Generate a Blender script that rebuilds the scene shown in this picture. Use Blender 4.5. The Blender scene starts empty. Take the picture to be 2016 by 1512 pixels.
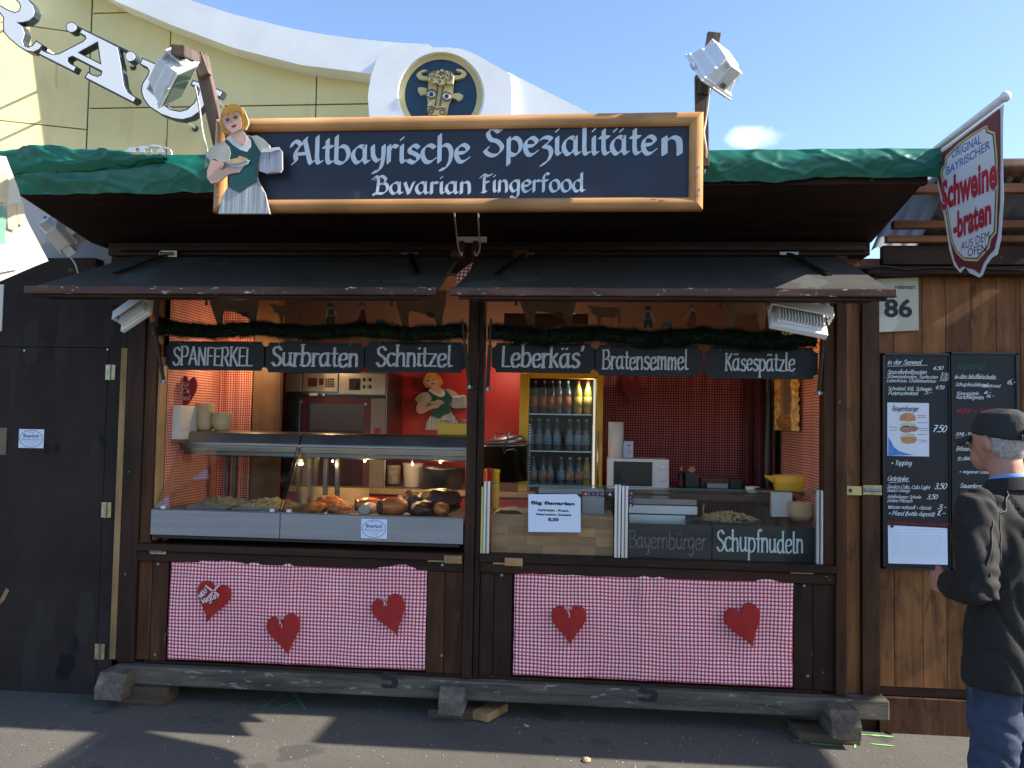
import bpy, math, random
from mathutils import Vector, Matrix, noise
R=math.radians
random.seed(7)
S=bpy.context.scene
COL=S.collection
# ---------------------------------------------------------------- camera
FPX,DIST,HGT=1650.0,4.75,1.65
yaw,pitch,roll=R(5.2),R(2.6),R(1.03)
fw=Vector((-math.sin(yaw)*math.cos(pitch),math.cos(yaw)*math.cos(pitch),math.sin(pitch)))
r0=Vector((math.cos(yaw),math.sin(yaw),0)); u0=r0.cross(fw)
rt=r0*math.cos(roll)+u0*math.sin(roll); up=rt.cross(fw)
CAM=Vector((0,-DIST,HGT))
cd=bpy.data.cameras.new('camera'); cam=bpy.data.objects.new('camera',cd); COL.objects.link(cam)
cd.sensor_width=36; cd.lens=FPX/2016*36; cd.clip_start=.05; cd.clip_end=2000
mw=Matrix((rt,up,-fw)).transposed().to_4x4(); mw.translation=CAM; cam.matrix_world=mw
S.camera=cam
# ---------------------------------------------------------------- light
SUN=Vector((1,-.07,.72)).normalized()
W=bpy.data.worlds.new('World'); S.world=W; W.use_nodes=True
nt=W.node_tree; bg=nt.nodes['Background']
sky=nt.nodes.new('ShaderNodeTexSky'); sky.sky_type='NISHITA'; sky.sun_disc=False
sky.sun_elevation=math.asin(SUN.z); sky.sun_rotation=math.atan2(SUN.x,SUN.y)
sky.air_density=.9; sky.dust_density=1.0; sky.ozone_density=3.2
# one small wisp of cloud and faint high streaks, fixed directions in the sky
tc=nt.nodes.new('ShaderNodeTexCoord')
def wn(t,**k):
    n=nt.nodes.new(t)
    for a,b in k.items(): setattr(n,a,b)
    return n
cdir=(fw*FPX+rt*(1480-1008)-up*(268-756)).normalized()
def wmath(op,a,b=None,c=None):
    n=wn('ShaderNodeMath',operation=op)
    for i,v in enumerate((a,b,c)):
        if v is None: continue
        if isinstance(v,(int,float)): n.inputs[i].default_value=v
        else: nt.links.new(v,n.inputs[i])
    return n.outputs[0]
vs=wn('ShaderNodeVectorMath',operation='SUBTRACT'); nt.links.new(tc.outputs['Generated'],vs.inputs[0]); vs.inputs[1].default_value=cdir
vm=wn('ShaderNodeVectorMath',operation='MULTIPLY'); nt.links.new(vs.outputs[0],vm.inputs[0]); vm.inputs[1].default_value=(30,30,72)
nz=wn('ShaderNodeTexNoise'); nz.inputs['Scale'].default_value=30; nz.inputs['Detail'].default_value=5
nt.links.new(tc.outputs['Generated'],nz.inputs['Vector'])
vl=wn('ShaderNodeVectorMath',operation='LENGTH'); nt.links.new(vm.outputs[0],vl.inputs[0])
d=wmath('SUBTRACT',1.0,vl.outputs['Value']); d=wmath('ADD',d,wmath('MULTIPLY',wmath('SUBTRACT',nz.outputs[0],.5),2.2))
cm=wn('ShaderNodeMath',operation='MULTIPLY',use_clamp=True); nt.links.new(d,cm.inputs[0]); cm.inputs[1].default_value=.42
mx=wn('ShaderNodeMixRGB'); nt.links.new(cm.outputs[0],mx.inputs[0]); nt.links.new(sky.outputs[0],mx.inputs[1]); mx.inputs[2].default_value=(9,9.2,9.6,1)
nt.links.new(mx.outputs[0],bg.inputs[0]); bg.inputs[1].default_value=.115
ld=bpy.data.lights.new('sun','SUN'); lo=bpy.data.objects.new('sun',ld); COL.objects.link(lo)
ld.energy=4.6; ld.angle=R(.53); ld.color=(1,.93,.8); lo.rotation_euler=SUN.to_track_quat('Z','Y').to_euler()
lo.location=(8,-3,8)
S.view_settings.view_transform='Standard'; S.view_settings.look='None'; S.view_settings.gamma=1; S.view_settings.exposure=1.5
S.view_settings.use_curve_mapping=False
S.cycles.max_bounces=8; S.cycles.transparent_max_bounces=16; S.cycles.caustics_reflective=False; S.cycles.caustics_refractive=False
S.cycles.sample_clamp_indirect=4
# ---------------------------------------------------------------- helpers
def ray(x,y): return fw*FPX+rt*(x-1008)-up*(y-756)
def at(x,y,Y):
    d=ray(x,y); return CAM+d*((Y-CAM.y)/d.y)
def atX(x,y,X):
    d=ray(x,y); return CAM+d*((X-CAM.x)/d.x)
def atZ(x,y,Z):
    d=ray(x,y); return CAM+d*((Z-CAM.z)/d.z)
def onp(x,y,p,n):
    d=ray(x,y); return CAM+d*((p-CAM).dot(n)/d.dot(n))
def zz(ox,oy,sc,pts): return [(ox+x/sc,oy+y/sc) for x,y in pts]
BASE={}
class MB:
    def __init__(s): s.v=[];s.f=[]
    def add(s,vs,fs):
        n=len(s.v); s.v+= [Vector(v) for v in vs]; s.f+=[[n+i for i in f] for f in fs]; return s
    def box(s,x0,x1,y0,y1,z0,z1):
        if x0>x1:x0,x1=x1,x0
        if y0>y1:y0,y1=y1,y0
        if z0>z1:z0,z1=z1,z0
        return s.add([(x0,y0,z0),(x1,y0,z0),(x1,y1,z0),(x0,y1,z0),(x0,y0,z1),(x1,y0,z1),(x1,y1,z1),(x0,y1,z1)],
         [(0,3,2,1),(4,5,6,7),(0,1,5,4),(1,2,6,5),(2,3,7,6),(3,0,4,7)])
    def pb(s,x0,y0,x1,y1,Y,th):
        a=at(x0,(y0+y1)/2,Y).x;b=at(x1,(y0+y1)/2,Y).x;c=at((x0+x1)/2,y0,Y).z;d=at((x0+x1)/2,y1,Y).z
        return s.box(a,b,Y,Y+th,d,c)
    def obox(s,c,sx,sy,sz,rot=None):
        c=Vector(c); m=rot or Matrix.Identity(3)
        vs=[c+m@Vector((a*sx/2,b*sy/2,d*sz/2)) for a,b,d in [(-1,-1,-1),(1,-1,-1),(1,1,-1),(-1,1,-1),(-1,-1,1),(1,-1,1),(1,1,1),(-1,1,1)]]
        return s.add(vs,[(0,3,2,1),(4,5,6,7),(0,1,5,4),(1,2,6,5),(2,3,7,6),(3,0,4,7)])
    def beam(s,p,q,w,h,upv=(0,0,1)):
        p=Vector(p);q=Vector(q);d=(q-p);L=d.length;d.normalize();a=d.cross(Vector(upv)).normalized();b=a.cross(d)
        m=Matrix((a,d,b)).transposed(); return s.obox((p+q)/2,w,L,h,m)
    def tube(s,pts,r,n=8,cap=True):
        pts=[Vector(p) for p in pts]; k=len(pts); rr=r if isinstance(r,(list,tuple)) else [r]*k
        base=len(s.v); prev=None
        for i,p in enumerate(pts):
            t=(pts[min(i+1,k-1)]-pts[max(i-1,0)]).normalized()
            a=prev-t*prev.dot(t) if prev is not None else t.cross(Vector((0,0,1)) if abs(t.z)<.9 else Vector((1,0,0)))
            a.normalize(); prev=a; b=t.cross(a)
            for j in range(n):
                an=2*math.pi*j/n; s.v.append(p+a*math.cos(an)*rr[i]+b*math.sin(an)*rr[i])
        for i in range(k-1):
            for j in range(n):
                s.f.append([base+i*n+j,base+i*n+(j+1)%n,base+(i+1)*n+(j+1)%n,base+(i+1)*n+j])
        if cap:
            s.f.append([base+j for j in range(n)][::-1]); s.f.append([base+(k-1)*n+j for j in range(n)])
        return s
    def lathe(s,c,prof,n=16):
        c=Vector(c); base=len(s.v)
        for r,z in prof:
            for j in range(n):
                a=2*math.pi*j/n; s.v.append(c+Vector((r*math.cos(a),r*math.sin(a),z)))
        for i in range(len(prof)-1):
            for j in range(n): s.f.append([base+i*n+j,base+i*n+(j+1)%n,base+(i+1)*n+(j+1)%n,base+(i+1)*n+j])
        if prof[0][0]>1e-5: s.f.append([base+j for j in range(n)][::-1])
        if prof[-1][0]>1e-5: s.f.append([base+(len(prof)-1)*n+j for j in range(n)])
        return s
    def rings(s,rs,n=16,cap=True):
        """rs: list of (center, a vec, b vec)"""
        base=len(s.v)
        for c,a,b in rs:
            c=Vector(c);a=Vector(a);b=Vector(b)
            for j in range(n):
                t=2*math.pi*j/n; s.v.append(c+a*math.cos(t)+b*math.sin(t))
        for i in range(len(rs)-1):
            for j in range(n): s.f.append([base+i*n+j,base+i*n+(j+1)%n,base+(i+1)*n+(j+1)%n,base+(i+1)*n+j])
        if cap:
            s.f.append([base+j for j in range(n)][::-1]); s.f.append([base+(len(rs)-1)*n+j for j in range(n)])
        return s
    def prism(s,pts3,n,t):
        """polygon of 3-D points pushed by vector n*t"""
        pts=[Vector(p) for p in pts3]; o=Vector(n)*t; k=len(pts)
        fs=[list(range(k)),[2*k-1-i for i in range(k)]]+[[i,(i+1)%k,k+(i+1)%k,k+i][::-1] for i in range(k)]
        return s.add(pts+[p+o for p in pts],fs)
    def ppoly(s,px,Y,th): return s.prism([at(x,y,Y) for x,y in px],(0,1,0),th)
    def grid(s,fn,nu,nv):
        base=len(s.v)
        for j in range(nv+1):
            for i in range(nu+1): s.v.append(Vector(fn(i/nu,j/nv)))
        for j in range(nv):
            for i in range(nu):
                a=base+j*(nu+1)+i; s.f.append([a,a+1,a+nu+2,a+nu+1])
        return s
    def ball(s,c,rx,ry,rz,nu=14,nv=8,rot=None,fn=None):
        c=Vector(c); base=len(s.v); m=rot or Matrix.Identity(3)
        for j in range(1,nv):
            ph=math.pi*j/nv
            for i in range(nu):
                th=2*math.pi*i/nu; v=Vector((math.sin(ph)*math.cos(th),math.sin(ph)*math.sin(th),math.cos(ph)))
                k=fn(v) if fn else 1
                s.v.append(c+m@Vector((v.x*rx*k,v.y*ry*k,v.z*rz*k)))
        s.v.append(c+m@Vector((0,0,rz))); s.v.append(c+m@Vector((0,0,-rz))); t=len(s.v)-2; b=t+1
        for j in range(nv-2):
            for i in range(nu): s.f.append([base+j*nu+i,base+(j+1)*nu+i,base+(j+1)*nu+(i+1)%nu,base+j*nu+(i+1)%nu])
        for i in range(nu):
            s.f.append([t,base+i,base+(i+1)%nu]); s.f.append([b,base+(nv-2)*nu+(i+1)%nu,base+(nv-2)*nu+i])
        return s
    def quad(s,a,b,c,d): return s.add([a,b,c,d],[(0,1,2,3)])
    def build(s,name,m,parent=None,bevel=0,smooth=False,recalc=True):
        me=bpy.data.meshes.new(name)
        if parent is not None: b=BASE[parent.name]
        else:
            if s.v:
                xs=[v.x for v in s.v];ys=[v.y for v in s.v];zs=[v.z for v in s.v]
                b=Vector(((min(xs)+max(xs))/2,(min(ys)+max(ys))/2,min(zs)))
            else: b=Vector((0,0,0))
        me.from_pydata([tuple(v-b) for v in s.v],[],s.f)
        me.validate()
        if smooth: me.polygons.foreach_set('use_smooth',[True]*len(me.polygons))
        if recalc:
            import bmesh
            bm=bmesh.new(); bm.from_mesh(me); bmesh.ops.recalc_face_normals(bm,faces=bm.faces); bm.to_mesh(me); bm.free()
        if m: me.materials.append(m)
        o=bpy.data.objects.new(name,me); COL.objects.link(o)
        if parent is not None: o.parent=parent
        else: o.location=b
        BASE[o.name]=b
        if bevel:
            bv=o.modifiers.new('bevel','BEVEL'); bv.width=bevel; bv.segments=2; bv.limit_method='ANGLE'; bv.angle_limit=R(40)
        return o
def tag(o,label=None,cat=None,group=None,kind=None):
    if label: o['label']=label
    if cat: o['category']=cat
    if group: o['group']=group
    if kind: o['kind']=kind
    return o
def thing(name,loc,label,cat,group=None):
    o=bpy.data.objects.new(name,None); COL.objects.link(o); o.location=loc; o.empty_display_size=.05
    BASE[o.name]=Vector(loc); return tag(o,label,cat,group)
def children(o): return [c for c in list(COL.objects) if c.parent==o]
def copy_tree(o,parent=None):
    c=o.copy(); COL.objects.link(c); c.parent=parent; BASE[c.name]=BASE.get(o.name,Vector())
    for ch in children(o): copy_tree(ch,c)
    return c
def dup(o,loc,label,rz=None):
    c=copy_tree(o); c.location=loc; c['label']=label
    if rz is not None: c.rotation_euler=(0,0,rz)
    return c
# ---------------------------------------------------------------- materials
def NODE(t,ty,**k):
    n=t.nodes.new(ty)
    for a,b in k.items(): setattr(n,a,b)
    return n
def base_mat(name):
    m=bpy.data.materials.new(name); m.use_nodes=True; t=m.node_tree; p=t.nodes['Principled BSDF']; return m,t,p
def mat(name,c,rough=.6,metal=0,var=.15,scale=6,bump=0,bscale=60,stretch=(1,1,1),spec=.5,dots=None,c2=None,emit=0,coat=0,trans=0,ior=1.45,sheen=0):
    m,t,p=base_mat(name)
    c=tuple(c)
    tcn=NODE(t,'ShaderNodeTexCoord'); mp=NODE(t,'ShaderNodeMapping'); mp.inputs['Scale'].default_value=stretch
    t.links.new(tcn.outputs['Object'],mp.inputs[0])
    n1=NODE(t,'ShaderNodeTexNoise'); n1.inputs['Scale'].default_value=scale; n1.inputs['Detail'].default_value=7; n1.inputs['Roughness'].default_value=.62
    t.links.new(mp.outputs[0],n1.inputs['Vector'])
    mr=NODE(t,'ShaderNodeMapRange'); mr.inputs[1].default_value=.3; mr.inputs[2].default_value=.7
    t.links.new(n1.outputs[0],mr.inputs[0])
    a=[max(0,v*(1-var)) for v in c]; b=[v*(1+var) for v in c]
    if c2: a=list(c2)
    mix=NODE(t,'ShaderNodeMixRGB'); t.links.new(mr.outputs[0],mix.inputs[0]); mix.inputs[1].default_value=(*a,1); mix.inputs[2].default_value=(*b,1)
    out=mix.outputs[0]
    if dots:
        for (dc,th,ds,st) in (dots if isinstance(dots[0],(list,tuple)) and isinstance(dots[0][0],(list,tuple)) else [dots]):
            mp2=NODE(t,'ShaderNodeMapping'); mp2.inputs['Scale'].default_value=st; t.links.new(tcn.outputs['Object'],mp2.inputs[0])
            n2=NODE(t,'ShaderNodeTexNoise'); n2.inputs['Scale'].default_value=ds; n2.inputs['Detail'].default_value=3; t.links.new(mp2.outputs[0],n2.inputs['Vector'])
            m2=NODE(t,'ShaderNodeMapRange'); m2.inputs[1].default_value=th; m2.inputs[2].default_value=th+.03; t.links.new(n2.outputs[0],m2.inputs[0])
            x2=NODE(t,'ShaderNodeMixRGB'); t.links.new(m2.outputs[0],x2.inputs[0]); t.links.new(out,x2.inputs[1]); x2.inputs[2].default_value=(*dc,1); out=x2.outputs[0]
    t.links.new(out,p.inputs['Base Color'])
    rr=NODE(t,'ShaderNodeMapRange'); rr.inputs[3].default_value=max(.02,rough*.85); rr.inputs[4].default_value=min(1,rough*1.15); t.links.new(n1.outputs[0],rr.inputs[0]); t.links.new(rr.outputs[0],p.inputs['Roughness'])
    p.inputs['Metallic'].default_value=metal; p.inputs['Specular IOR Level'].default_value=spec
    p.inputs['Coat Weight'].default_value=coat; p.inputs['Transmission Weight'].default_value=trans; p.inputs['IOR'].default_value=ior
    if sheen: p.inputs['Sheen Weight'].default_value=sheen
    if emit: p.inputs['Emission Color'].default_value=(*c,1); p.inputs['Emission Strength'].default_value=emit
    if bump:
        n3=NODE(t,'ShaderNodeTexNoise'); n3.inputs['Scale'].default_value=bscale; n3.inputs['Detail'].default_value=6; t.links.new(mp.outputs[0],n3.inputs['Vector'])
        bp=NODE(t,'ShaderNodeBump'); bp.inputs['Strength'].default_value=bump; bp.inputs['Distance'].default_value=.01; t.links.new(n3.outputs[0],bp.inputs['Height']); t.links.new(bp.outputs[0],p.inputs['Normal'])
    return m
def wood(name,c,c2,ax='x',rough=.6,chips=None,scale=3.,bump=.35,knots=False,stripes=1.0):
    """stained timber, grain along ax"""
    m,t,p=base_mat(name)
    tcn=NODE(t,'ShaderNodeTexCoord'); oi=NODE(t,'ShaderNodeObjectInfo')
    cr=NODE(t,'ShaderNodeCombineXYZ'); mu=NODE(t,'ShaderNodeMath',operation='MULTIPLY'); mu.inputs[1].default_value=37.; t.links.new(oi.outputs['Random'],mu.inputs[0])
    for i in range(3): t.links.new(mu.outputs[0],cr.inputs[i])
    ad=NODE(t,'ShaderNodeVectorMath',operation='ADD'); t.links.new(tcn.outputs['Object'],ad.inputs[0]); t.links.new(cr.outputs[0],ad.inputs[1])
    st={'x':(.5,6,6),'y':(6,.5,6),'z':(6,6,.5)}[ax]
    mp=NODE(t,'ShaderNodeMapping'); mp.inputs['Scale'].default_value=st; t.links.new(ad.outputs[0],mp.inputs[0])
    n1=NODE(t,'ShaderNodeTexNoise'); n1.inputs['Scale'].default_value=scale; n1.inputs['Detail'].default_value=9; n1.inputs['Roughness'].default_value=.68; n1.inputs['Distortion'].default_value=.6
    t.links.new(mp.outputs[0],n1.inputs['Vector'])
    mr=NODE(t,'ShaderNodeMapRange'); mr.inputs[1].default_value=.32; mr.inputs[2].default_value=.68; t.links.new(n1.outputs[0],mr.inputs[0])
    mix=NODE(t,'ShaderNodeMixRGB'); t.links.new(mr.outputs[0],mix.inputs[0]); mix.inputs[1].default_value=(*c2,1); mix.inputs[2].default_value=(*c,1)
    # big patches
    n4=NODE(t,'ShaderNodeTexNoise'); n4.inputs['Scale'].default_value=2.2; n4.inputs['Detail'].default_value=3; t.links.new(ad.outputs[0],n4.inputs['Vector'])
    m4=NODE(t,'ShaderNodeMapRange'); m4.inputs[1].default_value=.3; m4.inputs[2].default_value=.7; m4.inputs[3].default_value=.62; m4.inputs[4].default_value=1.3; t.links.new(n4.outputs[0],m4.inputs[0])
    x4=NODE(t,'ShaderNodeMixRGB',blend_type='MULTIPLY'); x4.inputs[0].default_value=1; t.links.new(mix.outputs[0],x4.inputs[1])
    cb=NODE(t,'ShaderNodeCombineXYZ')
    # per-object tone
    pm=NODE(t,'ShaderNodeMapRange'); pm.inputs[3].default_value=.82; pm.inputs[4].default_value=1.18; t.links.new(oi.outputs['Random'],pm.inputs[0])
    mm=NODE(t,'ShaderNodeMath',operation='MULTIPLY'); t.links.new(m4.outputs[0],mm.inputs[0]); t.links.new(pm.outputs[0],mm.inputs[1])
    for i in range(3): t.links.new(mm.outputs[0],cb.inputs[i])
    t.links.new(cb.outputs[0],x4.inputs[2]); out=x4.outputs[0]
    if knots:
        mk=NODE(t,'ShaderNodeMapping'); mk.inputs['Scale'].default_value={'x':(2.2,6,6),'y':(6,2.2,6),'z':(7,7,2.6)}[ax]; t.links.new(ad.outputs[0],mk.inputs[0])
        vk=NODE(t,'ShaderNodeTexNoise'); vk.inputs['Scale'].default_value=1.6; vk.inputs['Detail'].default_value=4; vk.inputs['Distortion'].default_value=1.2; t.links.new(mk.outputs[0],vk.inputs['Vector'])
        k2=NODE(t,'ShaderNodeMapRange'); k2.inputs[1].default_value=.54; k2.inputs[2].default_value=.72; k2.inputs[3].default_value=0; k2.inputs[4].default_value=.75; t.links.new(vk.outputs[0],k2.inputs[0])
        xk=NODE(t,'ShaderNodeMixRGB'); t.links.new(k2.outputs[0],xk.inputs[0]); t.links.new(out,xk.inputs[1]); xk.inputs[2].default_value=(*[v*.35 for v in c2],1); out=xk.outputs[0]
    if chips:
        cc,th,sc=chips
        mp5=NODE(t,'ShaderNodeMapping'); mp5.inputs['Scale'].default_value={'x':(.45,1.6,1.6),'y':(1.6,.45,1.6),'z':(1.6,1.6,.45)}[ax]; t.links.new(ad.outputs[0],mp5.inputs[0])
        n5=NODE(t,'ShaderNodeTexNoise'); n5.inputs['Scale'].default_value=sc; n5.inputs['Detail'].default_value=4; n5.inputs['Roughness'].default_value=.7; t.links.new(mp5.outputs[0],n5.inputs['Vector'])
        m5=NODE(t,'ShaderNodeMapRange'); m5.inputs[1].default_value=th; m5.inputs[2].default_value=th+.02; t.links.new(n5.outputs[0],m5.inputs[0])
        x5=NODE(t,'ShaderNodeMixRGB'); t.links.new(m5.outputs[0],x5.inputs[0]); t.links.new(out,x5.inputs[1]); x5.inputs[2].default_value=(*cc,1); out=x5.outputs[0]
    t.links.new(out,p.inputs['Base Color']); p.inputs['Roughness'].default_value=rough; p.inputs['Specular IOR Level'].default_value=.22
    bp=NODE(t,'ShaderNodeBump'); bp.inputs['Strength'].default_value=bump; bp.inputs['Distance'].default_value=.006; t.links.new(n1.outputs[0],bp.inputs['Height']); t.links.new(bp.outputs[0],p.inputs['Normal'])
    return m
def gingham(name,pitch,ua,va,cw,cmid,cd,warp=.004,ws=5.,glow=0):
    m,t,p=base_mat(name)
    tcn=NODE(t,'ShaderNodeTexCoord'); nz=NODE(t,'ShaderNodeTexNoise'); nz.inputs['Scale'].default_value=ws; nz.inputs['Detail'].default_value=2; t.links.new(tcn.outputs['Object'],nz.inputs['Vector'])
    sb=NODE(t,'ShaderNodeVectorMath',operation='SUBTRACT'); t.links.new(nz.outputs['Color'],sb.inputs[0]); sb.inputs[1].default_value=(.5,.5,.5)
    sc=NODE(t,'ShaderNodeVectorMath',operation='SCALE'); t.links.new(sb.outputs[0],sc.inputs[0]); sc.inputs['Scale'].default_value=warp*4
    ad=NODE(t,'ShaderNodeVectorMath',operation='ADD'); t.links.new(tcn.outputs['Object'],ad.inputs[0]); t.links.new(sc.outputs[0],ad.inputs[1])
    sp=NODE(t,'ShaderNodeSeparateXYZ'); t.links.new(ad.outputs[0],sp.inputs[0])
    outs=[]
    for a in (ua,va):
        f=NODE(t,'ShaderNodeMath',operation='MULTIPLY'); t.links.new(sp.outputs['XYZ'.index(a)],f.inputs[0]); f.inputs[1].default_value=2*math.pi/pitch
        s_=NODE(t,'ShaderNodeMath',operation='SINE'); t.links.new(f.outputs[0],s_.inputs[0])
        r=NODE(t,'ShaderNodeMapRange'); r.inputs[1].default_value=-.02; r.inputs[2].default_value=.34; t.links.new(s_.outputs[0],r.inputs[0]); outs.append(r.outputs[0])
    av=NODE(t,'ShaderNodeMath',operation='ADD'); t.links.new(outs[0],av.inputs[0]); t.links.new(outs[1],av.inputs[1])
    hf=NODE(t,'ShaderNodeMath',operation='MULTIPLY'); hf.inputs[1].default_value=.5; t.links.new(av.outputs[0],hf.inputs[0])
    cr=NODE(t,'ShaderNodeValToRGB'); e=cr.color_ramp.elements; e[0].position=0; e[0].color=(*cw,1); e[1].position=1; e[1].color=(*cd,1); k=e.new(.5); k.color=(*cmid,1)
    t.links.new(hf.outputs[0],cr.inputs[0])
    n2=NODE(t,'ShaderNodeTexNoise'); n2.inputs['Scale'].default_value=3; n2.inputs['Detail'].default_value=5; t.links.new(tcn.outputs['Object'],n2.inputs['Vector'])
    m2=NODE(t,'ShaderNodeMapRange'); m2.inputs[3].default_value=.8; m2.inputs[4].default_value=1.15; t.links.new(n2.outputs[0],m2.inputs[0])
    x=NODE(t,'ShaderNodeVectorMath',operation='SCALE'); t.links.new(cr.outputs[0],x.inputs[0]); t.links.new(m2.outputs[0],x.inputs['Scale'])
    t.links.new(x.outputs[0],p.inputs['Base Color']); p.inputs['Roughness'].default_value=.75
    return m
def glassm(name,tint=(.97,.985,.975),rough=.02,fres=1.0,base=.0,k=.4):
    m=bpy.data.materials.new(name); m.use_nodes=True; t=m.node_tree; t.nodes.clear()
    o=NODE(t,'ShaderNodeOutputMaterial'); tr=NODE(t,'ShaderNodeBsdfTransparent'); tr.inputs[0].default_value=(*tint,1)
    gl=NODE(t,'ShaderNodeBsdfGlossy'); gl.inputs['Roughness'].default_value=rough
    lw=NODE(t,'ShaderNodeLayerWeight'); lw.inputs[0].default_value=.35*fres
    nzn=NODE(t,'ShaderNodeTexNoise'); nzn.inputs['Scale'].default_value=5; nzn.inputs['Detail'].default_value=6
    df=NODE(t,'ShaderNodeBsdfDiffuse'); df.inputs[0].default_value=(.6,.62,.62,1)
    mr=NODE(t,'ShaderNodeMapRange'); mr.inputs[1].default_value=.4; mr.inputs[2].default_value=.8; mr.inputs[3].default_value=.0; mr.inputs[4].default_value=.03; t.links.new(nzn.outputs[0],mr.inputs[0])
    m0=NODE(t,'ShaderNodeMixShader'); t.links.new(mr.outputs[0],m0.inputs[0]); t.links.new(tr.outputs[0],m0.inputs[1]); t.links.new(df.outputs[0],m0.inputs[2])
    ml=NODE(t,'ShaderNodeMath',operation='MULTIPLY_ADD',use_clamp=True); t.links.new(lw.outputs['Fresnel'],ml.inputs[0]); ml.inputs[1].default_value=k; ml.inputs[2].default_value=base
    mx=NODE(t,'ShaderNodeMixShader'); t.links.new(ml.outputs[0],mx.inputs[0]); t.links.new(m0.outputs[0],mx.inputs[1]); t.links.new(gl.outputs[0],mx.inputs[2]); t.links.new(mx.outputs[0],o.inputs[0])
    return m
def emis(name,c,s):
    m=bpy.data.materials.new(name); m.use_nodes=True; t=m.node_tree; t.nodes.clear()
    o=NODE(t,'ShaderNodeOutputMaterial'); e=NODE(t,'ShaderNodeEmission'); e.inputs[0].default_value=(*c,1); e.inputs[1].default_value=s; t.links.new(e.outputs[0],o.inputs[0]); return m
CH=((.42,.33,.24),.70,30)
M={}
M['dwx']=wood('dark_stained_wood_x',(.048,.020,.011),(.016,.007,.004),'x',.6,CH)
M['dwz']=wood('dark_stained_wood_z',(.050,.021,.012),(.016,.007,.004),'z',.6,CH)
M['dwz2']=wood('brown_stained_wood_z',(.105,.040,.016),(.034,.013,.006),'z',.6,((.42,.33,.24),.70,26))
M['dwy']=wood('dark_stained_wood_y',(.045,.022,.014),(.017,.009,.006),'y',.55,CH)
M['rimx']=wood('worn_rim_wood_x',(.12,.068,.05),(.045,.022,.016),'x',.45,((.60,.52,.44),.625,36))
M['soffit']=wood('soffit_wood',(.036,.018,.013),(.015,.008,.007),'x',.6)
M['soffity']=wood('soffit_wood_trim',(.05,.022,.014),(.02,.01,.008),'x',.6)
M['plank']=wood('brown_plank',(.29,.125,.042),(.09,.036,.013),'z',.6,None,2.2,.35,True)
M['plankd']=wood('dark_brown_batten',(.095,.040,.017),(.036,.015,.008),'z',.5,None,3,.3,True)
M['greyx']=wood('weathered_grey_beam',(.17,.145,.115),(.055,.047,.038),'x',.85,((.25,.225,.19),.60,16),4.5,1.0)
M['greyy']=wood('weathered_grey_skid',(.17,.14,.11),(.055,.045,.035),'y',.85,((.28,.25,.2),.7,16),3.5,.8)
M['block']=wood('support_block_wood',(.15,.105,.066),(.06,.043,.028),'x',.85,None,3,.6)
M['pale']=wood('pale_batten',(.42,.26,.12),(.24,.14,.06),'z',.6,None,2)
M['frame']=wood('orange_varnished_rail_x',(.58,.31,.13),(.33,.16,.06),'x',.45,((.12,.06,.03),.74,20),1.6,.15)
M['framez']=wood('orange_varnished_rail_z',(.62,.32,.12),(.36,.16,.05),'z',.32,((.12,.06,.03),.70,22),1.6,.15)
M['tim']=wood('old_timber_pole',(.17,.125,.105),(.07,.05,.042),'z',.8,None,3,.6)
M['ply']=wood('plywood_panel',(.22,.12,.055),(.14,.075,.033),'z',.5,None,1.5,.1)
M['oak']=wood('light_board',(.52,.29,.13),(.36,.19,.085),'x',.45,None,3,.1)
M['worktop']=wood('worktop',(.42,.30,.18),(.3,.2,.12),'x',.4,None,2,.05)
M['bwork']=wood('brown_shelf',(.15,.07,.03),(.07,.03,.015),'x',.35,None,2,.1)
M['slate']=mat('chalkboard_slate',(.007,.009,.014),.6,var=.35,scale=3,dots=((.05,.055,.065),.72,9,(1,1,1)))
M['slateb']=mat('sign_board_blue_black',(.012,.019,.036),.45,var=.25,scale=2,dots=((.035,.045,.06),.7,6,(1,1,1)))
M['chalk']=mat('chalk_lettering',(.50,.54,.58),.9,var=.35,scale=60)
M['chalkd']=mat('thin_chalk',(.22,.21,.22),.9,var=.5,scale=50)
M['chalkw']=mat('white_chalk_marker',(.72,.8,.8),.8,var=.15,scale=60)
M['chalkr']=mat('red_chalk',(.34,.035,.045),.9,var=.3,scale=60)
M['chalkg']=mat('green_chalk',(.03,.12,.09),.9,var=.3,scale=60)
M['signw']=mat('pale_painted_lettering',(.55,.62,.68),.5,var=.1,scale=8)
M['felt']=mat('roofing_felt',(.036,.034,.032),.9,var=.28,scale=5,bump=.25,bscale=90,dots=((.055,.058,.058),.6,3,(1,1,1)))
M['steel']=mat('brushed_steel',(.27,.29,.33),.4,1.0,var=.12,scale=3,stretch=(.3,1,8),spec=.4)
M['steeld']=mat('dark_steel',(.2,.2,.2),.3,1.0,var=.2,scale=4)
M['warmsteel']=mat('warm_steel',(.30,.26,.22),.33,1.0,var=.15,scale=4)
M['alu']=mat('aluminium_profile',(.62,.65,.68),.35,.9,var=.06,scale=3)
M['brass']=mat('galvanised_hinge',(.42,.36,.2),.4,.9,var=.35,scale=30)
M['lampw']=mat('white_lamp_housing',(.72,.73,.74),.35,var=.05,scale=4)
M['lampg']=mat('lamp_glass',(.04,.08,.07),.1,var=.1)
M['tarp']=mat('green_tarpaulin',(.005,.125,.082),.38,var=.35,scale=3,bump=.3,bscale=9,spec=.6)
M['cable']=mat('grey_cable',(.55,.55,.5),.5,var=.05)
M['blackp']=mat('black_plastic',(.012,.012,.013),.35,var=.1)
M['red']=mat('red_painted_wall',(.40,.018,.018),.5,var=.12,scale=2)
M['peach']=mat('peach_painted_wall',(.27,.155,.115),.7,var=.08,scale=2)
M['heart']=mat('red_wooden_heart',(.34,.012,.010),.65,var=.18,scale=14,bump=.1,bscale=90)
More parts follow.
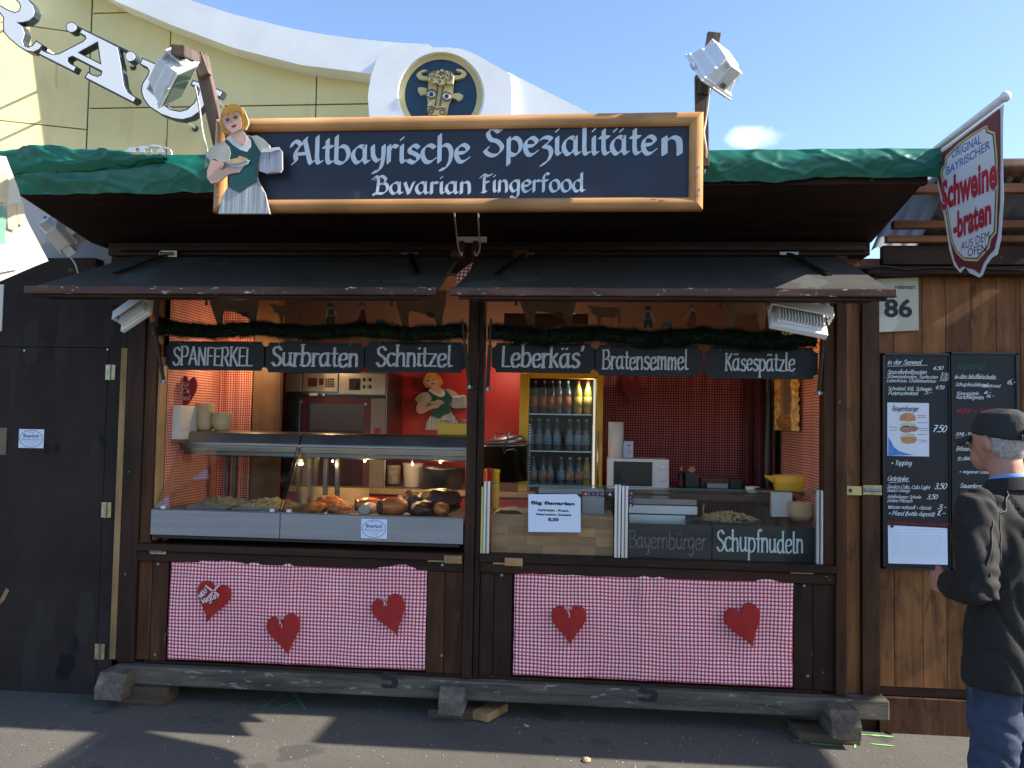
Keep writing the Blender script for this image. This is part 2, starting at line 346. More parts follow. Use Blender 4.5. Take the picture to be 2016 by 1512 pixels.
M['dheart']=mat('deep_red_heart',(.26,.012,.014),.5,var=.2,scale=12)
M['ribbon']=mat('pale_ribbon',(.75,.50,.46),.7,var=.2,scale=40)
M['yel']=mat('yellow_tub',(.72,.42,.03),.4,var=.08)
M['fryel']=mat('fridge_yellow',(.80,.44,.01),.4,var=.06)
M['white']=mat('white_plastic',(.72,.7,.66),.4,var=.06)
M['paper']=mat('white_paper',(.70,.78,.92),.7,var=.03,scale=3)
M['paper2']=mat('cream_paper',(.72,.67,.6),.7,var=.05,scale=3)
M['ink']=mat('black_ink',(.02,.022,.03),.7,var=.1)
M['greyink']=mat('grey_print',(.42,.45,.52),.7,var=.2,scale=60)
M['blueink']=mat('blue_ink',(.05,.12,.32),.7,var=.1)
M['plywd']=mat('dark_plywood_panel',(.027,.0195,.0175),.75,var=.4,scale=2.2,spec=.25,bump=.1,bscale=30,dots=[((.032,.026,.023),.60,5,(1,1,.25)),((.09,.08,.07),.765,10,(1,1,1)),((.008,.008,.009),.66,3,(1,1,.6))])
M['gf']=gingham('gingham_fabric',.0205,'X','Z',(.93,.82,.83),(.66,.13,.17),(.33,.010,.035),.0065,2.6)
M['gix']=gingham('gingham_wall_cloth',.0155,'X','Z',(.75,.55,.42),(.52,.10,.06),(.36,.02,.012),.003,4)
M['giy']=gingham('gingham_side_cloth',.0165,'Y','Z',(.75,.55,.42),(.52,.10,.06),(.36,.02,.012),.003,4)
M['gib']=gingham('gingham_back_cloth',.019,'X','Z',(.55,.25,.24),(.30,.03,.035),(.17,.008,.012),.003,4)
M['glass']=glassm('clear_glass')
M['glassd']=glassm('fridge_door_glass',(.9,.93,.94),.03,1.0,.0,.22)
M['bowl']=mat('paper_bowl',(.55,.40,.22),.7,var=.12,scale=20)
M['asph']=mat('asphalt',(.098,.089,.077),.9,var=.2,scale=1.4,bump=.9,bscale=230,dots=[((.045,.041,.037),.63,60,(1,1,1)),((.17,.155,.135),.58,170,(1,1,1)),((.05,.048,.046),.64,120,(1,1,1)),((.45,.42,.38),.72,150,(1,1,1)),((.070,.064,.056),.62,2.3,(1,1,1))])
M['spray']=mat('green_spray_paint',(.04,.36,.10),.8,var=.3,scale=30)
M['spray2']=mat('light_green_spray',(.22,.62,.18),.8,var=.25,scale=30)
M['needle']=mat('fir_needle',(.006,.022,.012),.6,var=.4,scale=20)
M['cow']=mat('painted_cow',(.11,.045,.018),.5,var=.3,scale=9,c2=(.20,.12,.07))
M['cowd']=mat('painted_cow_dark',(.07,.03,.02),.5,var=.3,scale=9)
M['gold']=mat('gilded_frame',(.62,.33,.08),.4,.4,var=.5,scale=25,bump=1,bscale=35)
M['mirror']=mat('mirror_glass',(.62,.45,.3),.25,.5,var=.1)  # reflection put into the colour: tan base stands for the mirrored room
# ---------------------------------------------------------------- lettering
G={}
def _g(k,adv,*st):
    out=[]
    for s in st:
        sm=s[0]=='c'; pts=[tuple(float(q) for q in w.split(',')) for w in s[1:].split()]
        out.append((sm,pts))
    G[k]=(adv,out)
_g('a',1.0,'c.7,.85 .45,1 .15,.8 .05,.4 .25,.02 .5,.1 .7,.4','l.7,1 .7,.15','c.7,.2 .78,.02 .92,.08')
_g('b',.92,'l.1,1.6 .1,.05','c.1,.75 .35,1 .65,.9 .78,.5 .62,.1 .35,-.02 .1,.1')
_g('c',.8,'c.7,.85 .45,1 .15,.85 .05,.45 .22,.05 .5,0 .72,.18')
_g('d',.98,'c.7,.8 .45,1 .15,.8 .05,.4 .25,.02 .5,.05 .7,.3','l.7,1.6 .7,.1','c.7,.2 .78,.02 .92,.08')
_g('e',.82,'c.1,.5 .55,.56 .68,.8 .45,1 .15,.85 .05,.45 .2,.05 .45,0 .72,.2')
_g('f',.58,'c.6,1.5 .42,1.62 .25,1.4 .25,1.0 .25,0','l.02,.95 .52,.95')
_g('g',.9,'c.68,.85 .45,1 .15,.8 .05,.45 .25,.05 .5,.1 .68,.4','c.7,1 .7,.3 .66,-.35 .38,-.58 .08,-.4')
_g('h',.92,'l.1,1.6 .1,0','c.1,.7 .4,1 .65,.88 .7,.5 .7,0')
_g('i',.4,'l.15,1 .15,.15','c.15,.2 .22,.02 .35,.08','l.14,1.38 .17,1.44')
_g('j',.45,'l.25,1 .22,-.2','c.22,-.2 .12,-.5 -.1,-.45','l.24,1.38 .27,1.44')
_g('k',.8,'l.1,1.6 .1,0','l.6,.98 .12,.45','l.25,.58 .7,.02')
_g('l',.42,'c.12,1.6 .12,.9 .12,.3 .2,.02 .38,.08')
_g('m',1.2,'l.1,1 .1,0','c.1,.7 .32,1 .5,.85 .53,.45 .53,0','c.53,.7 .77,1 .95,.85 .98,.45 .98,0')
_g('n',.88,'l.1,1 .1,0','c.1,.7 .38,1 .62,.88 .68,.5 .68,0')
_g('o',.86,'c.4,1 .12,.82 .05,.45 .2,.05 .45,0 .7,.18 .76,.6 .62,.93 .4,1')
_g('p',.9,'l.1,1 .1,-.55','c.1,.75 .35,1 .65,.9 .78,.5 .62,.1 .35,0 .1,.15')
_g('q',.9,'c.68,.85 .45,1 .15,.8 .05,.45 .25,.05 .5,.1 .68,.4','l.7,1 .7,-.55')
_g('r',.6,'l.1,1 .1,0','c.1,.65 .3,.98 .55,.92')
_g('s',.72,'c.6,.85 .4,1 .15,.88 .15,.62 .4,.5 .62,.3 .5,.05 .3,-.02 .05,.12')
_g('t',.56,'c.22,1.4 .22,.9 .22,.3 .32,.02 .52,.08','l.02,.97 .48,.97')
_g('u',.95,'c.1,1 .1,.35 .25,.02 .5,.08 .68,.35','l.68,1 .68,.15','c.68,.2 .76,.02 .9,.08')
_g('v',.8,'l.05,1 .35,0 .7,1.02')
_g('w',1.1,'l.05,1 .28,0 .52,.8 .75,0 1.0,1')
_g('x',.7,'l.05,1 .6,0','l.6,1 .05,0')
_g('y',.82,'c.08,1 .12,.4 .35,.1 .6,.3','c.68,1 .66,.2 .5,-.4 .15,-.58')
_g('z',.76,'l.08,.95 .62,.95 .08,.03 .68,.03')
for k,b in (('ä','a'),('ö','o'),('ü','u')):
    a,st=G[b]; G[k]=(a,st+[(False,[(.2,1.34),(.23,1.4)]),(False,[(.55,1.34),(.58,1.4)])])
_g('A',1.05,'l.05,0 .5,1.5 .95,0','l.22,.5 .78,.5')
_g('B',1.02,'l.12,1.5 .12,0','c.12,1.48 .6,1.5 .78,1.15 .55,.82 .15,.78','c.2,.78 .75,.75 .92,.4 .65,.03 .12,.02')
_g('C',1.0,'c.9,1.3 .6,1.5 .25,1.35 .05,.8 .2,.15 .55,0 .9,.25')
_g('D',1.1,'l.12,1.5 .12,0','c.12,1.48 .65,1.45 .98,.9 .85,.25 .5,.02 .12,.02')
_g('E',.85,'l.75,1.48 .12,1.48 .12,.02 .78,.02','l.12,.78 .65,.78')
_g('F',.82,'l.75,1.48 .12,1.48 .12,0','l.12,.78 .62,.78')
_g('G',1.05,'c.9,1.3 .6,1.5 .25,1.35 .05,.8 .2,.15 .55,0 .9,.2','l.9,.2 .9,.7 .6,.7')
_g('H',1.05,'l.12,1.5 .12,0','l.85,1.5 .85,0','l.12,.78 .85,.78')
_g('I',.4,'l.2,1.5 .2,0')
_g('K',.95,'l.12,1.5 .12,0','l.8,1.5 .15,.65','l.32,.85 .88,0')
_g('L',.8,'l.12,1.5 .12,.02 .75,.02')
_g('M',1.3,'l.1,0 .15,1.5 .6,.3 1.05,1.5 1.12,0')
_g('N',1.05,'l.12,0 .12,1.5 .85,0 .85,1.5')
_g('O',1.15,'c.55,1.5 .15,1.25 .05,.75 .2,.2 .55,0 .9,.2 1.05,.75 .9,1.3 .55,1.5')
_g('P',.92,'l.12,1.5 .12,0','c.12,1.48 .6,1.5 .82,1.1 .6,.7 .12,.68')
_g('R',1.0,'l.12,1.5 .12,0','c.12,1.48 .6,1.5 .8,1.1 .6,.75 .15,.7','l.45,.7 .88,0')
_g('S',.9,'c.8,1.25 .5,1.5 .15,1.3 .2,.95 .6,.7 .82,.4 .6,.05 .3,0 .05,.25')
_g('T',.95,'l.05,1.48 .9,1.48','l.48,1.48 .48,0')
_g('U',1.05,'c.12,1.5 .12,.6 .25,.1 .5,0 .75,.1 .88,.6 .88,1.5')
_g('V',1.0,'l.05,1.5 .48,0 .95,1.5')
_g('W',1.4,'l.05,1.5 .35,0 .68,1.2 1.0,0 1.3,1.5')
_g('X',1.0,'l.05,1.5 .9,0','l.9,1.5 .05,0')
_g('Z',.95,'l.1,1.48 .85,1.48 .08,.02 .88,.02')
_g('0',.85,'c.4,1.5 .12,1.2 .05,.75 .15,.2 .4,0 .65,.2 .75,.75 .65,1.25 .4,1.5')
_g('1',.5,'l.05,1.15 .3,1.5 .3,0')
_g('3',.8,'c.1,1.35 .4,1.5 .65,1.25 .5,.9 .25,.8 .6,.7 .7,.35 .4,0 .05,.15')
_g('4',.85,'l.55,0 .55,1.5 .05,.45 .75,.45')
_g('5',.8,'l.65,1.48 .18,1.48 .12,.85','c.12,.85 .4,.98 .68,.75 .65,.2 .35,0 .05,.15')
_g('6',.8,'c.6,1.45 .25,1.1 .06,.5 .25,.03 .55,.08 .68,.45 .45,.8 .1,.5')
_g('7',.8,'l.05,1.48 .7,1.48 .3,0','l.2,.75 .6,.75')
_g('8',.8,'c.4,.8 .12,1.1 .25,1.45 .55,1.45 .65,1.1 .4,.8 .1,.5 .15,.08 .4,0 .65,.1 .7,.5 .4,.8')
_g('.',.35,'l.12,.02 .16,.08'); _g(',',.35,'l.18,.1 .08,-.2'); _g('-',.55,'l.05,.6 .45,.62'); _g("'",.3,'l.18,1.6 .08,1.25'); _g('+',.8,'l.1,.6 .65,.6','l.38,.9 .38,.3')
_g('(',.4,'c.35,1.6 .1,1 .1,.3 .35,-.3'); _g(')',.4,'c.05,1.6 .3,1 .3,.3 .05,-.3'); _g(' ',.5); _g('*',.5,'l.1,.5 .3,.7','l.1,.7 .3,.5')
# fancy forms for the painted sign
_g('\x01',1.25,'c.0,1.05 .12,1.32 .35,1.28 .55,1.12 .8,1.5','l.72,1.42 1.02,.12','c1.02,.12 1.1,0 1.22,.1','c.66,1.2 .38,.95 .2,.55 .26,.18 .08,.0','l.3,.55 .85,.6')
_g('\x02',1.15,'c1.0,1.6 .75,1.38 .45,1.58 .15,1.35 .3,.95 .7,.8 .95,.45 .75,.08 .4,-.02 .1,.12','c.12,.1 .0,.28 .15,.42')
_g('\x03',.72,'c.05,.92 .3,1.02 .6,.92 .35,.62 .2,.5 .5,.4 .62,.1 .45,-.35 .1,-.6')
_g('\x04',1.2,'c.0,1.35 .2,1.55 .4,1.4 .38,.7 .3,.1 .05,.0','c.2,1.3 .6,1.6 .95,1.3 .75,.95 .4,.85','c.4,.85 .95,.9 1.1,.45 .8,.05 .35,.05 .1,-.1')
_g('\x05',.95,'c.05,1.3 .3,1.55 .6,1.42 .95,1.55','l.35,1.4 .32,0','l.2,0 .5,0','l.33,.85 .7,.88')
_g('\x06',.92,'l.12,1.6 .12,0','c.1,.7 .35,1 .65,.9 .76,.5 .68,.0 .45,-.38 .2,-.45')
_g('\x07',.62,'l.2,1.05 .2,0','c.62,1.52 .4,1.6 .22,1.3 .2,1.0','l.02,.95 .5,.98')
def catmull(p,k=5):
    if len(p)<3: return p
    o=[];q=[p[0]]+list(p)+[p[-1]]
    if p[0]==p[-1]: q[0]=p[-2]; q[-1]=p[1]
    for i in range(1,len(q)-2):
        a,b,c,d=q[i-1],q[i],q[i+1],q[i+2]
        for j in range(k):
            t=j/k; o.append(tuple(.5*((2*b[n])+(-a[n]+c[n])*t+(2*a[n]-5*b[n]+4*c[n]-d[n])*t*t+(-a[n]+3*b[n]-3*c[n]+d[n])*t**3) for n in (0,1)))
    o.append(p[-1]); return o
def hull(pts):
    pts=sorted(set(pts)); 
    if len(pts)<3: return pts
    def half(ps):
        h=[]
        for p in ps:
            while len(h)>1 and (h[-1][0]-h[-2][0])*(p[1]-h[-2][1])-(h[-1][1]-h[-2][1])*(p[0]-h[-2][0])<=0: h.pop()
            h.append(p)
        return h
    a=half(pts); b=half(pts[::-1]); return a[:-1]+b[:-1]
def pen(mb,text,O,U,V,N,rect,w=.14,t=.03,ang=38,slant=0,k=5,jit=0,seg=5,space=0,serif=0,fit=True):
    """calligraphic lettering: text drawn with a nib, fitted in rect=(u0,v0,u1,v1) of the frame O,U,V (N towards the viewer)"""
    x=0; strokes=[]
    for ch in text:
        adv,st=G.get(ch) or G.get(ch.upper()) or G[' ']
        dy=random.uniform(-jit,jit); sc=1+random.uniform(-jit,jit)
        for sm,p in st:
            q=[(x+a*sc+slant*b,b*sc+dy) for a,b in p]
            if serif and len(p)==2 and abs(p[0][0]-p[1][0])<.08 and abs(p[0][1]-p[1][1])>.6:
                for e in q: strokes.append([(e[0]-serif,e[1]),(e[0]+serif,e[1])])
            strokes.append(catmull(q,seg) if sm else q)
        x+=adv*sc+space
    a=R(ang); ca,sa=math.cos(a),math.sin(a)
    nib=[(ca*w/2*i-sa*t/2*j,sa*w/2*i+ca*t/2*j) for i,j in ((-1,-1),(1,-1),(1,1),(-1,1))]
    al=[p for s in strokes for p in s]
    x0=min(p[0] for p in al);x1=max(p[0] for p in al)
    y0,y1=0,1.5
    su=(rect[2]-rect[0])/(x1-x0); sv=(rect[3]-rect[1])/(y1-y0)
    L=0
    for s in strokes:
        for i in range(len(s)-1):
            h=hull([(round(s[i+e][0]+n[0],4),round(s[i+e][1]+n[1],4)) for e in (0,1) for n in nib])
            L=(L+1)%7
            if len(h)>2: mb.add([O+U*(rect[0]+(p[0]-x0)*su)+V*(rect[1]+(p[1]-y0)*sv)+N*(.0012+L*.00012) for p in h],[list(range(len(h)))])
def penpx(mb,text,x0,y0,x1,y1,Y,**kw):
    """same, on a plane facing the viewer at depth Y; y1 = baseline at the left end, y0 = cap height"""
    a=at(x0,y1,Y); b=at(x1,y1,Y); c=at(x0,y0,Y)
    pen(mb,text,Vector((a.x,Y,a.z)),Vector((1,0,0)),Vector((0,0,1)),Vector((0,-1,0)),(0,0,b.x-a.x,c.z-a.z),**kw)
def bfont(mb,text,O,U,V,N,rect,bold=0,shear=0,lift=.0012,extr=0):
    cu=bpy.data.curves.new('t','FONT'); cu.body=text; cu.size=1; cu.offset=bold; cu.shear=shear; cu.resolution_u=3
    o=bpy.data.objects.new('t',cu); COL.objects.link(o)
    dg=bpy.context.evaluated_depsgraph_get(); me=bpy.data.meshes.new_from_object(o.evaluated_get(dg))
    vs=[v.co.copy() for v in me.vertices]; fs=[list(p.vertices) for p in me.polygons]
    bpy.data.objects.remove(o); bpy.data.curves.remove(cu); bpy.data.meshes.remove(me)
    x0=min(v.x for v in vs);x1=max(v.x for v in vs);y0=min(v.y for v in vs);y1=max(v.y for v in vs)
    mb.add([O+U*(rect[0]+(v.x-x0)/(x1-x0)*(rect[2]-rect[0]))+V*(rect[1]+(v.y-y0)/(y1-y0)*(rect[3]-rect[1]))+N*lift for v in vs],fs)
def bfpx(mb,text,x0,y0,x1,y1,Y,**kw):
    a=at(x0,y1,Y); b=at(x1,y1,Y); c=at(x0,y0,Y)
    bfont(mb,text,Vector((a.x,Y,a.z)),Vector((1,0,0)),Vector((0,0,1)),Vector((0,-1,0)),(0,0,b.x-a.x,c.z-a.z),**kw)
def plate(name,loops,m,parent,Y,th,offset=0,smooth=False):
    """flat plate with holes, cut from px outlines; front face at Y, thickness th going back"""
    cu=bpy.data.curves.new('c','CURVE'); cu.dimensions='2D'; cu.fill_mode='BOTH'; cu.extrude=th/2; cu.offset=offset
    for lp in loops:
        sp=cu.splines.new('POLY'); sp.points.add(len(lp)-1); sp.use_cyclic_u=True
        for i,(x,y) in enumerate(lp):
            p=at(x,y,Y); sp.points[i].co=(p.x,p.z,0,1)
    o=bpy.data.objects.new('c',cu); COL.objects.link(o)
    dg=bpy.context.evaluated_depsgraph_get(); me=bpy.data.meshes.new_from_object(o.evaluated_get(dg))
    mb=MB(); mb.add([(v.co.x,Y+th/2-v.co.z,v.co.y) for v in me.vertices],[list(p.vertices) for p in me.polygons])
    bpy.data.objects.remove(o); bpy.data.curves.remove(cu); bpy.data.meshes.remove(me)
    return mb.build(name,m,parent)
def circ(cx,cy,r,n=24,ry=None,a0=0,a1=360): return [(cx+r*math.cos(R(a0+(a1-a0)*i/n)),cy+(ry or r)*math.sin(R(a0+(a1-a0)*i/n))) for i in range(n)]
def point_light(name,loc,e,c,size=.03,parent=None):
    l=bpy.data.lights.new(name,'POINT'); l.energy=e; l.color=c; l.shadow_soft_size=size
    o=bpy.data.objects.new(name,l); COL.objects.link(o); o.location=loc
    if parent is not None: o.parent=parent; o.location=Vector(loc)-BASE[parent.name]
    return o
X_=Vector((1,0,0));Z_=Vector((0,0,1));NY=Vector((0,-1,0))
# ================================================================ ground
g=MB(); g.grid(lambda u,v:((u-.5)*400,(v-.35)*400,0),4,4); 
tag(g.build('ground',M['asph'],recalc=False),kind='structure')
# ================================================================ brewery building behind
bw=thing('brewery_building',(-2,8,0),'pale yellow panelled hall facade with white curved cornice behind the stall','building')
YF=8.0
M['ywall']=mat('yellow_panel',(.82,.72,.36),.7,var=.05,scale=.8,dots=[((.77,.67,.33),.62,1.3,(1,1,.3)),((.66,.57,.28),.68,2.5,(4,4,.25))])
M['wcorn']=mat('white_cornice_render',(.88,.89,.88),.8,var=.08,scale=.9,bump=.1,bscale=8)
M['joint']=mat('dark_joint',(.10,.09,.045),.9)
kx=at(178,100,YF)
def zat(y,x=600): return at(x,y,YF).z
zj=[0,zat(312,600),zat(208,600),zat(10,600)+.0,zat(-130,600)]
zj=[0,1.5,3.2,zat(207,560),zat(16,560),zat(-170,560)]
xs=[kx.x]+[at(x,200,YF).x for x in (331,622,905,1170)]
tops=lambda x: 99
# cornice lower edge as px polyline (used to cut the panels)
low=[(-300,-330),(-100,-200),(100,-72),(222,0),(335,48),(459,94),(593,128),(700,141),(905,230),(1170,300)]
def lowz(X):
    ps=[at(x,y,YF) for x,y in low]
    for a,b in zip(ps,ps[1:]):
        if a.x<=X<=b.x: return a.z+(b.z-a.z)*(X-a.x)/(b.x-a.x)
    return ps[0].z if X<ps[0].x else ps[-1].z
back=MB(); 
pts=[Vector((kx.x-.0,YF+.04,0))]
n=40
xx=[kx.x+(xs[-1]-kx.x)*i/n for i in range(n+1)]
for a,b in zip(xx,xx[1:]): back.add([(a,YF+.05,0),(b,YF+.05,0),(b,YF+.05,lowz(b)+.3),(a,YF+.05,lowz(a)+.3)],[(0,1,2,3)])
back.build('joint_backing',M['joint'],bw)
for i in range(len(xs)-1):
    for j in range(len(zj)-1):
        a,b=xs[i]+.012,xs[i+1]-.012; z0,z1=zj[j]+.012,zj[j+1]-.012
        if z0>max(lowz(a),lowz(b))+.3: continue
        m=8; poly=[(a,z0),(b,z0)]
        tt=[(b+(a-b)*k/m) for k in range(m+1)]
        poly+=[(x,max(z0+.004,min(z1,lowz(x)+.25))) for x in tt]
        if max(p[1] for p in poly[2:])<z0+.02: continue
        MB().prism([(x,YF,z) for x,z in poly],(0,1,0),.045).build('wall_panel',M['ywall'],bw)
# left wing, turned towards the right
ang=R(22); ux=Vector((-math.cos(ang),-math.sin(ang)*-1,0)); ux=Vector((-math.cos(ang),-math.sin(ang),0))
ux.y=-math.sin(ang)  # comes forward to the left, so it faces right
nf=Vector((math.sin(ang),-math.cos(ang),0))
K=Vector((kx.x-.006,YF,0))
for i in range(4):
    for j in range(len(zj)-1):
        a,b=i*1.9+.01,(i+1)*1.9-.01
        z0,z1=zj[j]-(.35 if j>1 else 0)+.01,(zj[j+1]-(.35 if j>0 else 0)-.01)
        MB().prism([K+ux*a+Z_*z0,K+ux*b+Z_*z0,K+ux*b+Z_*z1,K+ux*a+Z_*z1],-nf,.045).build('wall_panel',M['ywall'],bw)
MB().prism([K+nf*-.06,K+ux*7.6-nf*.06,K+ux*7.6-nf*.06+Z_*10,K-nf*.06+Z_*10],-nf,.05).build('joint_backing',M['joint'],bw)
# cornice
upp=[(-340,-470),(-120,-330),(100,-175),(250,-70),(374,0),(459,28),(578,57),(640,68),(700,76),(770,83)]
lo2=[(-300,-330),(-100,-200),(100,-72),(222,0),(335,48),(459,94),(593,128),(700,141),(740,147)]
cn=MB(); YC=7.6
P1=[at(x,y,YC) for x,y in upp]
P2=[at(x,y,YC) for x,y in lo2]
def samp(P,n):
    X0,X1=P[0].x,P[-1].x; o=[]
    for i in range(n+1):
        X=X0+(X1-X0)*i/n
        for a,b in zip(P,P[1:]):
            if a.x-1e-6<=X<=b.x+1e-6: o.append(Vector((X,YC,a.z+(b.z-a.z)*(X-a.x)/(b.x-a.x)))); break
    return o
A_=samp(P1,60);B_=samp(P2,60)
segs=[0,11,22,33,44,60]
for s0,s1 in zip(segs,segs[1:]):
    m_=MB(); 
    for i in range(s0,s1):
        a,b,c,d=A_[i],A_[i+1],B_[i+1],B_[i]
        q=0.0
        m_.add([a,b,c,d]+[p+Vector((0,.9,0)) for p in (a,b,c,d)],[(0,3,2,1),(0,1,5,4),(3,7,6,2),(4,5,6,7)])
    m_.build('cornice',M['wcorn'],bw,smooth=False)
# medallion housing
mcx,mcy=868,188
hous=[(770,83),(844,87),(852,93),(880,93),(912,97),(938,108),(1005,146),(1008,180),(1005,300),(738,300),(728,240),(724,190),(730,150),(740,122),(752,103)]
plate('medallion_housing',[hous,circ(mcx,mcy,86,48)],M['wcorn'],bw,7.42,.7)
md=MB(); 
def ringpx(r0,Y0,r1,Y1,mm,n=56):
    a=[at(x,y,Y0) for x,y in circ(mcx,mcy,r0,n)]; b=[at(x,y,Y1) for x,y in circ(mcx,mcy,r1,n)]
    k=len(mm.v); mm.v+=a+b
    for i in range(n): mm.f.append([k+i,k+(i+1)%n,k+n+(i+1)%n,k+n+i])
M['ring']=mat('cream_ring',(.62,.54,.26),.6,var=.04); M['navy']=mat('navy_disc',(.012,.045,.09),.45,var=.1); M['ox']=mat('cream_ox_relief',(.60,.50,.24),.55,var=.05); M['brown']=mat('brown_line',(.09,.06,.03),.6)
m_=MB(); ringpx(86,7.43,82,7.500,m_); m_.build('medallion_bevel',M['wcorn'],bw,smooth=True)
m_=MB(); ringpx(82,7.500,71,7.525,m_); ringpx(71,7.525,71,7.56,m_); m_.build('medallion_ring',M['ring'],bw,smooth=True)
plate('medallion_disc',[circ(mcx,mcy,74,48)],M['navy'],bw,7.540,.05)
ZM=lambda pts: zz(780,100,10.08,pts)
face=ZM([(640,610),(630,760),(605,900),(630,1040),(615,1180),(640,1260),(760,1300),(900,1300),(980,1260),(1010,1160),(1040,1020),(1100,920),(1115,850),(1130,620)])
plate('ox_face',[face],M['ox'],bw,7.460,.1)
hair=ZM([(640,470),(700,405),(800,400),(900,368),(1000,400),(1090,410),(1140,480),(1135,560),(1120,640),(1040,650),(980,620),(930,665),(850,665),(790,625),(720,630),(640,585),(635,520)])
plate('ox_curls',[hair],M['ox'],bw,7.380,.09)
for h in ([(640,510),(540,500),(485,470),(500,430),(600,400),(605,375),(520,378),(430,430),(395,480),(440,550),(520,580),(640,585)],[(1140,490),(1250,490),(1300,460),(1290,420),(1200,395),(1195,360),(1290,362),(1370,410),(1400,460),(1340,530),(1240,560),(1140,570)]):
    plate('ox_horn',[ZM(h)],M['ox'],bw,7.480,.08)
for h in ([(600,740),(500,720),(430,730),(430,800),(480,875),(560,865),(605,850)],[(1115,850),(1240,835),(1325,880),(1290,960),(1230,995),(1180,950),(1110,930)]):
    plate('ox_ear',[ZM(h)],M['ox'],bw,7.480,.07)
for cx,cy in ((697,860),(1000,900)):
    e=plate('ox_eye',[ZM(circ(cx,cy,78,20,60))],mat('white_eye',(.75,.75,.72),.5),bw,7.435,.02)
    BASE[e.name]=BASE[bw.name]
    plate('pupil',[ZM(circ(cx,cy,42,16))],M['navy'],e,7.425,.008)
ln=MB()
def pl(mb,pts,w,Y,lift=.002,k=4):
    s=catmull(pts,k); ps=[at(x,y,Y) for x,y in s]
    for i,(a,b) in enumerate(zip(ps,ps[1:])):
        d=(b-a); 
        if d.length<1e-6: continue
        nn=Vector((-d.z,0,d.x)).normalized()*w/2; e=d.normalized()*w*.3; o=Vector((0,-lift-(i%3)*.0004,0))
        mb.add([a-nn-e+o,b-nn+e+o,b+nn+e+o,a+nn-e+o],[(0,1,2,3)])
for s in ([(820,660),(815,800),(775,1090)],[(955,640),(915,800),(870,1095)],[(635,800),(700,770),(770,800),(800,830)],[(625,910),(700,950),(770,920)],[(920,860),(990,820),(1080,860)],[(925,950),(1000,995),(1075,960)],[(650,1110),(720,1120),(800,1160),(880,1140),(980,1150)],[(670,1280),(760,1285),(830,1282)]):
    pl(ln,ZM(s),.022,7.430 if s[0][1]<700 or 1 else 7.460,.002)
for cx,cy,rx,ry in ((692,1200,46,42),(918,1220,52,42)): pl(ln,ZM(circ(cx,cy,rx,12,ry)+[(cx+rx,cy)]),.02,7.430)
for cx,cy in ((715,440),(790,430),(860,420),(970,420),(1060,445),(665,520),(760,500),(870,480),(940,440),(1000,500),(1090,510),(720,575),(830,545),(920,530),(1000,580),(1080,580),(850,610)):
    a0=random.uniform(0,360); pl(ln,ZM(circ(cx,cy,30,7,28,a0,a0+250)+[(cx+8,cy)]),.014,7.380)
ln.build('painted_lines',M['brown'],bw)['kind']='stuff'
# right sloping cornice piece
plate('cornice',[[(1000,142),(1160,222),(1240,262),(1240,330),(1000,330)]],M['wcorn'],bw,7.5,.8)
# letters on stand-off tubes
M['lface']=mat('white_letter_face',(.93,.93,.91),.4,var=.02); M['lside']=mat('dark_letter_side',(.03,.045,.06),.5)
Z1=lambda p: zz(0,0,6.72,p); Z2=lambda p: zz(240,60,8.4,p)
Rl=Z1([(355,-20),(430,60),(462,150),(440,220),(380,275),(290,295),(228,295),(300,350),(330,440),(300,540),(318,600),(370,628),(430,605),(480,545),(552,592),(510,652),(440,685),(350,670),(250,610),(120,500),(52,420),(45,300),(50,230),(0,165),(-300,-20),(-300,-120),(0,75),(100,135),(190,168),(250,150),(277,90),(255,30),(200,-20),(60,-110),(120,-160)])
Al=Z1([(1085,385),(1555,620),(1600,850),(1640,1130),(1690,1220),(1790,1290),(1760,1348),(1130,1025),(1165,960),(1225,995),(1290,1015),(1340,990),(1350,940),(960,740),(905,760),(890,800),(920,840),(1000,882),(970,938),(515,710),(545,660),(620,700),(700,722),(780,715),(1100,550),(1138,510),(1130,475),(1055,432)])
Ah=Z1([(1293,550),(1335,848),(1030,695)])
Ul=Z2([(340,465),(600,575),(760,650),(740,700),(680,760),(640,850),(618,1000),(640,1150),(700,1240),(800,1310),(950,1342),(1080,1310),(1200,1200),(1270,1060),(1285,980),(1250,930),(1150,890),(1180,830),(1480,930),(1660,1010),(1620,1090),(1510,1050),(1440,1060),(1390,1130),(1340,1250),(1260,1350),(1150,1430),(1000,1470),(850,1450),(650,1380),(450,1250),(360,1120),(325,1000),(345,880),(430,750),(455,670),(420,610),(305,550)])
YL=6.95
for loops,nm in (([Rl],'r'),([Al,Ah],'a'),([Ul],'u')):
    l=plate('facade_letter',loops,M['lside'],bw,YL,.13,offset=.012); BASE[l.name]=BASE[bw.name]
    plate('letter_face',loops,M['lface'],l,YL-.006,.006,offset=-.006)
for cx,cy in ((943,360),(1723,745)):
    l=plate('umlaut_dot',[Z1(circ(cx,cy,72,24))],M['lside'],bw,YL,.13); BASE[l.name]=BASE[bw.name]
    plate('letter_face',[Z1(circ(cx,cy,72,24))],M['lface'],l,YL-.006,.006,offset=-.012)
plate('facade_letter_bar',[Z1([(1000,330),(1700,670),(1690,710),(1560,640),(1080,400),(1000,370)])],M['lside'],bw,YL+.02,.1)
for a,b in (((75,30),(145,75)),((138,130),(140,72)),((262,130),(240,110)),((384,252),(350,232)),((5,5),(-20,-20)),((440,210),(415,190))):
    e=at(*a,YF if a[0]>178 else 7.7); c=Vector((e.x,YL+.13,e.z))
    MB().tube([c,e],.022,8).build('letter_support',M['lface'],bw)
for a in ((262,132),(384,253),(272,200)):
    p=at(*a,7.985); MB().tube([p+Vector((0,0,0)),p+Vector((0,.02,0))],.05,12).build('wall_ferrule',M['lside'],bw)
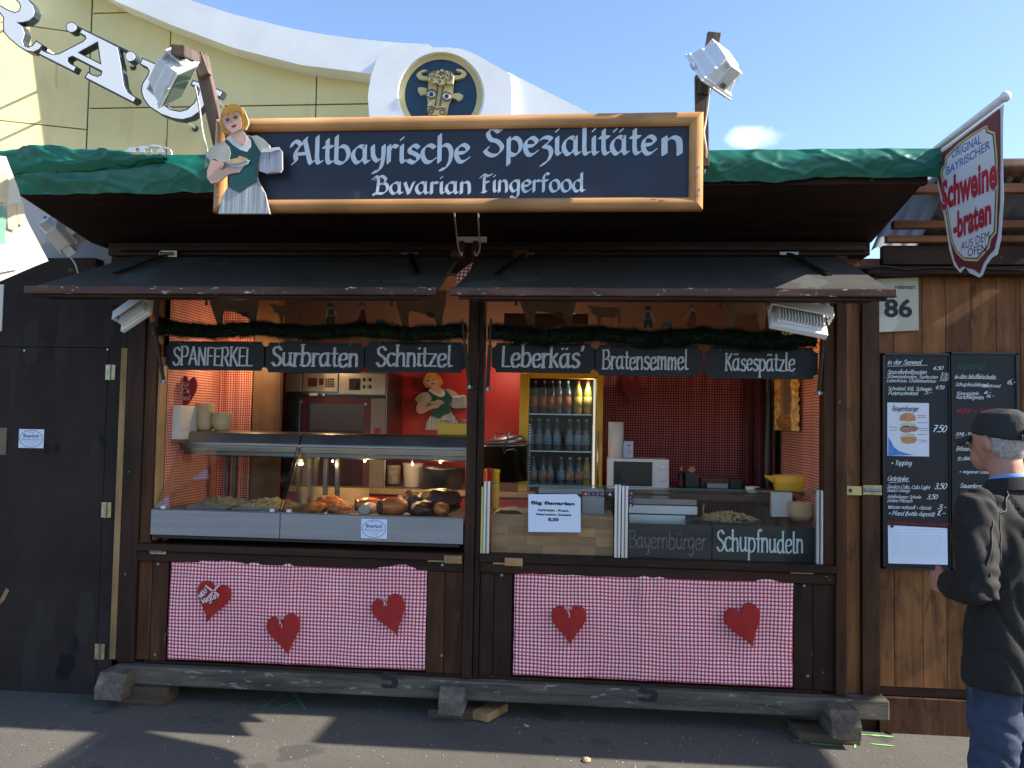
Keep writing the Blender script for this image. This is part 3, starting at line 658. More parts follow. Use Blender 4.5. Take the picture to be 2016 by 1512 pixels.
# scalloped white board on the roof behind
sc=[(205,330),(200,308)]
for cx,r in ((222,14),(243,13),(262,14),(282,17),(303,20),(323,14)): sc+=[(cx+r*math.cos(R(a)),306+(-r*.8)*math.sin(R(a))+ (2 if cx<260 else -6)) for a in (180,150,120,90,60,30,0)]
sc+=[(340,330)]
s_=plate('scalloped_board',[sc],mat('white_scallop',(.66,.68,.68),.6),None,3.2,.03); tag(s_,'white scalloped board behind the green tarpaulin at the left','board')
# ================================================================ market stall
st=thing('market_stall',(-.65,0,0),'dark brown wooden food stall with two raised serving hatches','market stall')
XL,XR=-2.72,1.41; ZS=.915
def part(n,m,mt,b=.003,par=None): return m.build(n,mt,par or st,bevel=b)
part('post',MB().box(XL,-2.615,-.02,.10,.21,2.60),M['dwz'],.006)
part('post',MB().box(-2.612,-2.545,-.008,.08,.9,2.60),M['dwz2'],.004)
part('post',MB().box(-.685,-.628,-.03,.10,.21,2.60),M['dwz'],.006)
part('post',MB().box(-.626,-.595,-.012,.09,.21,2.60),M['dwz'],.004)
part('post',MB().box(1.352,XR,-.03,.10,.21,2.60),M['dwz2'],.006)
part('post',MB().box(1.293,1.349,-.008,.09,.9,2.60),M['dwz2'],.003)
part('trim_strip',MB().box(-2.543,-2.527,0.01,.09,.92,2.0),M['pale'],.002)
# sill and rails
part('sill',MB().box(-2.612,-.688,-.045,.30,.862,.905),M['dwx'],.006)
part('sill',MB().box(-.592,1.350,-.045,.30,.862,.905),M['dwx'],.006)
part('rail',MB().box(-2.612,-.688,-.02,.05,.80,.858),M['dwx'],.004)
part('rail',MB().box(-.592,1.350,-.02,.05,.80,.858),M['dwx'],.004)
for x0,x1 in ((-2.612,-2.53),(-2.527,-2.43),(-.895,-.795),(-.792,-.688),(-.592,-.515),(-.512,-.41),(1.135,1.235),(1.238,1.350)):
    part('side_board',MB().box(x0,x1,-.012 if x1-x0<.06 else .0,.05,.225,.797),M['dwz2'] if (x1<-2 or (-.9<x0<-.77)) else M['dwz'],.004)
part('back_panel',MB().box(-2.46,-.86,.03,.05,.225,.797),M['dwx'],0)
part('back_panel',MB().box(-.44,1.17,.03,.05,.225,.797),M['dwx'],0)
part('rail',MB().box(-2.56,1.29,.0,.06,.205,.224),M['dwx'],.003)
# base beams and skids
part('base_beam',MB().box(-2.70,1.62,-.06,.10,.10,.204),M['greyx'],.008)
def skid(x0,x1,y0,par=st):
    m=MB(); m.prism([(x0,y0,.05),(x0,y0,.12),(x0,y0+.05,.19),(x0,1.9,.19),(x0,1.9,.05)],(1,0,0),x1-x0); return part('skid',m,M['greyy'],.006)
skid(-2.74,-2.58,-.20); skid(-.79,-.655,-.17); skid(1.27,1.42,-.24)
# number painted on the beam
for (x0,x1) in ((756,778),(1262,1288)):
    m=MB(); penpx(m,'5',x0,1325 if x0<800 else 1350,x1,1352 if x0<800 else 1378,-.061,w=.34,t=.3,ang=0); m.build('painted_number',mat('black_stencil_paint',(.02,.02,.02),.8,var=.3,scale=30),st)
# roof, soffit and fascia
for i in range(7):
    y0=-.70+i*.10
    part('soffit_board',MB().prism([(-2.98,y0,2.80-i*.017),(1.55,y0,2.80-i*.017),(1.55,y0+.097,2.80-(i+.97)*.017),(-2.98,y0+.097,2.80-(i+.97)*.017)],(0,0,1),.02),M['soffit'],0)
part('roof_board',MB().prism([(-3.02,-.72,2.84),(1.58,-.72,2.84),(1.58,1.95,2.86),(-3.02,1.95,2.86)],(0,0,1),.05),M['soffit'],0)
part('fascia',MB().box(-3.0,1.56,-.745,-.705,2.79,2.90),M['dwx'],.003)
part('roof_side',MB().prism([(-2.985,-.7,2.80),(-2.985,.0,2.68),(-2.985,1.9,2.68),(-2.985,1.9,2.86),(-2.985,-.7,2.86)],(1,0,0),.02),M['soffity'],0)
part('roof_side',MB().prism([(1.53,-.7,2.80),(1.53,.0,2.68),(1.53,1.9,2.68),(1.53,1.9,2.86),(1.53,-.7,2.86)],(1,0,0),.02),M['soffity'],0)
part('corner_board',MB().box(-2.86,-2.722,.0,.05,2.30,2.598),M['dwz'])
part('header_beam',MB().box(-2.86,1.53,-.035,.09,2.60,2.675),M['soffity'],.004)
part('header_trim',MB().box(-2.78,1.50,-.075,-.037,2.62,2.645),M['soffity'],.003)
part('header_beam',MB().box(-2.72,1.41,-.012,.09,2.50,2.598),M['soffit'],.004)
# interior shell
part('ceiling',MB().box(-2.7,1.39,.1,1.8,2.66,2.675),M['peach'],0)
part('stall_floor',MB().box(-2.7,1.39,.06,1.8,.206,.22),M['bwork'],0)
part('back_wall',MB().box(-2.7,-.46,1.70,1.73,.22,2.15),M['red'],0)
part('back_wall',MB().box(-.455,.0,1.70,1.73,.22,2.15),M['red'],0)
part('back_wall',MB().box(-2.7,1.39,1.695,1.735,2.151,2.66),M['peach'],0)
part('door_joint',MB().box(-.457,-.45,1.692,1.70,.9,2.15),M['joint'],0)
M['gib2']=M['gib']
def cloth(n,fn,mt,nu=60,nv=20,par=st): return MB().grid(fn,nu,nv).build(n,mt,par,smooth=True,recalc=False)
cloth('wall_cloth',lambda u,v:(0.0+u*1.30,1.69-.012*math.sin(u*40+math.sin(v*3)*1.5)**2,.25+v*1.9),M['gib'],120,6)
cloth('wall_cloth',lambda u,v:(.03+u*.045,1.60,.6+v*1.6),M['gix'],2,2)
part('side_wall',MB().box(-2.72,-2.54,.1,.12,.22,.9),M['dwz'],0)
part('back_wall',MB().box(.001,1.389,1.70,1.73,.22,2.15),M['dheart'],0)
part('side_wall',MB().box(-2.72,-2.70,.1,1.74,.22,2.66),M['dwz'],0)
part('side_wall',MB().box(1.39,1.41,.1,1.74,.22,2.66),M['dwz'],0)
YP=atX(435,700,-2.52).y
cloth('wall_cloth',lambda u,v:(-2.524+.004*math.sin(u*25),.09+u*(YP-.09),.6+v*2.05),M['giy'],30,4)
XP1,XP2=at(497,760,YP).x,at(552,760,YP).x
cloth('wall_cloth',lambda u,v:(-2.524+u*(XP1+2.524),YP+.006*math.sin(u*18),.6+v*2.05),M['gix'],30,4)
part('partition',MB().box(XP1,XP2-.03,YP+.01,YP+.03,.22,2.66),M['ply'],.002)
part('partition_edge',MB().box(XP2-.028,XP2,YP+.0,YP+.05,.22,2.66),M['ply'],.002)
cloth('wall_cloth',lambda u,v:(1.292-.004*math.sin(u*22),.09+u*.95,.6+v*2.0),M['giy'],30,4)
part('partition',MB().box(1.23,1.262,1.05,1.12,.6,2.5),M['ply'],.002)
cloth('wall_cloth',lambda u,v:(1.12+u*.1,1.30+u*.25,.6+v*1.7),M['gix'],6,4)
# ---- hatches (raised shutters)
def hatch(x0,x1,h0,h1,lab):
    yh,zh,yf,zf=-.06,2.585,-.66,2.303
    h=MB().prism([(h0,yh,zh),(h1,yh,zh),(x1,yf,zf),(x0,yf,zf)],(0,0,-1),.03).build('hatch',M['felt'],st)
    h['label']=lab; BASE[h.name]=BASE[st.name]
    MB().box(x0-.01,x1+.01,yf-.035,yf+.0,zf-.035,zf+.006).build('hatch_moulding',M['rimx'],h,bevel=.006)
    MB().box(x0+.03,x1-.03,yf-.018,yf+.008,zf-.050,zf-.036).build('hatch_moulding',M['dwx'],h,bevel=.004)
    MB().box(x0+.09,x1-.09,yf+.01,yf+.06,zf-.052,zf-.040).build('hatch_moulding',M['dwx'],h,bevel=.002)
    for fx in (.12,.86):
        X=h0+(h1-h0)*fx; sgn=-1 if fx<.5 else 1
        MB().box(X-.05,X+.05,-.085,-.05,2.592,2.608).build('hinge_plate',M['steeld'],h)
        m=MB(); m.beam((X,-.08,2.60),(X+sgn*.12,-.42,2.42),.03,.01); m.build('hinge_strap',M['blackp'],h)
    return h
h1=hatch(-2.90,-.765,-2.70,-.75,'left serving hatch propped open')
h2=hatch(-.675,1.43,-.60,1.36,'right serving hatch propped open')
MB().add([(h2x,-.02,2.56) for h2x in ()],[])
# gas struts
for (a,b) in (((298,618),(322,748)),((912,650),(924,758)),((966,650),(960,762)),((1622,655),(1612,770))):
    p=at(*a,-.12); q=at(*b,-.05); t_=(q-p)
    m=MB().tube([p-t_*.2,p+t_*.25],.006,8).tube([p+t_*.25,q],.011,8); g_=m.build('gas_strut',M['blackp'],st); BASE[g_.name]=BASE[st.name]
    MB().tube([q,q+Vector((0,0,-.02))],.008,6).tube([q+Vector((-.02,0,-.012)),q+Vector((.02,0,-.012))],.007,6).build('strut_end',M['steel'],g_)
    if a[0] in (298,1622): MB().tube([p-t_*.05,p+t_*.12],.013,8).build('strut_tape',mat('orange_tape',(.5,.13,.04),.5),g_)
# bolts, latches
def latch(px,py,Y,w,mt='brass',block=None):
    p=at(px,py,Y)
    m=MB().box(p.x-w/2,p.x+w/2,Y-.006,Y,p.z-.02,p.z+.02); l=m.build('barrel_bolt',M[mt],st,bevel=.002); BASE[l.name]=BASE[st.name]
    MB().tube([(p.x-w*.45,Y-.014,p.z),(p.x+w*.3,Y-.014,p.z)],.009,8).build('bolt_rod',M['steel'],l)
    if block:
        q=at(block,py,Y); MB().box(q.x-.05,q.x+.05,Y-.03,Y,p.z-.022,p.z+.022).build('bolt_block',M['pale'],l,bevel=.002)
latch(312,1084,-.022,.10); latch(858,1099,-.022,.09,block=893); latch(985,1104,-.022,.08,block=1012); latch(1578,1122,-.022,.12)
latch(333,500,-.09,.1); 
for x,y in ((312,1110),(871,1112),(988,1132),(1583,1153),(306,1288),(1590,1330),(870,1290)):
    p=at(x,y,-.018); MB().tube([p,p-Vector((0,.006,0))],.008,10).build('screw_head',M['steel'],st)
# metal label strip above the centre
m=MB(); m.pb(897,455,962,463,-.10,.02); m.build('cable_board',M['tim'],st)
m=MB(); m.pb(900,466,958,477,-.105,.02); m.build('connector_strip',M['white'],st)
MB().pb(888,493,915,507,-.10,.03).build('bolt_block',M['bwork'],st); MB().pb(1010,492,1040,507,-.10,.03).build('bolt_block',M['bwork'],st)
for x in (909,936):
    MB().lathe(at(x,490,-.12),[(.014,-.04),(.02,-.02),(.02,.035),(.01,.045)],12).build('red_plug',mat('red_plastic',(.07,.008,.012),.6),st)
# gingham panels
def panel(x0,y0,x1,y1,lab):
    a=at(x0,(y0+y1)/2,-.005).x; b=at(x1,(y0+y1)/2,-.005).x; z1=at((x0+x1)/2,y0,-.005).z; z0=at((x0+x1)/2,y1,-.005).z
    def fn(u,v):
        e=min(1,min(u,1-u,v,1-v)*30)
        w=.014*noise.noise(Vector((u*5,v*1.2,x0*.01)))+.012*math.exp(-((u-.47)/.02)**2)*(.5+noise.noise(Vector((v*4,1,1))))+.005*noise.noise(Vector((u*16,v*4,3)))+.002*noise.noise(Vector((u*40,v*22,3)))
        wav=.0015*noise.noise(Vector((u*9,7,x0)))
        return (a+u*(b-a)+.003*noise.noise(Vector((2,v*9,1))),-.012-e*.006-w,z0+v*(z1-z0)+wav*(1 if v>.5 else -1)*min(1,abs(v-.5)*2))
    m=MB().grid(fn,150,60)
    n0=len(m.v); m.box(a+.005,b-.005,-.008,.028,z0+.005,z1-.005)
    o=m.build('gingham_panel',M['gf'],None,smooth=True,recalc=False)
    return tag(o,lab,'cloth panel','red and white checked cloth panels')
panel(334,1104,839,1308,'checked cloth panel with three hearts under the meat display case')
panel(1012,1132,1561,1340,'checked cloth panel with two hearts under the glass screens')
# hearts
def heart_pts(n=40):
    o=[]
    for i in range(n):
        t=2*math.pi*i/n; x=16*math.sin(t)**3; y=13*math.cos(t)-5*math.cos(2*t)-2*math.cos(3*t)-math.cos(4*t)
        if y<0: y*=1.25; x*=1-.12*min(1,-y/20)
        o.append((x/32,y/32))
    return o
def heart(cx,cy,w,h,rot,Y,lab,mt,grp='red wooden hearts on the checked panels',bow=1,split=True,name='wooden_heart',sx=-1):
    c=at(cx,cy,Y); sc=abs(at(cx+w/2,cy,Y).x-at(cx-w/2,cy,Y).x); sh=abs(at(cx,cy-h/2,Y).z-at(cx,cy+h/2,Y).z)
    hp=heart_pts(); ymn=min(p[1] for p in hp); ymx=max(p[1] for p in hp)
    ca,sa=math.cos(R(rot)),math.sin(R(rot))
    def tr(x,y): 
        x,y=x*sc,(y-(ymn+ymx)/2)/(ymx-ymn)*sh; return Vector((c.x+x*ca-y*sa,Y,c.z+x*sa+y*ca))
    m=MB(); N=len(hp); layers=[(1,0),(1,-.011),(.965,-.015),(.6,-.0165),(0.02,-.0175)]
    base=0; 
    for k,(s,o) in enumerate(layers):
        for x,y in hp: p=tr(x*s,(y-.1)*s+.1); p.y+=o; m.v.append(p)
    for k in range(len(layers)-1):
        for i in range(N): m.f.append([k*N+i,k*N+(i+1)%N,(k+1)*N+(i+1)%N,(k+1)*N+i])
    m.f.append([(len(layers)-1)*N+i for i in range(N)])
    o=m.build(name,mt,None,smooth=False); tag(o,lab,'heart',grp)
    if split:
        t=MB(); t.tube([tr(0,.33)+Vector((0,-.0165,0)),tr(.02,0)+Vector((0,-.018,0)),tr(.0,-.5)+Vector((0,-.015,0))],.0016,5); t.build('carved_line',M['dheart'],o)
    if bow:
        t=MB(); rnd=random.Random(int(cx))
        top=tr(0,.33)+Vector((0,-.027,0))
        for k in range(3):
            dx=rnd.uniform(-.009,.012); ln_s=rnd.uniform(.035,.062)
            ps=catmull([(top.x,top.z),(top.x+dx*.2-.003,top.z-ln_s*.4),(top.x+dx+.003,top.z-ln_s*.7),(top.x+dx,top.z-ln_s)],4)
            t.tube([(a_,top.y-.001,b_) for a_,b_ in ps],.0017,5)
        for sg_ in (-1,1):
            ps=catmull([(top.x,top.z),(top.x+sg_*.013,top.z+.006),(top.x+sg_*.019,top.z-.002),(top.x+sg_*.011,top.z-.006),(top.x,top.z)],4)
            t.tube([(a_,top.y-.003,b_) for a_,b_ in ps],.0016,5)
        t.ball(top,.004,.004,.004,8,6); t.build('ribbon_bow',M['ribbon'],o)
    return o
hv=heart(418,1186,66,80,-12,-.03,'red heart lettered NEU vegan, leftmost on the left cloth panel',M['heart'],bow=0,split=False)
heart(562,1251,66,82,12,-.03,'red heart with a small ribbon, lowest of the three on the left panel',M['heart'],bow=1)
heart(771,1214,66,84,20,-.03,'tilted red heart with hanging ribbon at the right of the left panel',M['heart'],bow=1)
heart(1121,1232,70,80,4,-.03,'upright red heart with ribbon on the left half of the right panel',M['heart'],bow=1)
heart(1468,1234,72,88,20,-.03,'tilted red heart without ribbon at the right of the right panel',M['heart'],bow=0)
p=at(418,1186,-.06); m=MB()
U=Vector((math.cos(R(22)),0,math.sin(R(22)))); Vv=Vector((-math.sin(R(22)),0,math.cos(R(22))))
pen(m,'vegan',at(399,1188,-.063),U,Vv,NY,(0,0,.098,.034),w=.2,t=.1)
U2=Vector((math.cos(R(50)),0,math.sin(R(50)))); V2=Vector((-math.sin(R(50)),0,math.cos(R(50))))
pen(m,'NEU',at(397,1177,-.063),U2,V2,NY,(0,0,.05,.024),w=.25,t=.12)
m.build('lettering',M['chalkw'],hv)
m=MB(); 
for a,b in (((404,1153),(431,1172)),((432,1151),(408,1178)),((408,1178),(405,1186))):
    m.beam(at(*a,-.066),at(*b,-.066),.011,.003,(0,1,0))
m.build('ribbon_cross',M['ribbon'],hv)
# wooden support blocks
for i,(x0,x1,y0,y1,z1,lab) in enumerate(((-2.66,-2.38,-.10,.08,.098,'wooden block under the left end of the stall'),(-.86,-.57,-.08,.08,.048,'dark wooden block under the middle skid'),(1.12,1.44,-.16,.06,.05,'wooden block under the right skid, partly sunlit'))):
    o=MB().box(x0,x1,y0,y1,.002,z1 if i==0 else .049).build('support_block',M['block'],None,bevel=.004); tag(o,lab,'wooden block','blocks propping up the stall')
    if i==0: pass
o=MB().obox((-.52,.0,.03),.10,.22,.045,Matrix.Rotation(R(-25),3,'Z')).build('support_block',M['pale'],None,bevel=.003); tag(o,'short pale offcut of wood beside the middle block','wooden block')
# ================================================================ green tarpaulin
def tarpfn(x0,x1,seed,z0a,z0b,z1a,z1b,rough=1):
    def fn(u,v):
        x=x0+(x1-x0)*u; zt=z1a+(z1b-z1a)*u; zb=z0a+(z0b-z0a)*u
        nz=noise.noise(Vector((x*2.2,v*2,seed)))*.5+noise.noise(Vector((x*7,v*5,seed+3)))*.3+noise.noise(Vector((x*19+v*6,v*9,seed)))*.15
        rdg=(1-abs(noise.noise(Vector((x*3.1+v*1.5,v*2.2,seed+7))))*4); rdg=max(0,rdg)**2*.6+max(0,1-abs(noise.noise(Vector((x*8-v*2.5,v*3,seed+1))))*5)**2*.35
        hem=.022*noise.noise(Vector((x*3,0,seed)))+.01*noise.noise(Vector((x*11,0,seed)))
        if v<.55: 
            k=v/.55; z=zb+hem*(1-k)+(zt-zb)*k; y=-.775-.028*math.sin(k*math.pi*.8)-.02*nz*rough-.013*rdg
        else:
            k=(v-.55)/.45; y=-.765+k*1.1-.01*nz; z=zt+.035*math.sin(min(1,k*6)*math.pi/2)*1-.02*k+.03*nz*rough*(1-k*.5)
        return (x,y,z)
    return fn
o=MB().grid(tarpfn(-3.02,1.60,2.0,2.755,2.815,2.955,2.945),420,44).build('green_tarpaulin',M['tarp'],None,smooth=True,recalc=False)
tag(o,'glossy green tarpaulin wrapped over the front edge of the stall roof','tarpaulin')
def fold(u,v):
    x=-3.45+u*1.35; b=max(0,1-abs(noise.noise(Vector((x*5,v*4,19))))*4)*.02+noise.noise(Vector((x*4,v*3,9)))*.05+noise.noise(Vector((x*12,v*8,9)))*.02
    zt=3.02-.05*abs(u-.4)*2-.07*max(0,u-.6)
    return (x,-.80-.05*math.sin(v*3)-b*.5+(v>.8)*(v-.8)*1.5, (2.80+.1*u)+v*(zt-2.80-.1*u)+b*.5)
o=MB().grid(fold,90,24).build('green_tarpaulin',M['tarp'],None,smooth=True,recalc=False)
tag(o,'crumpled folded end of green tarpaulin above the left tarp corner','tarpaulin')
for x,y in ((1446,305),(1553,343),(1648,375),(1537,358)):
    pass
# ================================================================ signboard
YS=-1.0
sg=thing('signboard',(-.63,YS,2.6),'long blue-black shop sign reading Altbayrische Spezialitäten in an orange wooden frame','sign')
x0,x1,z0,z1=-1.765,.497,2.61,3.052
MB().box(x0+.06,x1-.06,YS+.012,YS+.03,z0+.05,z1-.05).build('sign_panel',M['slateb'],sg)
def rail(p,q,ax,mt):
    m=MB(); p=Vector(p);q=Vector(q); d=(q-p).normalized(); 
    k=[]
    for t in range(13):
        a=math.pi*t/12; k.append((math.cos(a),math.sin(a)))
    side=Vector((0,0,1)) if ax=='x' else Vector((1,0,0)); w=.028
    inset=w
    n=len(k); 
    for end,s in ((p,1),(q,-1)):
        for a,b in k: m.v.append(end+side*a*w+Vector((0,-1,0))*b*.022+d*s*(0 if True else 0)+d*s*((-a*w if (MIT==-1) else a*w)))
    for i in range(n-1): m.f.append([i,i+1,n+i+1,n+i])
    m.f.append([0,n,2*n-1,n-1]); m.f.append(list(range(n))); m.f.append([2*n-1-i for i in range(n)])
    o=m.build('frame_rail',mt,sg,smooth=False); return o
MIT=1
w=.032
def frail(pts4,mt):
    """mitred half-round rail: pts4=(outer a, outer b, inner b, inner a)"""
    a,b,c,d=[Vector(p) for p in pts4]; m=MB(); n=8
    for i in range(n+1):
        t=i/n; h=math.sin(math.pi*t)**.6*.018
        m.v.append(a.lerp(d,t)+Vector((0,-h,0))); m.v.append(b.lerp(c,t)+Vector((0,-h,0)))
    for i in range(n): m.f.append([2*i,2*i+1,2*i+3,2*i+2])
    for i in range(n+1):
        pass
    k=len(m.v); m.v+= [p+Vector((0,.035,0)) for p in (a,b,c,d)]
    m.f+=[[k,k+1,k+2,k+3],[0,k,k+1,1],[2*n,2*n+1,k+2,k+3]]
    m.f.append([2*i for i in range(n+1)]+[k+3,k]); m.f.append([2*i+1 for i in range(n+1)]+[k+2,k+1])
    m.build('frame_rail',mt,sg,smooth=False)
fwd=.062
o_=[(x0,YS,z1),(x1,YS,z1),(x1,YS,z0),(x0,YS,z0)]; i_=[(x0+fwd,YS,z1-fwd),(x1-fwd,YS,z1-fwd),(x1-fwd,YS,z0+fwd*.9),(x0+fwd,YS,z0+fwd*.9)]
frail((o_[0],o_[1],i_[1],i_[0]),M['frame']); frail((o_[3],o_[2],i_[2],i_[3]),M['frame']); frail((o_[0],o_[3],i_[3],i_[0]),M['framez']); frail((o_[1],o_[2],i_[2],i_[1]),M['framez'])
m=MB(); YT=YS+.011
O=Vector((0,YT,0))
def sgpen(txt,xa,xb,yb,yt,**kw):
    a=at(xa,yb,YT); b=at(xb,yb,YT); c=at(xa,yt,YT)
    pen(m,txt,Vector((a.x,YT,a.z)),X_,Z_,NY,(0,0,b.x-a.x,c.z-a.z),**kw)
sgpen('\x01ltbayrisc\x06e',574,922,322,273,w=.27,t=.055,ang=42,space=.06,slant=.0)
sgpen('\x02pe\x03ialität e n'.replace(' e n','e')+'',955,1290,306,256,w=.27,t=.055,ang=42,space=.07)
sgpen('n',1308,1338,304,254,w=.27,t=.055,ang=42)
sgpen('\x04avarian',734,924,382,349,w=.27,t=.055,ang=42,space=.07)
sgpen('\x05inger\x07ood',946,1150,378,345,w=.27,t=.055,ang=42,space=.07)
m.build('lettering',M['signw'],sg)
for x,y in ((1374,330),(1372,345),(1373,385),(1376,374),(427,312),(424,345),(428,385)):
    p=at(x,y,YS-.026); MB().tube([p,p-Vector((0,.003,0))],.0065,8).build('screw_head',M['steel'],sg)
# ---------------- painted figure cut-out
skin=mat('painted_skin',(.60,.37,.28),.5,var=.08,scale=12); hairm=mat('painted_fair_hair',(.50,.25,.04),.5,var=.35,scale=22)
bod=mat('painted_green_bodice',(.012,.075,.07),.5,var=.15,scale=10); slv=mat('painted_grey_sleeve',(.36,.35,.30),.5,var=.35,scale=7); blouse=mat('painted_white_blouse',(.62,.62,.60),.5,var=.15,scale=30)
stein=mat('painted_grey_stein',(.28,.31,.36),.5,var=.3,scale=9,stretch=(4,1,.5)); skirt=mat('painted_striped_skirt',(.55,.56,.50),.5,c2=(.10,.14,.22),scale=20,stretch=(5,1,.16)); dark=mat('painted_dark',(.03,.03,.05),.5); lip=mat('painted_lips',(.17,.02,.04),.5); plt=mat('painted_plate',(.35,.45,.52),.5,var=.2); food=mat('painted_food',(.55,.36,.18),.5,var=.3,scale=40)
def maid(f,Y,lab,tone=1):
    """f maps drawing coordinates (126 per 20px of the sign zoom) to pixels"""
    t=thing('maid_figure',at(*f([(560,1450)])[0],Y),lab,'painted figure','flat painted figures of a maid with beer mugs')
    def pt(n,pts,mt,d,th=.004): 
        return plate(n,[f(pts)],mt,t,Y-d,th)
    out=[(340,130),(400,90),(470,92),(540,130),(580,190),(620,290),(625,340),(590,410),(550,420),(590,470),(660,490),(730,480),(800,520),(880,600),(900,650),(1000,625),(1040,680),(1045,900),(1020,940),(850,955),(760,920),(750,840),(730,980),(760,1070),(830,1200),(890,1455),(250,1455),(290,1250),(370,1120),(390,1020),(370,960),(250,1060),(160,1080),(110,1010),(110,920),(150,820),(95,740),(140,650),(240,570),(320,555),(390,470),(300,440),(262,330),(290,200)]
    b=plate('board',[f(out)],slv,t,Y,.012)
    pt('skirt',[(370,1120),(520,1190),(740,1070),(830,1200),(885,1450),(255,1450),(295,1250)],skirt,.004)
    pt('bodice',[(330,550),(400,490),(580,660),(640,560),(600,480),(660,500),(730,620),(775,700),(725,850),(730,1050),(600,1110),(520,1195),(370,1120),(395,1010),(400,880),(400,700)],bod,.008)
    pt('collar',[(350,520),(395,480),(560,610),(600,480),(650,540),(655,620),(600,685),(520,660),(430,600)],blouse,.012)
    pt('neck',[(400,470),(430,420),(530,400),(550,430),(595,490),(605,540),(570,600),(520,585),(395,485)],skin,.014)
    pt('hair',[(340,130),(400,92),(470,94),(540,132),(580,190),(618,290),(622,340),(590,405),(540,410),(540,300),(480,200),(400,240),(310,260),(340,380),(385,465),(310,445),(265,330),(292,200)],hairm,.018)
    pt('hair',[(330,140),(400,100),(480,100),(540,150),(560,220),(500,180),(440,190),(400,240),(380,210),(310,240),(300,200)],hairm,.024)
    pt('face',[(310,250),(370,215),(410,235),(440,195),(480,185),(515,240),(540,330),(530,400),(480,430),(430,450),(385,430),(330,370),(302,300)],skin,.020)
    pt('sleeve',[(320,555),(240,570),(140,650),(95,740),(150,790),(200,770),(290,820),(380,800),(402,700),(380,620)],slv,.014)
    pt('sleeve',[(660,490),(730,482),(800,520),(878,600),(900,660),(780,700)],slv,.012)
    pt('arm',[(160,780),(290,815),(320,830),(270,915),(330,900),(380,870),(560,865),(500,940),(390,960),(250,1060),(160,1078),(112,1010),(112,920)],skin,.018)
    pt('plate',[(330,815),(640,785),(610,840),(520,880),(420,880)],plt,.022); pt('food',[(360,815),(400,780),(490,760),(510,735),(600,765),(610,795),(500,830),(390,835)],food,.026)
    for q in ([(780,690),(880,680),(890,940),(850,955),(755,920)],[(890,660),(1020,650),(1040,690),(1042,900),(1020,938),(890,935)]): pt('beer_mug',q,stein,.010,.006)
    pt('mug_foam',[(790,650),(870,640),(1000,625),(1030,660),(960,668),(890,690),(780,692)],blouse,.014)
    for q in ([(340,280),(385,272),(385,298),(350,305)],[(435,255),(485,240),(480,265),(445,275)]): pt('eye',q,dark,.024,.002)
    pt('mouth',[(405,370),(440,350),(478,343),(465,372),(430,385)],lip,.024,.002)
    for q in ([(345,262),(390,250),(392,256),(346,270)],[(432,228),(480,218),(482,225),(434,238)],[(420,310),(428,290),(436,318),(424,325)]): pt('brow',q,hairm,.024,.002)
    return t
maid(lambda p: zz(390,190,6.3,p),-1.055,'painted maid with plate and beer mugs fixed to the left end of the sign')
# ---------------- floodlights on poles
def flood(origin,rot,lab,sz=1.0,name='floodlight',lit=False,fins=False):
    """box floodlight; local: lens faces -Z, width X"""
    t=thing(name,origin,lab,'floodlight','white floodlights on the stall')
    o=Vector(origin)
    def tf(mb): mb.v=[o+rot@(v*sz) for v in mb.v]; return mb
    m=MB()
    if fins:
        m.box(-.13,.13,-.10,.10,-.012,.018); m.box(-.105,.105,-.08,.08,.018,.03)
        tf(m).build('housing',M['lampw'],t,bevel=.006)
        for i in range(15):
            tf(MB().box(-.098+i*.014,-.094+i*.014,-.075,.075,.03,.052)).build('cooling_fin',M['lampw'],t)
        tf(MB().box(-.115,.115,-.085,.085,-.016,-.013)).build('lens',M['lampg'],t)
        tf(MB().tube([(.10,.05,.035),(.12,.06,.07)],.018,10)).build('junction_gland',M['lampw'],t)
    else:
        m.rings([((0,0,-.005),(.15,0,0),(0,.10,0)),((0,0,.0),(.15,0,0),(0,.10,0))],4)
        m=MB(); sec=[(-.005,.125,.095),(.02,.125,.095),(.022,.115,.086),(.075,.10,.07),(.08,.095,.06),(.135,.075,.045),(.14,.06,.035)]
        for z,a,b in sec: m.v+= [Vector((-a,-b,z)),Vector((a,-b,z)),Vector((a,b,z)),Vector((-a,b,z))]
        for i in range(len(sec)-1):
            for j in range(4): m.f.append([i*4+j,i*4+(j+1)%4,(i+1)*4+(j+1)%4,(i+1)*4+j])
        m.f.append([0,3,2,1]); k=(len(sec)-1)*4; m.f.append([k,k+1,k+2,k+3])
        tf(m).build('housing',M['lampw'],t,bevel=.007)
        tf(MB().box(-.11,.11,-.08,.08,-.009,-.006)).build('lens',M['lampg'],t)
        tf(MB().box(-.132,.132,-.102,.102,-.003,.006)).build('lens_frame',M['lampw'],t,bevel=.003)
        tf(MB().box(-.03,.03,.08,.125,.05,.11)).build('junction_box',M['lampw'],t,bevel=.005)
        tf(MB().box(-.02,.02,-.112,-.095,-.006,.012)).build('latch_clip',M['alu'],t)
    br=MB()
    hb_=.12 if not fins else .07
    br.box(-.140,-.134,-.032,.032,.02,hb_).box(.134,.140,-.032,.032,.02,hb_).box(-.140,.140,-.032,.032,hb_,hb_+.008)
    tf(br).build('bracket',M['lampw'],t,bevel=.001)
    for s in (-1,1): tf(MB().tube([(s*.13,0,.04),(s*.152,0,.04)],.012,10)).build('bracket_bolt',M['steel'],t)
    return t
def aim(n,xd):
    z=-Vector(n).normalized(); x=Vector(xd); x=(x-z*x.dot(z)).normalized(); y=z.cross(x); return Matrix((x,y,z)).transposed()
def rotm(z,x,y=0): return (Matrix.Rotation(R(z),3,'Z')@Matrix.Rotation(R(x),3,'X')@Matrix.Rotation(R(y),3,'Y'))
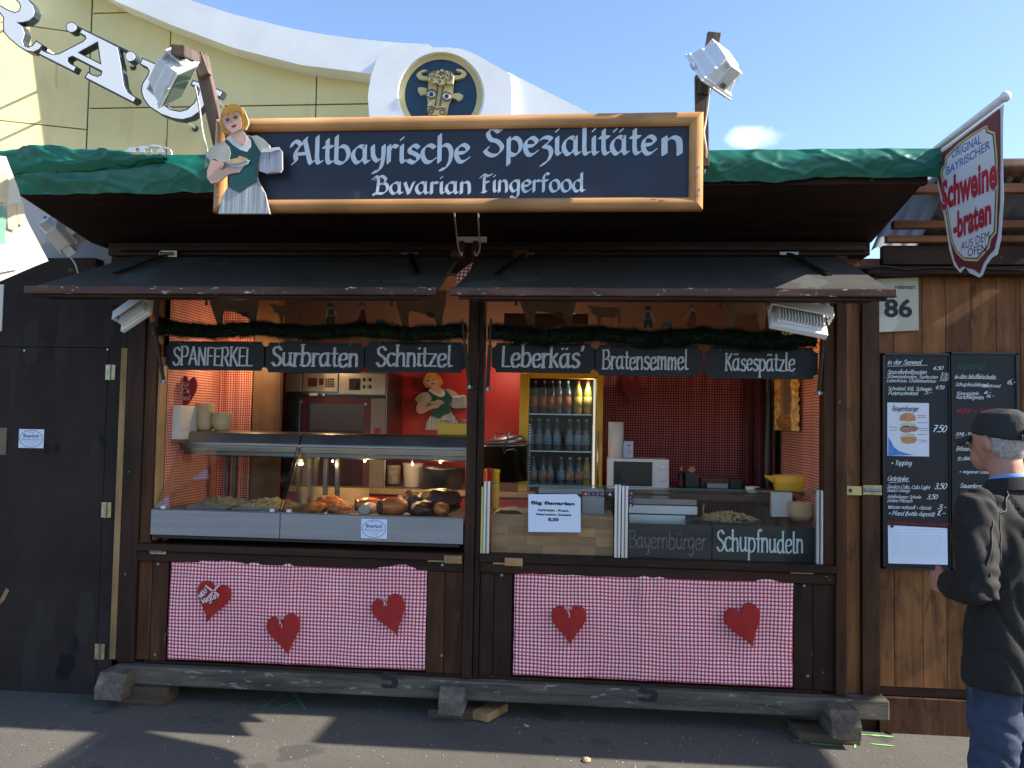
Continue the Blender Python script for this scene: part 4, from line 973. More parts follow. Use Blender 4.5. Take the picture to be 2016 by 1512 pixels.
# left pole (timber) with arm towards the viewer
pl_=thing('lamp_pole',at(436,250,-.95),'leaning old timber pole with floodlight above the painted maid','timber pole')
a=at(438,300,-.9); b=at(395,110,-.92)
MB().beam(a,b,.062,.045,(0,1,0)).build('pole_timber',M['tim'],pl_,bevel=.003)
c=at(388,118,-.93); d_=at(350,98,-1.35)
MB().beam(c,d_,.055,.045).build('pole_arm',M['tim'],pl_,bevel=.003)
MB().beam(at(390,108,-.97),at(405,150,-.97),.05,.035,(0,1,0)).build('pole_cleat',M['tim'],pl_,bevel=.003)
flood(at(352,168,-1.20),aim((.72,.28,-.62),(.7,-.6,.55)),'white box floodlight on the left timber pole above the maid',.84)
# right pole
pr=thing('lamp_pole',at(1380,218,-.93),'weathered timber pole at the right end of the sign','timber pole')
MB().beam(at(1383,330,-.94),at(1380,150,-.93),.056,.04,(0,1,0)).build('pole_timber',M['tim'],pr,bevel=.003)
MB().beam(at(1386,185,-.95),at(1406,64,-1.03),.058,.045,(0,1,0)).build('pole_arm',M['tim'],pr,bevel=.003)
flood(at(1393,152,-1.10),aim((-.60,.52,-.60),(.25,-.65,-.8)),'white box floodlight on the right timber pole, seen from behind',.90)
# cables
def cable(pts,r,lab,Y=None,mt='cable'):
    ps=[at(*p) for p in pts]; s=[]
    q=[ps[0]]+ps+[ps[-1]]
    for i in range(1,len(q)-2):
        for j in range(5):
            t=j/5; a,b,c,d=q[i-1],q[i],q[i+1],q[i+2]; s.append(.5*((2*b)+(-a+c)*t+(2*a-5*b+4*c-d)*t*t+(-a+3*b-3*c+d)*t**3))
    s.append(ps[-1]); o=MB().tube(s,r,7).build('cable',M[mt],None,smooth=True); return tag(o,lab,'cable','thin electric cables')
cable([(384,170,-1.1),(393,215,-1.03),(399,260,-1.02),(408,300,-1.02),(404,330,-.9)],.0045,'thin white cable hanging from the left floodlight')
cable([(1398,170,-1.0),(1390,235,-.97),(1386,262,-.98),(1391,300,-.97),(1386,342,-.9)],.0045,'thin white cable running down behind the right end of the sign')
cable([(894,418,-.95),(898,450,-.3),(901,480,-.15),(908,503,-.14),(910,496,-.14)],.0042,'left of the two grey cables hanging under the sign')
cable([(941,418,-.95),(943,455,-.3),(945,488,-.15),(938,503,-.14),(934,496,-.14)],.0042,'right of the two grey cables hanging under the sign')
# checked cloth knot between the hatches
o=MB().rings([(at(908,562,-.3),(.012,0,0),(0,.012,0)),(at(906,548,-.3),(.03,0,0),(0,.02,0)),(at(913,535,-.28),(.036,0,.01),(0,.02,0)),(at(922,524,-.25),(.02,0,.01),(0,.015,0)),(at(930,518,-.2),(.008,0,0),(0,.01,0))],12).build('checked_cloth',M['gf'],None,smooth=True)
tag(o,'knotted red checked cloth wedged between the two hatches','cloth')
# ================================================================ left neighbour: dark plywood front
ln_=thing('neighbour_stall',(-3.6,.03,0),'dark plywood front of the closed neighbouring stall at the left','market stall')
def pz(x,y,Y): return at(x,y,Y).z
xj=at(200,1000,.02).x
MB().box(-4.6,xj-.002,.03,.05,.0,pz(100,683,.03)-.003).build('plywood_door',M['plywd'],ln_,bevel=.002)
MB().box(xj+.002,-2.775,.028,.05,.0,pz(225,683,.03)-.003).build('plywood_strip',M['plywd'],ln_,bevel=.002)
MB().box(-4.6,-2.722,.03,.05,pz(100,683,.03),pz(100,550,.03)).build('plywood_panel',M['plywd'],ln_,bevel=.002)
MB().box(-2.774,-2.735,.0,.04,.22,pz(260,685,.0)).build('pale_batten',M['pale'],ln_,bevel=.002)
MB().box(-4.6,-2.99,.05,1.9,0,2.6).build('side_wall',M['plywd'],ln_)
for y in (733,1004,1283):
    p=at(217 if y<800 else (209 if y<1100 else 196),y,.02); 
    h=MB().box(p.x-.030,p.x-.002,.02,.028,p.z-.045,p.z+.045).box(p.x+.002,p.x+.030,.02,.028,p.z-.045,p.z+.045).build('hinge',M['brass'],ln_)
    BASE[h.name]=BASE[ln_.name]; MB().tube([p+Vector((0,-.004,-.047)),p+Vector((0,-.004,.047))],.005,8).build('hinge_pin',M['steel'],h)
for x,y in ((257,667),(248,710),(245,852),(240,983),(232,1290),(234,1205),(212,688),(48,690)):
    p=at(x,y,.027); MB().tube([p,p-Vector((0,.003,0))],.005,8).build('screw_head',M['alu'],ln_)
tag(MB().ppoly([(0,1180),(12,1158),(18,1162),(8,1182),(0,1190)],.026,.003).build('masking_tape',M['pale'],None),'torn piece of beige tape at the left edge of the dark door','tape')
tag(MB().pb(-20,842,12,895,.024,.006).build('brown_card',mat('olive_card',(.16,.13,.07),.7),None),'olive brown card fixed at the left picture edge','card')
tag(MB().pb(-20,560,5,652,.024,.006).build('paper_notice',M['paper2'],None),'pale paper at the left picture edge under the banner','paper')
def sticker(x0,y0,x1,y1,Y,lab):
    s=MB().pb(x0,y0,x1,y1,Y,.0015).build('oval_sticker',M['paper'],None); tag(s,lab,'sticker','small white stickers with a blue oval')
    m=MB(); cx,cy=(x0+x1)/2,(y0+y1)/2; W_,H_=(x1-x0)/2,(y1-y0)/2
    pl(m,circ(cx,cy,W_*.9,20,H_*.9)+[(cx+W_*.9,cy)],.0028,Y,k=2)
    bfpx(m,'Boarisch',cx-W_*.62,cy-H_*.52,cx+W_*.62,cy-H_*.12,Y,bold=.02)
    bfpx(m,'Bairisches Deutsch',cx-W_*.72,cy-H_*.02,cx+W_*.72,cy+H_*.16,Y)
    bfpx(m,'Mir san a Bayern',cx-W_*.5,cy+H_*.27,cx+W_*.5,cy+H_*.4,Y); bfpx(m,'und sagn',cx-W_*.3,cy+H_*.5,cx+W_*.3,cy+H_*.64,Y); bfpx(m,'Mia san',cx-W_*.25,cy-H_*.76,cx+W_*.25,cy-H_*.64,Y)
    m.build('lettering',M['blueink'],s)
sticker(37,845,86,882,.026,'white oval sticker on the dark plywood door')
sticker(711,1022,762,1060,-.034,'white oval sticker on the steel front of the display case')
# pale sheet behind, with a floodlight hanging in front of it
sheet=mat('grey_white_sheet',(.33,.33,.34),.6,var=.12,scale=3,bump=.1,bscale=9)
o=MB().prism([at(x,y,.14) for x,y in ((-80,345),(30,352),(75,360),(215,470),(228,490),(226,522),(150,551),(-80,551))],(0,1,0),.006).build('grey_sheet',sheet,None)
tag(o,'pale grey plastic sheet above the dark plywood at the left','plastic sheet')
flood(at(120,458,-.05),aim((-.35,.75,.5),(.5,.1,-.85)),'small white floodlight against the grey sheet at the upper left',.85)
cable([(133,500,-.02),(148,520,-.02),(156,548,.0)],.005,'grey cable under the floodlight on the grey sheet')
# hanging banner at the left edge (printed maid)
bmat=mat('banner_cloth',(.74,.71,.58),.7,var=.05,scale=3)
_t=bmat.node_tree; _o=[n for n in _t.nodes if n.type=='OUTPUT_MATERIAL'][0]; _tl=NODE(_t,'ShaderNodeBsdfTranslucent'); _tl.inputs[0].default_value=(.75,.68,.48,1); _mx=NODE(_t,'ShaderNodeMixShader'); _mx.inputs[0].default_value=.5; _t.links.new(_t.nodes['Principled BSDF'].outputs[0],_mx.inputs[1]); _t.links.new(_tl.outputs[0],_mx.inputs[2]); _t.links.new(_mx.outputs[0],_o.inputs[0])
YB=-1.3
bn=thing('hanging_banner',at(0,330,YB),'pale cloth banner printed with a maid, cut by the left picture edge','banner')
NB=Vector((.80,-.60,0)); PB0=at(50,420,-1.15)
def ob(x,y): return onp(x,y,PB0,NB)
A1,B1,C1,D1=ob(-140,290),ob(12,308),ob(95,512),ob(-140,610)
def bfn(u,v):
    b=A1.lerp(B1,u); 
    e=[ob(12,308),ob(36,370),ob(52,430),ob(96,514)]
    k=min(2.999,v*3); i=int(k); r=e[i].lerp(e[i+1],k-i); l=A1.lerp(D1,v)
    r=r if v<1 else e[3]
    p=l.lerp(r,u); p.y+=.004*math.sin(u*9+v*3)*v; return p
MB().grid(bfn,30,20).build('cloth',bmat,bn,smooth=True,recalc=False)
def bp(n,pts,mt,d): 
    MB().prism([ob(x,y)+NB*(.010+d) for x,y in pts],NB,.001).build(n,mt,bn)
fs=mat('faded_print_stein',(.45,.38,.22),.7,var=.25,scale=14); fg=mat('faded_print_green',(.12,.26,.19),.7,var=.2,scale=14); fskirt=mat('faded_print_skirt',(.62,.58,.42),.7,c2=(.42,.42,.33),scale=18,stretch=(4,1,.3))
bp('printed_mug',[(12,405),(30,400),(34,445),(26,455),(14,450)],fs,0); bp('printed_mug',[(31,400),(44,400),(48,438),(40,445),(34,440)],fs,.002)
bp('printed_bodice',[(-40,400),(5,405),(12,430),(8,470),(12,482),(-40,490)],fg,0); bp('printed_skirt',[(-40,488),(14,480),(30,515),(34,530),(-40,545)],fskirt,.002)
bp('printed_sleeve',[(-20,350),(8,340),(16,360),(12,400),(-10,400)],fs,.003)
# ================================================================ right neighbour: plank front
rn=thing('neighbour_stall',(2.2,.08,0),'brown plank front of the neighbouring stall at the right with menu boards','market stall')
YW=.06
zt=2.50
def pk(x0,x1,z0,z1,Y,mt,nm='plank',th=.02): MB().box(x0,x1,Y,Y+th,z0,z1).build(nm,mt,rn,bevel=.002)
pk(1.415,1.505,.19,2.62,YW,M['plank']); 
pk(1.508,1.60,.10,2.42,YW-.03,M['plankd'],'batten',.03)
xs=[1.605,1.69,1.84,1.965,2.10,2.235,2.36,2.50]
for a,b in zip(xs,xs[1:]): pk(a+.0012,b-.0012,.245,zt,YW+.008+random.uniform(-.0015,.0015),M['plank'])
pk(1.508,2.52,2.50,2.60,YW,M['plankd'],'top_rail'); pk(2.503,2.57,.10,2.6,YW-.03,M['plankd'],'batten',.03)
x=2.575
while x<4.2: pk(x,x+.13,.1,zt+.1,YW,M['plank']); x+=.132
pk(1.605,2.502,.0,.19,YW-.01,M['plankd'],'kick_board',.03); pk(1.605,2.502,.192,.243,YW+.02,M['dwx'],'threshold')
MB().box(1.44,1.60,YW+.03,YW+.05,0,.19).build('kick_board',M['plankd'],rn)
MB().box(1.42,4.2,YW+.05,YW+.07,.0,2.6).build('backing_board',M['dwz'],rn)
# hasp
p=at(1683,966,YW-.03); h=MB().box(p.x-.045,p.x+.035,YW-.036,YW-.03,p.z-.025,p.z+.025).build('hasp',mat('brass_yellow',(.6,.5,.22),.35,.7,var=.1),rn,bevel=.002); BASE[h.name]=BASE[rn.name]
MB().box(p.x-.034,p.x-.018,YW-.0368,YW-.0362,p.z-.01,p.z+.01).build('hasp_slot',M['blackp'],h)
p=at(1716,965,YW-.04); h=MB().box(p.x-.045,p.x+.055,YW-.04,YW-.03,p.z-.027,p.z+.027).build('hasp',M['brass'],rn,bevel=.002); BASE[h.name]=BASE[rn.name]
MB().tube([p+Vector((-.04,-.008,0)),p+Vector((.05,-.008,0))],.008,8).build('hasp_bolt',M['steel'],h)
# number plate
nb=thing('number_plate',at(1770,600,.03),'worn cream plate with the number 86 on the plank wall','sign')
MB().prism([at(x,y,.035) for x,y in ((1726,549),(1808,546),(1809,650),(1731,654))],(0,1,0),.004).build('plate',mat('worn_cream_plate',(.48,.47,.37),.5,var=.1,scale=5,dots=[((.33,.14,.04),.71,7,(1,1,1)),((.62,.61,.52),.6,4,(1,1,1))]),nb)
m=MB(); bfpx(m,'86',1741,588,1796,625,.034,bold=.03); m.build('lettering',M['ink'],nb)
m=MB(); bfpx(m,'udenstr.',1762,560,1804,569,.034,bold=.012,shear=.25); m.build('lettering',M['ink'],nb)
# menu boards
def board(x0,x1,y0,y1,lab):
    t=thing('menu_board',at((x0+x1)/2,y1,.03),lab,'chalk menu board')
    a=at(x0,y0,.03);b=at(x1,y0,.03);zb=at(x0,y1,.03).z
    MB().box(a.x,b.x,.034,.06,zb,a.z).build('slate',M['slate'],t)
    MB().box(a.x-.012,a.x,.026,.062,zb-.012,a.z+.01).build('frame_rail',M['blackp'],t); MB().box(b.x,b.x+.012,.026,.062,zb-.012,a.z+.01).build('frame_rail',M['blackp'],t)
    MB().box(a.x-.012,b.x+.012,.026,.062,zb-.014,zb-.0005).build('frame_rail',M['blackp'],t); MB().box(a.x-.012,b.x+.012,.026,.062,a.z+.0005,a.z+.012).build('frame_rail',M['blackp'],t)
    return t
b1=board(1742,1868,699,1115,'left chalk menu board with burger poster and prices')
b2=board(1874,2000,697,1118,'right chalk menu board headed Vegetarisch, partly behind the man')
def wr(lst,par,mt):
    m=MB()
    for tx,x0,y1,x1,h in lst: penpx(m,tx,x0,y1-h,x1,y1,.0335,w=.15,t=.12,ang=30,slant=.32,jit=.05,seg=3)
    m.build('lettering',mt,par)
W1=[('in der Semmel',1748,717,1815,9),('Spanferkelbraten',1747,736,1824,8),('6.50',1838,728,1857,7),('Schweinebraten, Surbraten',1746,744,1846,6),('5.50',1852,741,1867,7),('Leberkäse, Chilileberkäse',1746,752,1843,6),('3.00',1849,750,1867,7),
 ('Schnitzel XXL Schwein',1748,768,1834,7),('4.50',1842,766,1859,7),('Putenschnitzel',1749,777,1808,7),('5.-',1820,776,1834,7),('7.50',1838,850,1864,13),('+ Topping',1755,915,1795,9),
 ('Getränke',1748,946,1788,9),('Sinalco Cola, Cola Light',1746,961,1831,7),('3,50',1840,962,1864,11),('Sinalco Orange',1746,968,1791,6),('Adelholzener Schorle',1747,980,1813,6),('3,50',1825,982,1846,9),('Eistee Pfirsich',1747,988,1796,6),
 ('Wasser naturell + classic',1749,1001,1834,7),('3,-',1846,1002,1863,9),('+ Pfand (bottle deposit)',1750,1014,1840,8),('1,-',1846,1014,1861,9)]
wr(W1,b1,M['chalkw'])
wr([('Inhaltsstoffe können ausgehängt werden',1748,1032,1868,6)],b1,M['chalkr'])
m=MB()
for a,b in (((1747,721),(1826,719)),((1750,950),(1791,948)),((1880,744),(1962,746)),((1885,906),(1912,905))):
    p,q=at(*a,.033),at(*b,.033); m.beam(p,q,.0022,.001,(0,1,0))
m.build('underline',M['chalkw'],b1)
wr([('Vegetarisch',1886,727,1940,13)],b2,M['chalkg'])
wr([('in der Waffelschale',1880,745,1960,8),('Schupfnudeln mit',1881,760,1946,7),('Sauerkraut',1930,762,1970,6),('6,-',1984,756,2000,9),('Käsespätzle',1884,777,1927,6),('6,-',1938,775,1951,6),('Kartoffelgratin',1883,785,1936,7),('6,-',1943,782,1957,6),
 ('XXL-Teller',1881,857,1930,6),('Leberkäse',1882,865,1925,6),('Kraut',1884,872,1910,6),('Erbsensuppe',1883,887,1935,8),('in der Waffel',1886,904,1940,6),('+ veganer Leberkäse',1889,931,1970,6),('Sauerkraut',1890,960,1940,8),('jeweils',1896,979,1925,6)],b2,M['chalkw'])
wr([('Vegan + Vegan Vegan',1884,812,1997,11),('Gluten',1890,974,1930,8),('Vegan',1893,1008,1925,8)],b2,M['chalkr'])
pb_=thing('burger_poster',at(1789,898,.03),'white poster drawing of a layered burger on the left menu board','poster')
MB().pb(1747,793,1829,898,.031,.002).build('sheet',mat('poster_white',(.66,.70,.78),.5,var=.02),pb_)
bun=mat('bun_print',(.50,.24,.10),.6,var=.25,scale=40); meat=mat('meat_print',(.36,.18,.14),.6,var=.3,scale=50); kraut=mat('kraut_print',(.52,.52,.36),.6,var=.3,scale=60); blw=mat('blue_lozenge_print',(.06,.22,.58),.6,var=.35,scale=60)
def shp(n,pts,mt,par=pb_,Y=.0302): MB().prism([at(x,y,Y) for x,y in pts],(0,1,0),.0006).build(n,mt,par)
shp('printed_bun',[(1770,828),(1773,817),(1781,813),(1794,813),(1802,819),(1803,828),(1787,830)],bun); shp('printed_sauce',circ(1787,836,17,14,4.5),kraut); shp('printed_meat',circ(1784,845,13,14,7),meat); shp('printed_meat',circ(1797,844,11,14,6),meat,Y=.0297)
shp('printed_kraut',circ(1788,857,15,14,4),kraut); shp('printed_bun',[(1772,860),(1804,860),(1805,867),(1800,872),(1788,874),(1776,871)],bun,Y=.0297)
shp('printed_lozenges',[(1749,860),(1754,868),(1760,880),(1770,888),(1785,893),(1800,896),(1749,897)],blw)
m=MB(); penpx(m,'Bayernburger',1757,799,1809,809,.0302,w=.16,t=.1,ang=30,slant=.2)
for y,x0,x1 in ((818,1806,1824),(822,1806,1824),(832,1806,1826),(843,1806,1828),(848,1810,1828),(841,1751,1766),(847,1752,1767),(855,1806,1825),(866,1806,1824),(870,1810,1824)):
    p,q=at(x0,y,.0302),at(x1,y-random.uniform(-1,1),.0302); m.beam(p,q,.0022,.001,(0,1,0))
m.build('lettering',M['ink'],pb_)
al=thing('allergen_sheet',at(1808,1112,.03),'printed white table sheet pinned at the bottom of the left menu board','paper')
MB().prism([at(x,y,.030) for x,y in ((1748,1034),(1865,1040),(1866,1112),(1749,1109))],(0,1,0),.002).build('sheet',M['paper'],al)
m=MB()
for i,y in enumerate((1043,1048,1054,1058,1062,1066,1071,1075,1080,1084,1089,1094)):
    for x0,x1 in ((1755,1774),(1780,1858)):
        k=x0
        while k<x1-3:
            l=random.uniform(2,7); p,q=at(k,y,.0294),at(min(k+l,x1),y+.4,.0294); m.beam(p,q,.0016,.0006,(0,1,0)); k+=l+random.uniform(1.2,3)
m.build('printed_table',M['greyink'],al)
p=at(1756,1036,.028); MB().tube([p,p-Vector((0,.006,0))],.008,10).build('pin',M['blackp'],al)
# roof of the right neighbour
corr=mat('corrugated_plastic',(.10,.105,.125),.45,var=.15,scale=3)
t=corr.node_tree; pr_=t.nodes['Principled BSDF']; pr_.inputs['Transmission Weight'].default_value=0
clearc=bpy.data.materials.new('clear_corrugated_plastic'); clearc.use_nodes=True; t=clearc.node_tree; t.nodes.clear()
o_=NODE(t,'ShaderNodeOutputMaterial'); a_=NODE(t,'ShaderNodeBsdfTranslucent'); a_.inputs[0].default_value=(.26,.29,.32,1); b_=NODE(t,'ShaderNodeBsdfDiffuse'); b_.inputs[0].default_value=(.16,.17,.19,1); x_=NODE(t,'ShaderNodeMixShader'); x_.inputs[0].default_value=.45
t.links.new(a_.outputs[0],x_.inputs[1]); t.links.new(b_.outputs[0],x_.inputs[2]); t.links.new(x_.outputs[0],o_.inputs[0])
M['purl']=wood('purlin_wood',(.26,.11,.05),(.12,.05,.025),'x',.6)
def rz(y): return 2.66+(.0-y)*.58
def corrs(x0,x1,y0,y1,mt):
    nu=max(8,int((x1-x0)/.019))
    def fn(u,v):
        X=x0+(x1-x0)*u; Y=y0+(y1-y0)*v; X=min(X,2.50+(Y-.05)*.6) if x1<2.5 else X; return (X,Y,rz(Y)+.012*math.cos(X/.076*2*math.pi)+.02)
    MB().grid(fn,nu,4).build('corrugated_sheet',mt,rn,smooth=True,recalc=False)
YE=-.42
corrs(1.56,1.80,YE,.05,clearc); corrs(1.80,2.50,YE,.05,corr)
x=2.76
while x<5.2: corrs(x,min(x+.82,5.25),YE,-.05,corr); x+=.82
for yy,hh,mt in ((-.395,.04,0),(-.17,.035,0),(-.07,.03,0),(.0,.1,0)):
    mt=M['purl'] if yy<-.05 else M['dwx']
    MB().box(1.60,(2.50+(yy-.05)*.6) if yy<-.05 else 5.2,yy-.025,yy+.025,rz(yy)-hh-.01,rz(yy)-.005).build('purlin',M['bpx'] if 'bpx' in M else mt,rn,bevel=.003)
MB().box(1.50,5.2,-.08,.03,2.49,2.53).build('beam',M['dwx'],rn,bevel=.003)
MB().box(2.74,5.3,-.80,-.42,2.93,2.97).box(2.50,5.3,-.418,-.1,2.93,2.97).build('roof_board',M['soffit'],rn)  # unseen boards beyond the view, added and shaped to cast the ground shadow
o=MB().rings([((1.74+i*.13,-.25,2.90+.06*math.sin(min(1,i*.5+.2)*1.5)),(0,.2,0),(0,0,.04+.02*min(i,2))) for i in range(5)],14).build('rolled_awning',M['plankd'],None,smooth=True); tag(o,'rolled brown awning on top of the right neighbouring roof','awning')
cable([(1672,523,-.1),(1700,528,-.1),(1740,524,-.1),(1790,530,-.1),(1850,526,-.1),(2030,532,-.1)],.006,'dark cable strung under the right neighbouring roof',mt='blackp')
# ---- flag
PA=Vector((1.60,-.80,2.955)); fe=ray(1980,190); 
# pole end point: same direction outward
PB=CAM+fe*((-1.36-CAM.y)/fe.y)
FU=(PB-PA); FU.z=FU.z; FL=FU.length; FU.normalize()
hz=Vector((FU.x,FU.y,0)).normalized(); FN=Vector((hz.y,-hz.x,0)); 
if FN.dot(CAM-PA)<0: FN=-FN
fl=thing('hanging_flag',PA,'white and maroon flag reading Schweine-braten hanging from a rod at the roof corner','flag')
MB().tube([PA-FU*.06,PB],.016,14).build('flag_rod',M['lampw'],fl,smooth=True)
MB().ball(PB,.021,.021,.021,12,8).build('rod_cap',M['lampw'],fl,smooth=True)
ZF=lambda pts: zz(1820,160,3.78,pts)
def F(x,y): return onp(1820+x/3.78,160+y/3.78,PA,FN)
def fp(n,pts,mt,d): MB().prism([F(x,y)+FN*d for x,y in pts],FN,.0008 if d else .003).build(n,mt,fl)
mar=mat('maroon_print',(.14,.018,.03),.6,var=.08); cream=mat('flag_cloth_white',(.62,.62,.66),.6,var=.04); goldp=mat('flag_gold_border',(.60,.46,.20),.6); blk=M['ink']; frd=mat('flag_red_print',(.42,.018,.03),.6,var=.05); fbl=mat('flag_blue_print',(.05,.14,.42),.6)
fp('cloth',[(68,550),(585,170),(580,300),(578,600),(585,880),(565,1170),(538,1290),(500,1310),(455,1370),(430,1440),(405,1462),(380,1450),(330,1425),(300,1385),(262,1425),(215,1370),(180,1250),(150,1050),(110,850),(80,700)],cream,-.0035)
fp('printed_field',[(84,570),(560,205),(563,600),(560,900),(545,1130),(520,1250),(480,1290),(440,1350),(410,1430),(370,1400),(320,1390),(290,1375),(260,1395),(225,1330),(195,1200),(165,1000),(120,800),(95,680)],mar,.001)
shield=[(160,560),(250,470),(350,395),(470,325),(480,360),(530,380),(545,520),(555,760),(545,1000),(540,1130),(500,1180),(490,1240),(400,1340),(300,1335),(240,1280),(205,1200),(180,1050),(150,850),(120,660),(155,620)]
def shrink(p,k): 
    cx=sum(a for a,b in p)/len(p); cy=sum(b for a,b in p)/len(p); return [(cx+(a-cx)*k,cy+(b-cy)*(1-(1-k)*.55)) for a,b in p]
fp('printed_border',shield,goldp,.0022); fp('printed_border',shrink(shield,.94),blk,.0032); fp('printed_shield',shrink(shield,.91),cream,.0042)
def ftext(txt,x0,yb0,x1,yt1,yt0,mt,d=.0052,bold=0,shear=0):
    """x0,yb0 bottom left; yt0 top left; x1 right end (zoom px)"""
    a=F(x0,yb0); t0=F(x0,yt0); b=F(x1,yt1)
    hl=Vector((0,0,1)); 
    width=(b-a).dot(hz); hgt=t0.z-a.z; rise=(b.z-t0.z)/max(width,1e-6)
    m=MB(); U_=(hz+Vector((0,0,rise))); bfont(m,txt,a,U_,Vector((0,0,1)),FN,(0,0,width,hgt),bold=bold,lift=d,shear=shear); m.build('lettering',mt,fl)
ftext('ORIGINAL',212,578,432,392,512,fbl,bold=.02); ftext('BAYRISCHER',172,702,500,432,640,fbl,bold=.02)
ftext('Schweine',135,978,553,530,735,cream,.0050,bold=.06); ftext('Schweine',137,970,550,537,745,frd,.0058,bold=.035)
ftext('-braten',222,1192,508,840,975,cream,.0050,bold=.06); ftext('-braten',224,1183,506,848,985,frd,.0058,bold=.035)
ftext('AUS DEM',280,1262,492,1112,1200,blk); ftext('OFEN',332,1308,468,1205,1245,blk)
# ================================================================ inside: serving window
# chalk name boards
def nameboard(x0,y0,x1,y1,txt,tx0,tx1,ty1,ty0,lab,Y=.06,thick=.22):
    a=at(x0,(y0+y1)/2,Y);b=at(x1,(y0+y1)/2,Y);z1=at((x0+x1)/2,y0,Y).z;z0=at((x0+x1)/2,y1,Y).z
    r=.028; L=b.x-a.x;H=z1-z0; pts=[]
    for (cx,cz,s) in ((a.x,z0,0),(b.x,z0,1),(b.x,z1,2),(a.x,z1,3)):
        for i in range(7):
            an={0:90-i*15,1:180-i*15,2:270-i*15,3:360-i*15}[s]
            pts.append((cx+r*math.cos(R(an)),cz+r*math.sin(R(an))*1.0))
    t=thing('name_board',Vector(((a.x+b.x)/2,Y,z0)),lab,'chalkboard sign','black chalk name boards hanging in a row')
    MB().prism([(x,Y,z) for x,z in pts],(0,1,0),.012).build('board',M['slate'],t)
    m=MB(); penpx(m,txt,tx0,ty0,tx1,ty1,Y,w=thick,t=.09,ang=6,serif=.09,slant=.03,space=.04,jit=.03); m.build('lettering',M['chalk'],t)
    for x in (x0+30,x1-30):
        p=at(x,y0+3,Y); MB().tube([p+Vector((0,0,-.01)),p+Vector((0,0,.09))],.0012,5).build('hanging_wire',M['steel'],t)
nameboard(325,672,523,729,'SPANFERKEL',341,496,718,683,'black board lettered Spanferkel, leftmost of the hanging row')
nameboard(520,675,719,734,'Surbraten',536,702,720,682,'black board lettered Surbraten over the oven')
nameboard(717,673,918,733,'Schnitzel',742,889,720,682,'black board lettered Schnitzel left of the centre post')
nameboard(968,676,1172,734,"Leberkäs'",990,1148,722,682,"black board lettered Leberkäs' over the drinks fridge")
nameboard(1170,680,1384,740,'Bratensemmel',1186,1354,726,690,'black board lettered Bratensemmel between Leberkäs and Käsespätzle')
nameboard(1388,684,1610,746,'Käsespätzle',1428,1564,729,695,'black board lettered Käsespätzle, rightmost of the hanging row')
# garlands
def garland(x0,y0,x1,y1,lab,bump=None):
    Y=.03; a=at(x0,y0,Y); b=at(x1,y1,Y); m=MB()
    L=(b-a).length; n=int(L*15000)
    for i in range(n):
        u=random.random(); c=a.lerp(b,u)+Vector((0,0,-.02*math.sin(u*math.pi*3)**2+.006*math.sin(u*60)))
        if bump: 
            for bu,bh in bump: c.z+=bh*math.exp(-((u-bu)/.012)**2)
        th=random.uniform(0,2*math.pi); rd=Vector((0,math.cos(th),math.sin(th))); c+=rd*random.uniform(.02,.045)
        d=(rd+Vector((random.uniform(-.9,.9),random.uniform(-.5,.5),random.uniform(-.5,.5)))).normalized(); l=random.uniform(.02,.038)
        s=d.cross(Vector((1,.3,.2))).normalized()*.0024
        m.add([c-s,c+s,c+d*l],[(0,1,2)])
    k_=90; m.tube([a.lerp(b,i/k_)+Vector((0,0,-.02*math.sin(i/k_*math.pi*3)**2)) for i in range(k_+1)],[.040+.012*noise.noise(Vector((i*.7,0,x0))) for i in range(k_+1)],9)
    o=m.build('fir_garland',M['needle'],None,recalc=False); tag(o,lab,'garland','fir garlands above the name boards')
garland(316,645,918,652,'dark fir garland across the left serving window')
garland(962,654,1606,666,'dark fir garland across the right serving window')
# frieze of painted cut-outs
YFZ=.10
def cut(n,pts,mt,lab,cat,grp,Y=YFZ,th=.006): o=plate(n,[pts],mt,None,Y,th); tag(o,lab,cat,grp); return o
def cowbig(x,w,y0,y1,lab,flip=1):
    f=lambda L:[(x+(a if flip>0 else 1-a)*w,y0+b*(y1-y0)) for a,b in L]
    o=cut('cow_cutout',f([(0,-.3),(.06,.2),(.12,.55),(.18,.9),(.2,1.05),(.30,1.05),(.3,.6),(.34,.45),(.5,.5),(.68,.62),(.80,.75),(.84,1.05),(.93,1.05),(.95,.6),(1,.2),(1.02,-.3)]),M['cow'],lab,'painted cow','painted wooden cows above the garland')
    m=MB(); m.prism([at(*q,YFZ-.003) for q in f([(.62,.5),(.72,.46),(.8,.55),(.76,.7),(.68,.68)])],(0,1,0),.002); m.build('udder',M['cowd'],o)
    m=MB(); m.prism([at(*q,YFZ-.003) for q in f([(-.03,.0),(.0,-.02),(.01,.25),(-.05,.25)])],(0,1,0),.002); m.build('cow_bell',M['cowd'],o)
cowbig(408,102,588,640,'large painted cow, leftmost above the garland'); cowbig(773,104,588,642,'large painted cow just left of the centre post')
cowbig(1018,116,588,642,'large painted cow just right of the centre post'); cowbig(1420,92,588,650,'large painted cow beside the lit lamp at the right')
def cowsm(x,y,s,lab):
    f=lambda L:[(x+a*s,y+b*s) for a,b in L]
    o=cut('cow_cutout',f([(0,.02),(.12,0),(.22,.03),(.3,.05),(.95,.06),(1,.12),(1,.55),(.93,.56),(.93,.36),(.85,.33),(.8,.38),(.55,.36),(.42,.36),(.4,.55),(.33,.56),(.3,.4),(.24,.3),(.15,.28),(.1,.12),(.03,.06)]),M['cow'],lab,'painted cow','painted wooden cows above the garland')
cowsm(531,598,64,'small painted cow left of the boy figure in the left window'); cowsm(1156,601,66,'small painted cow left of the boy figure in the right window')
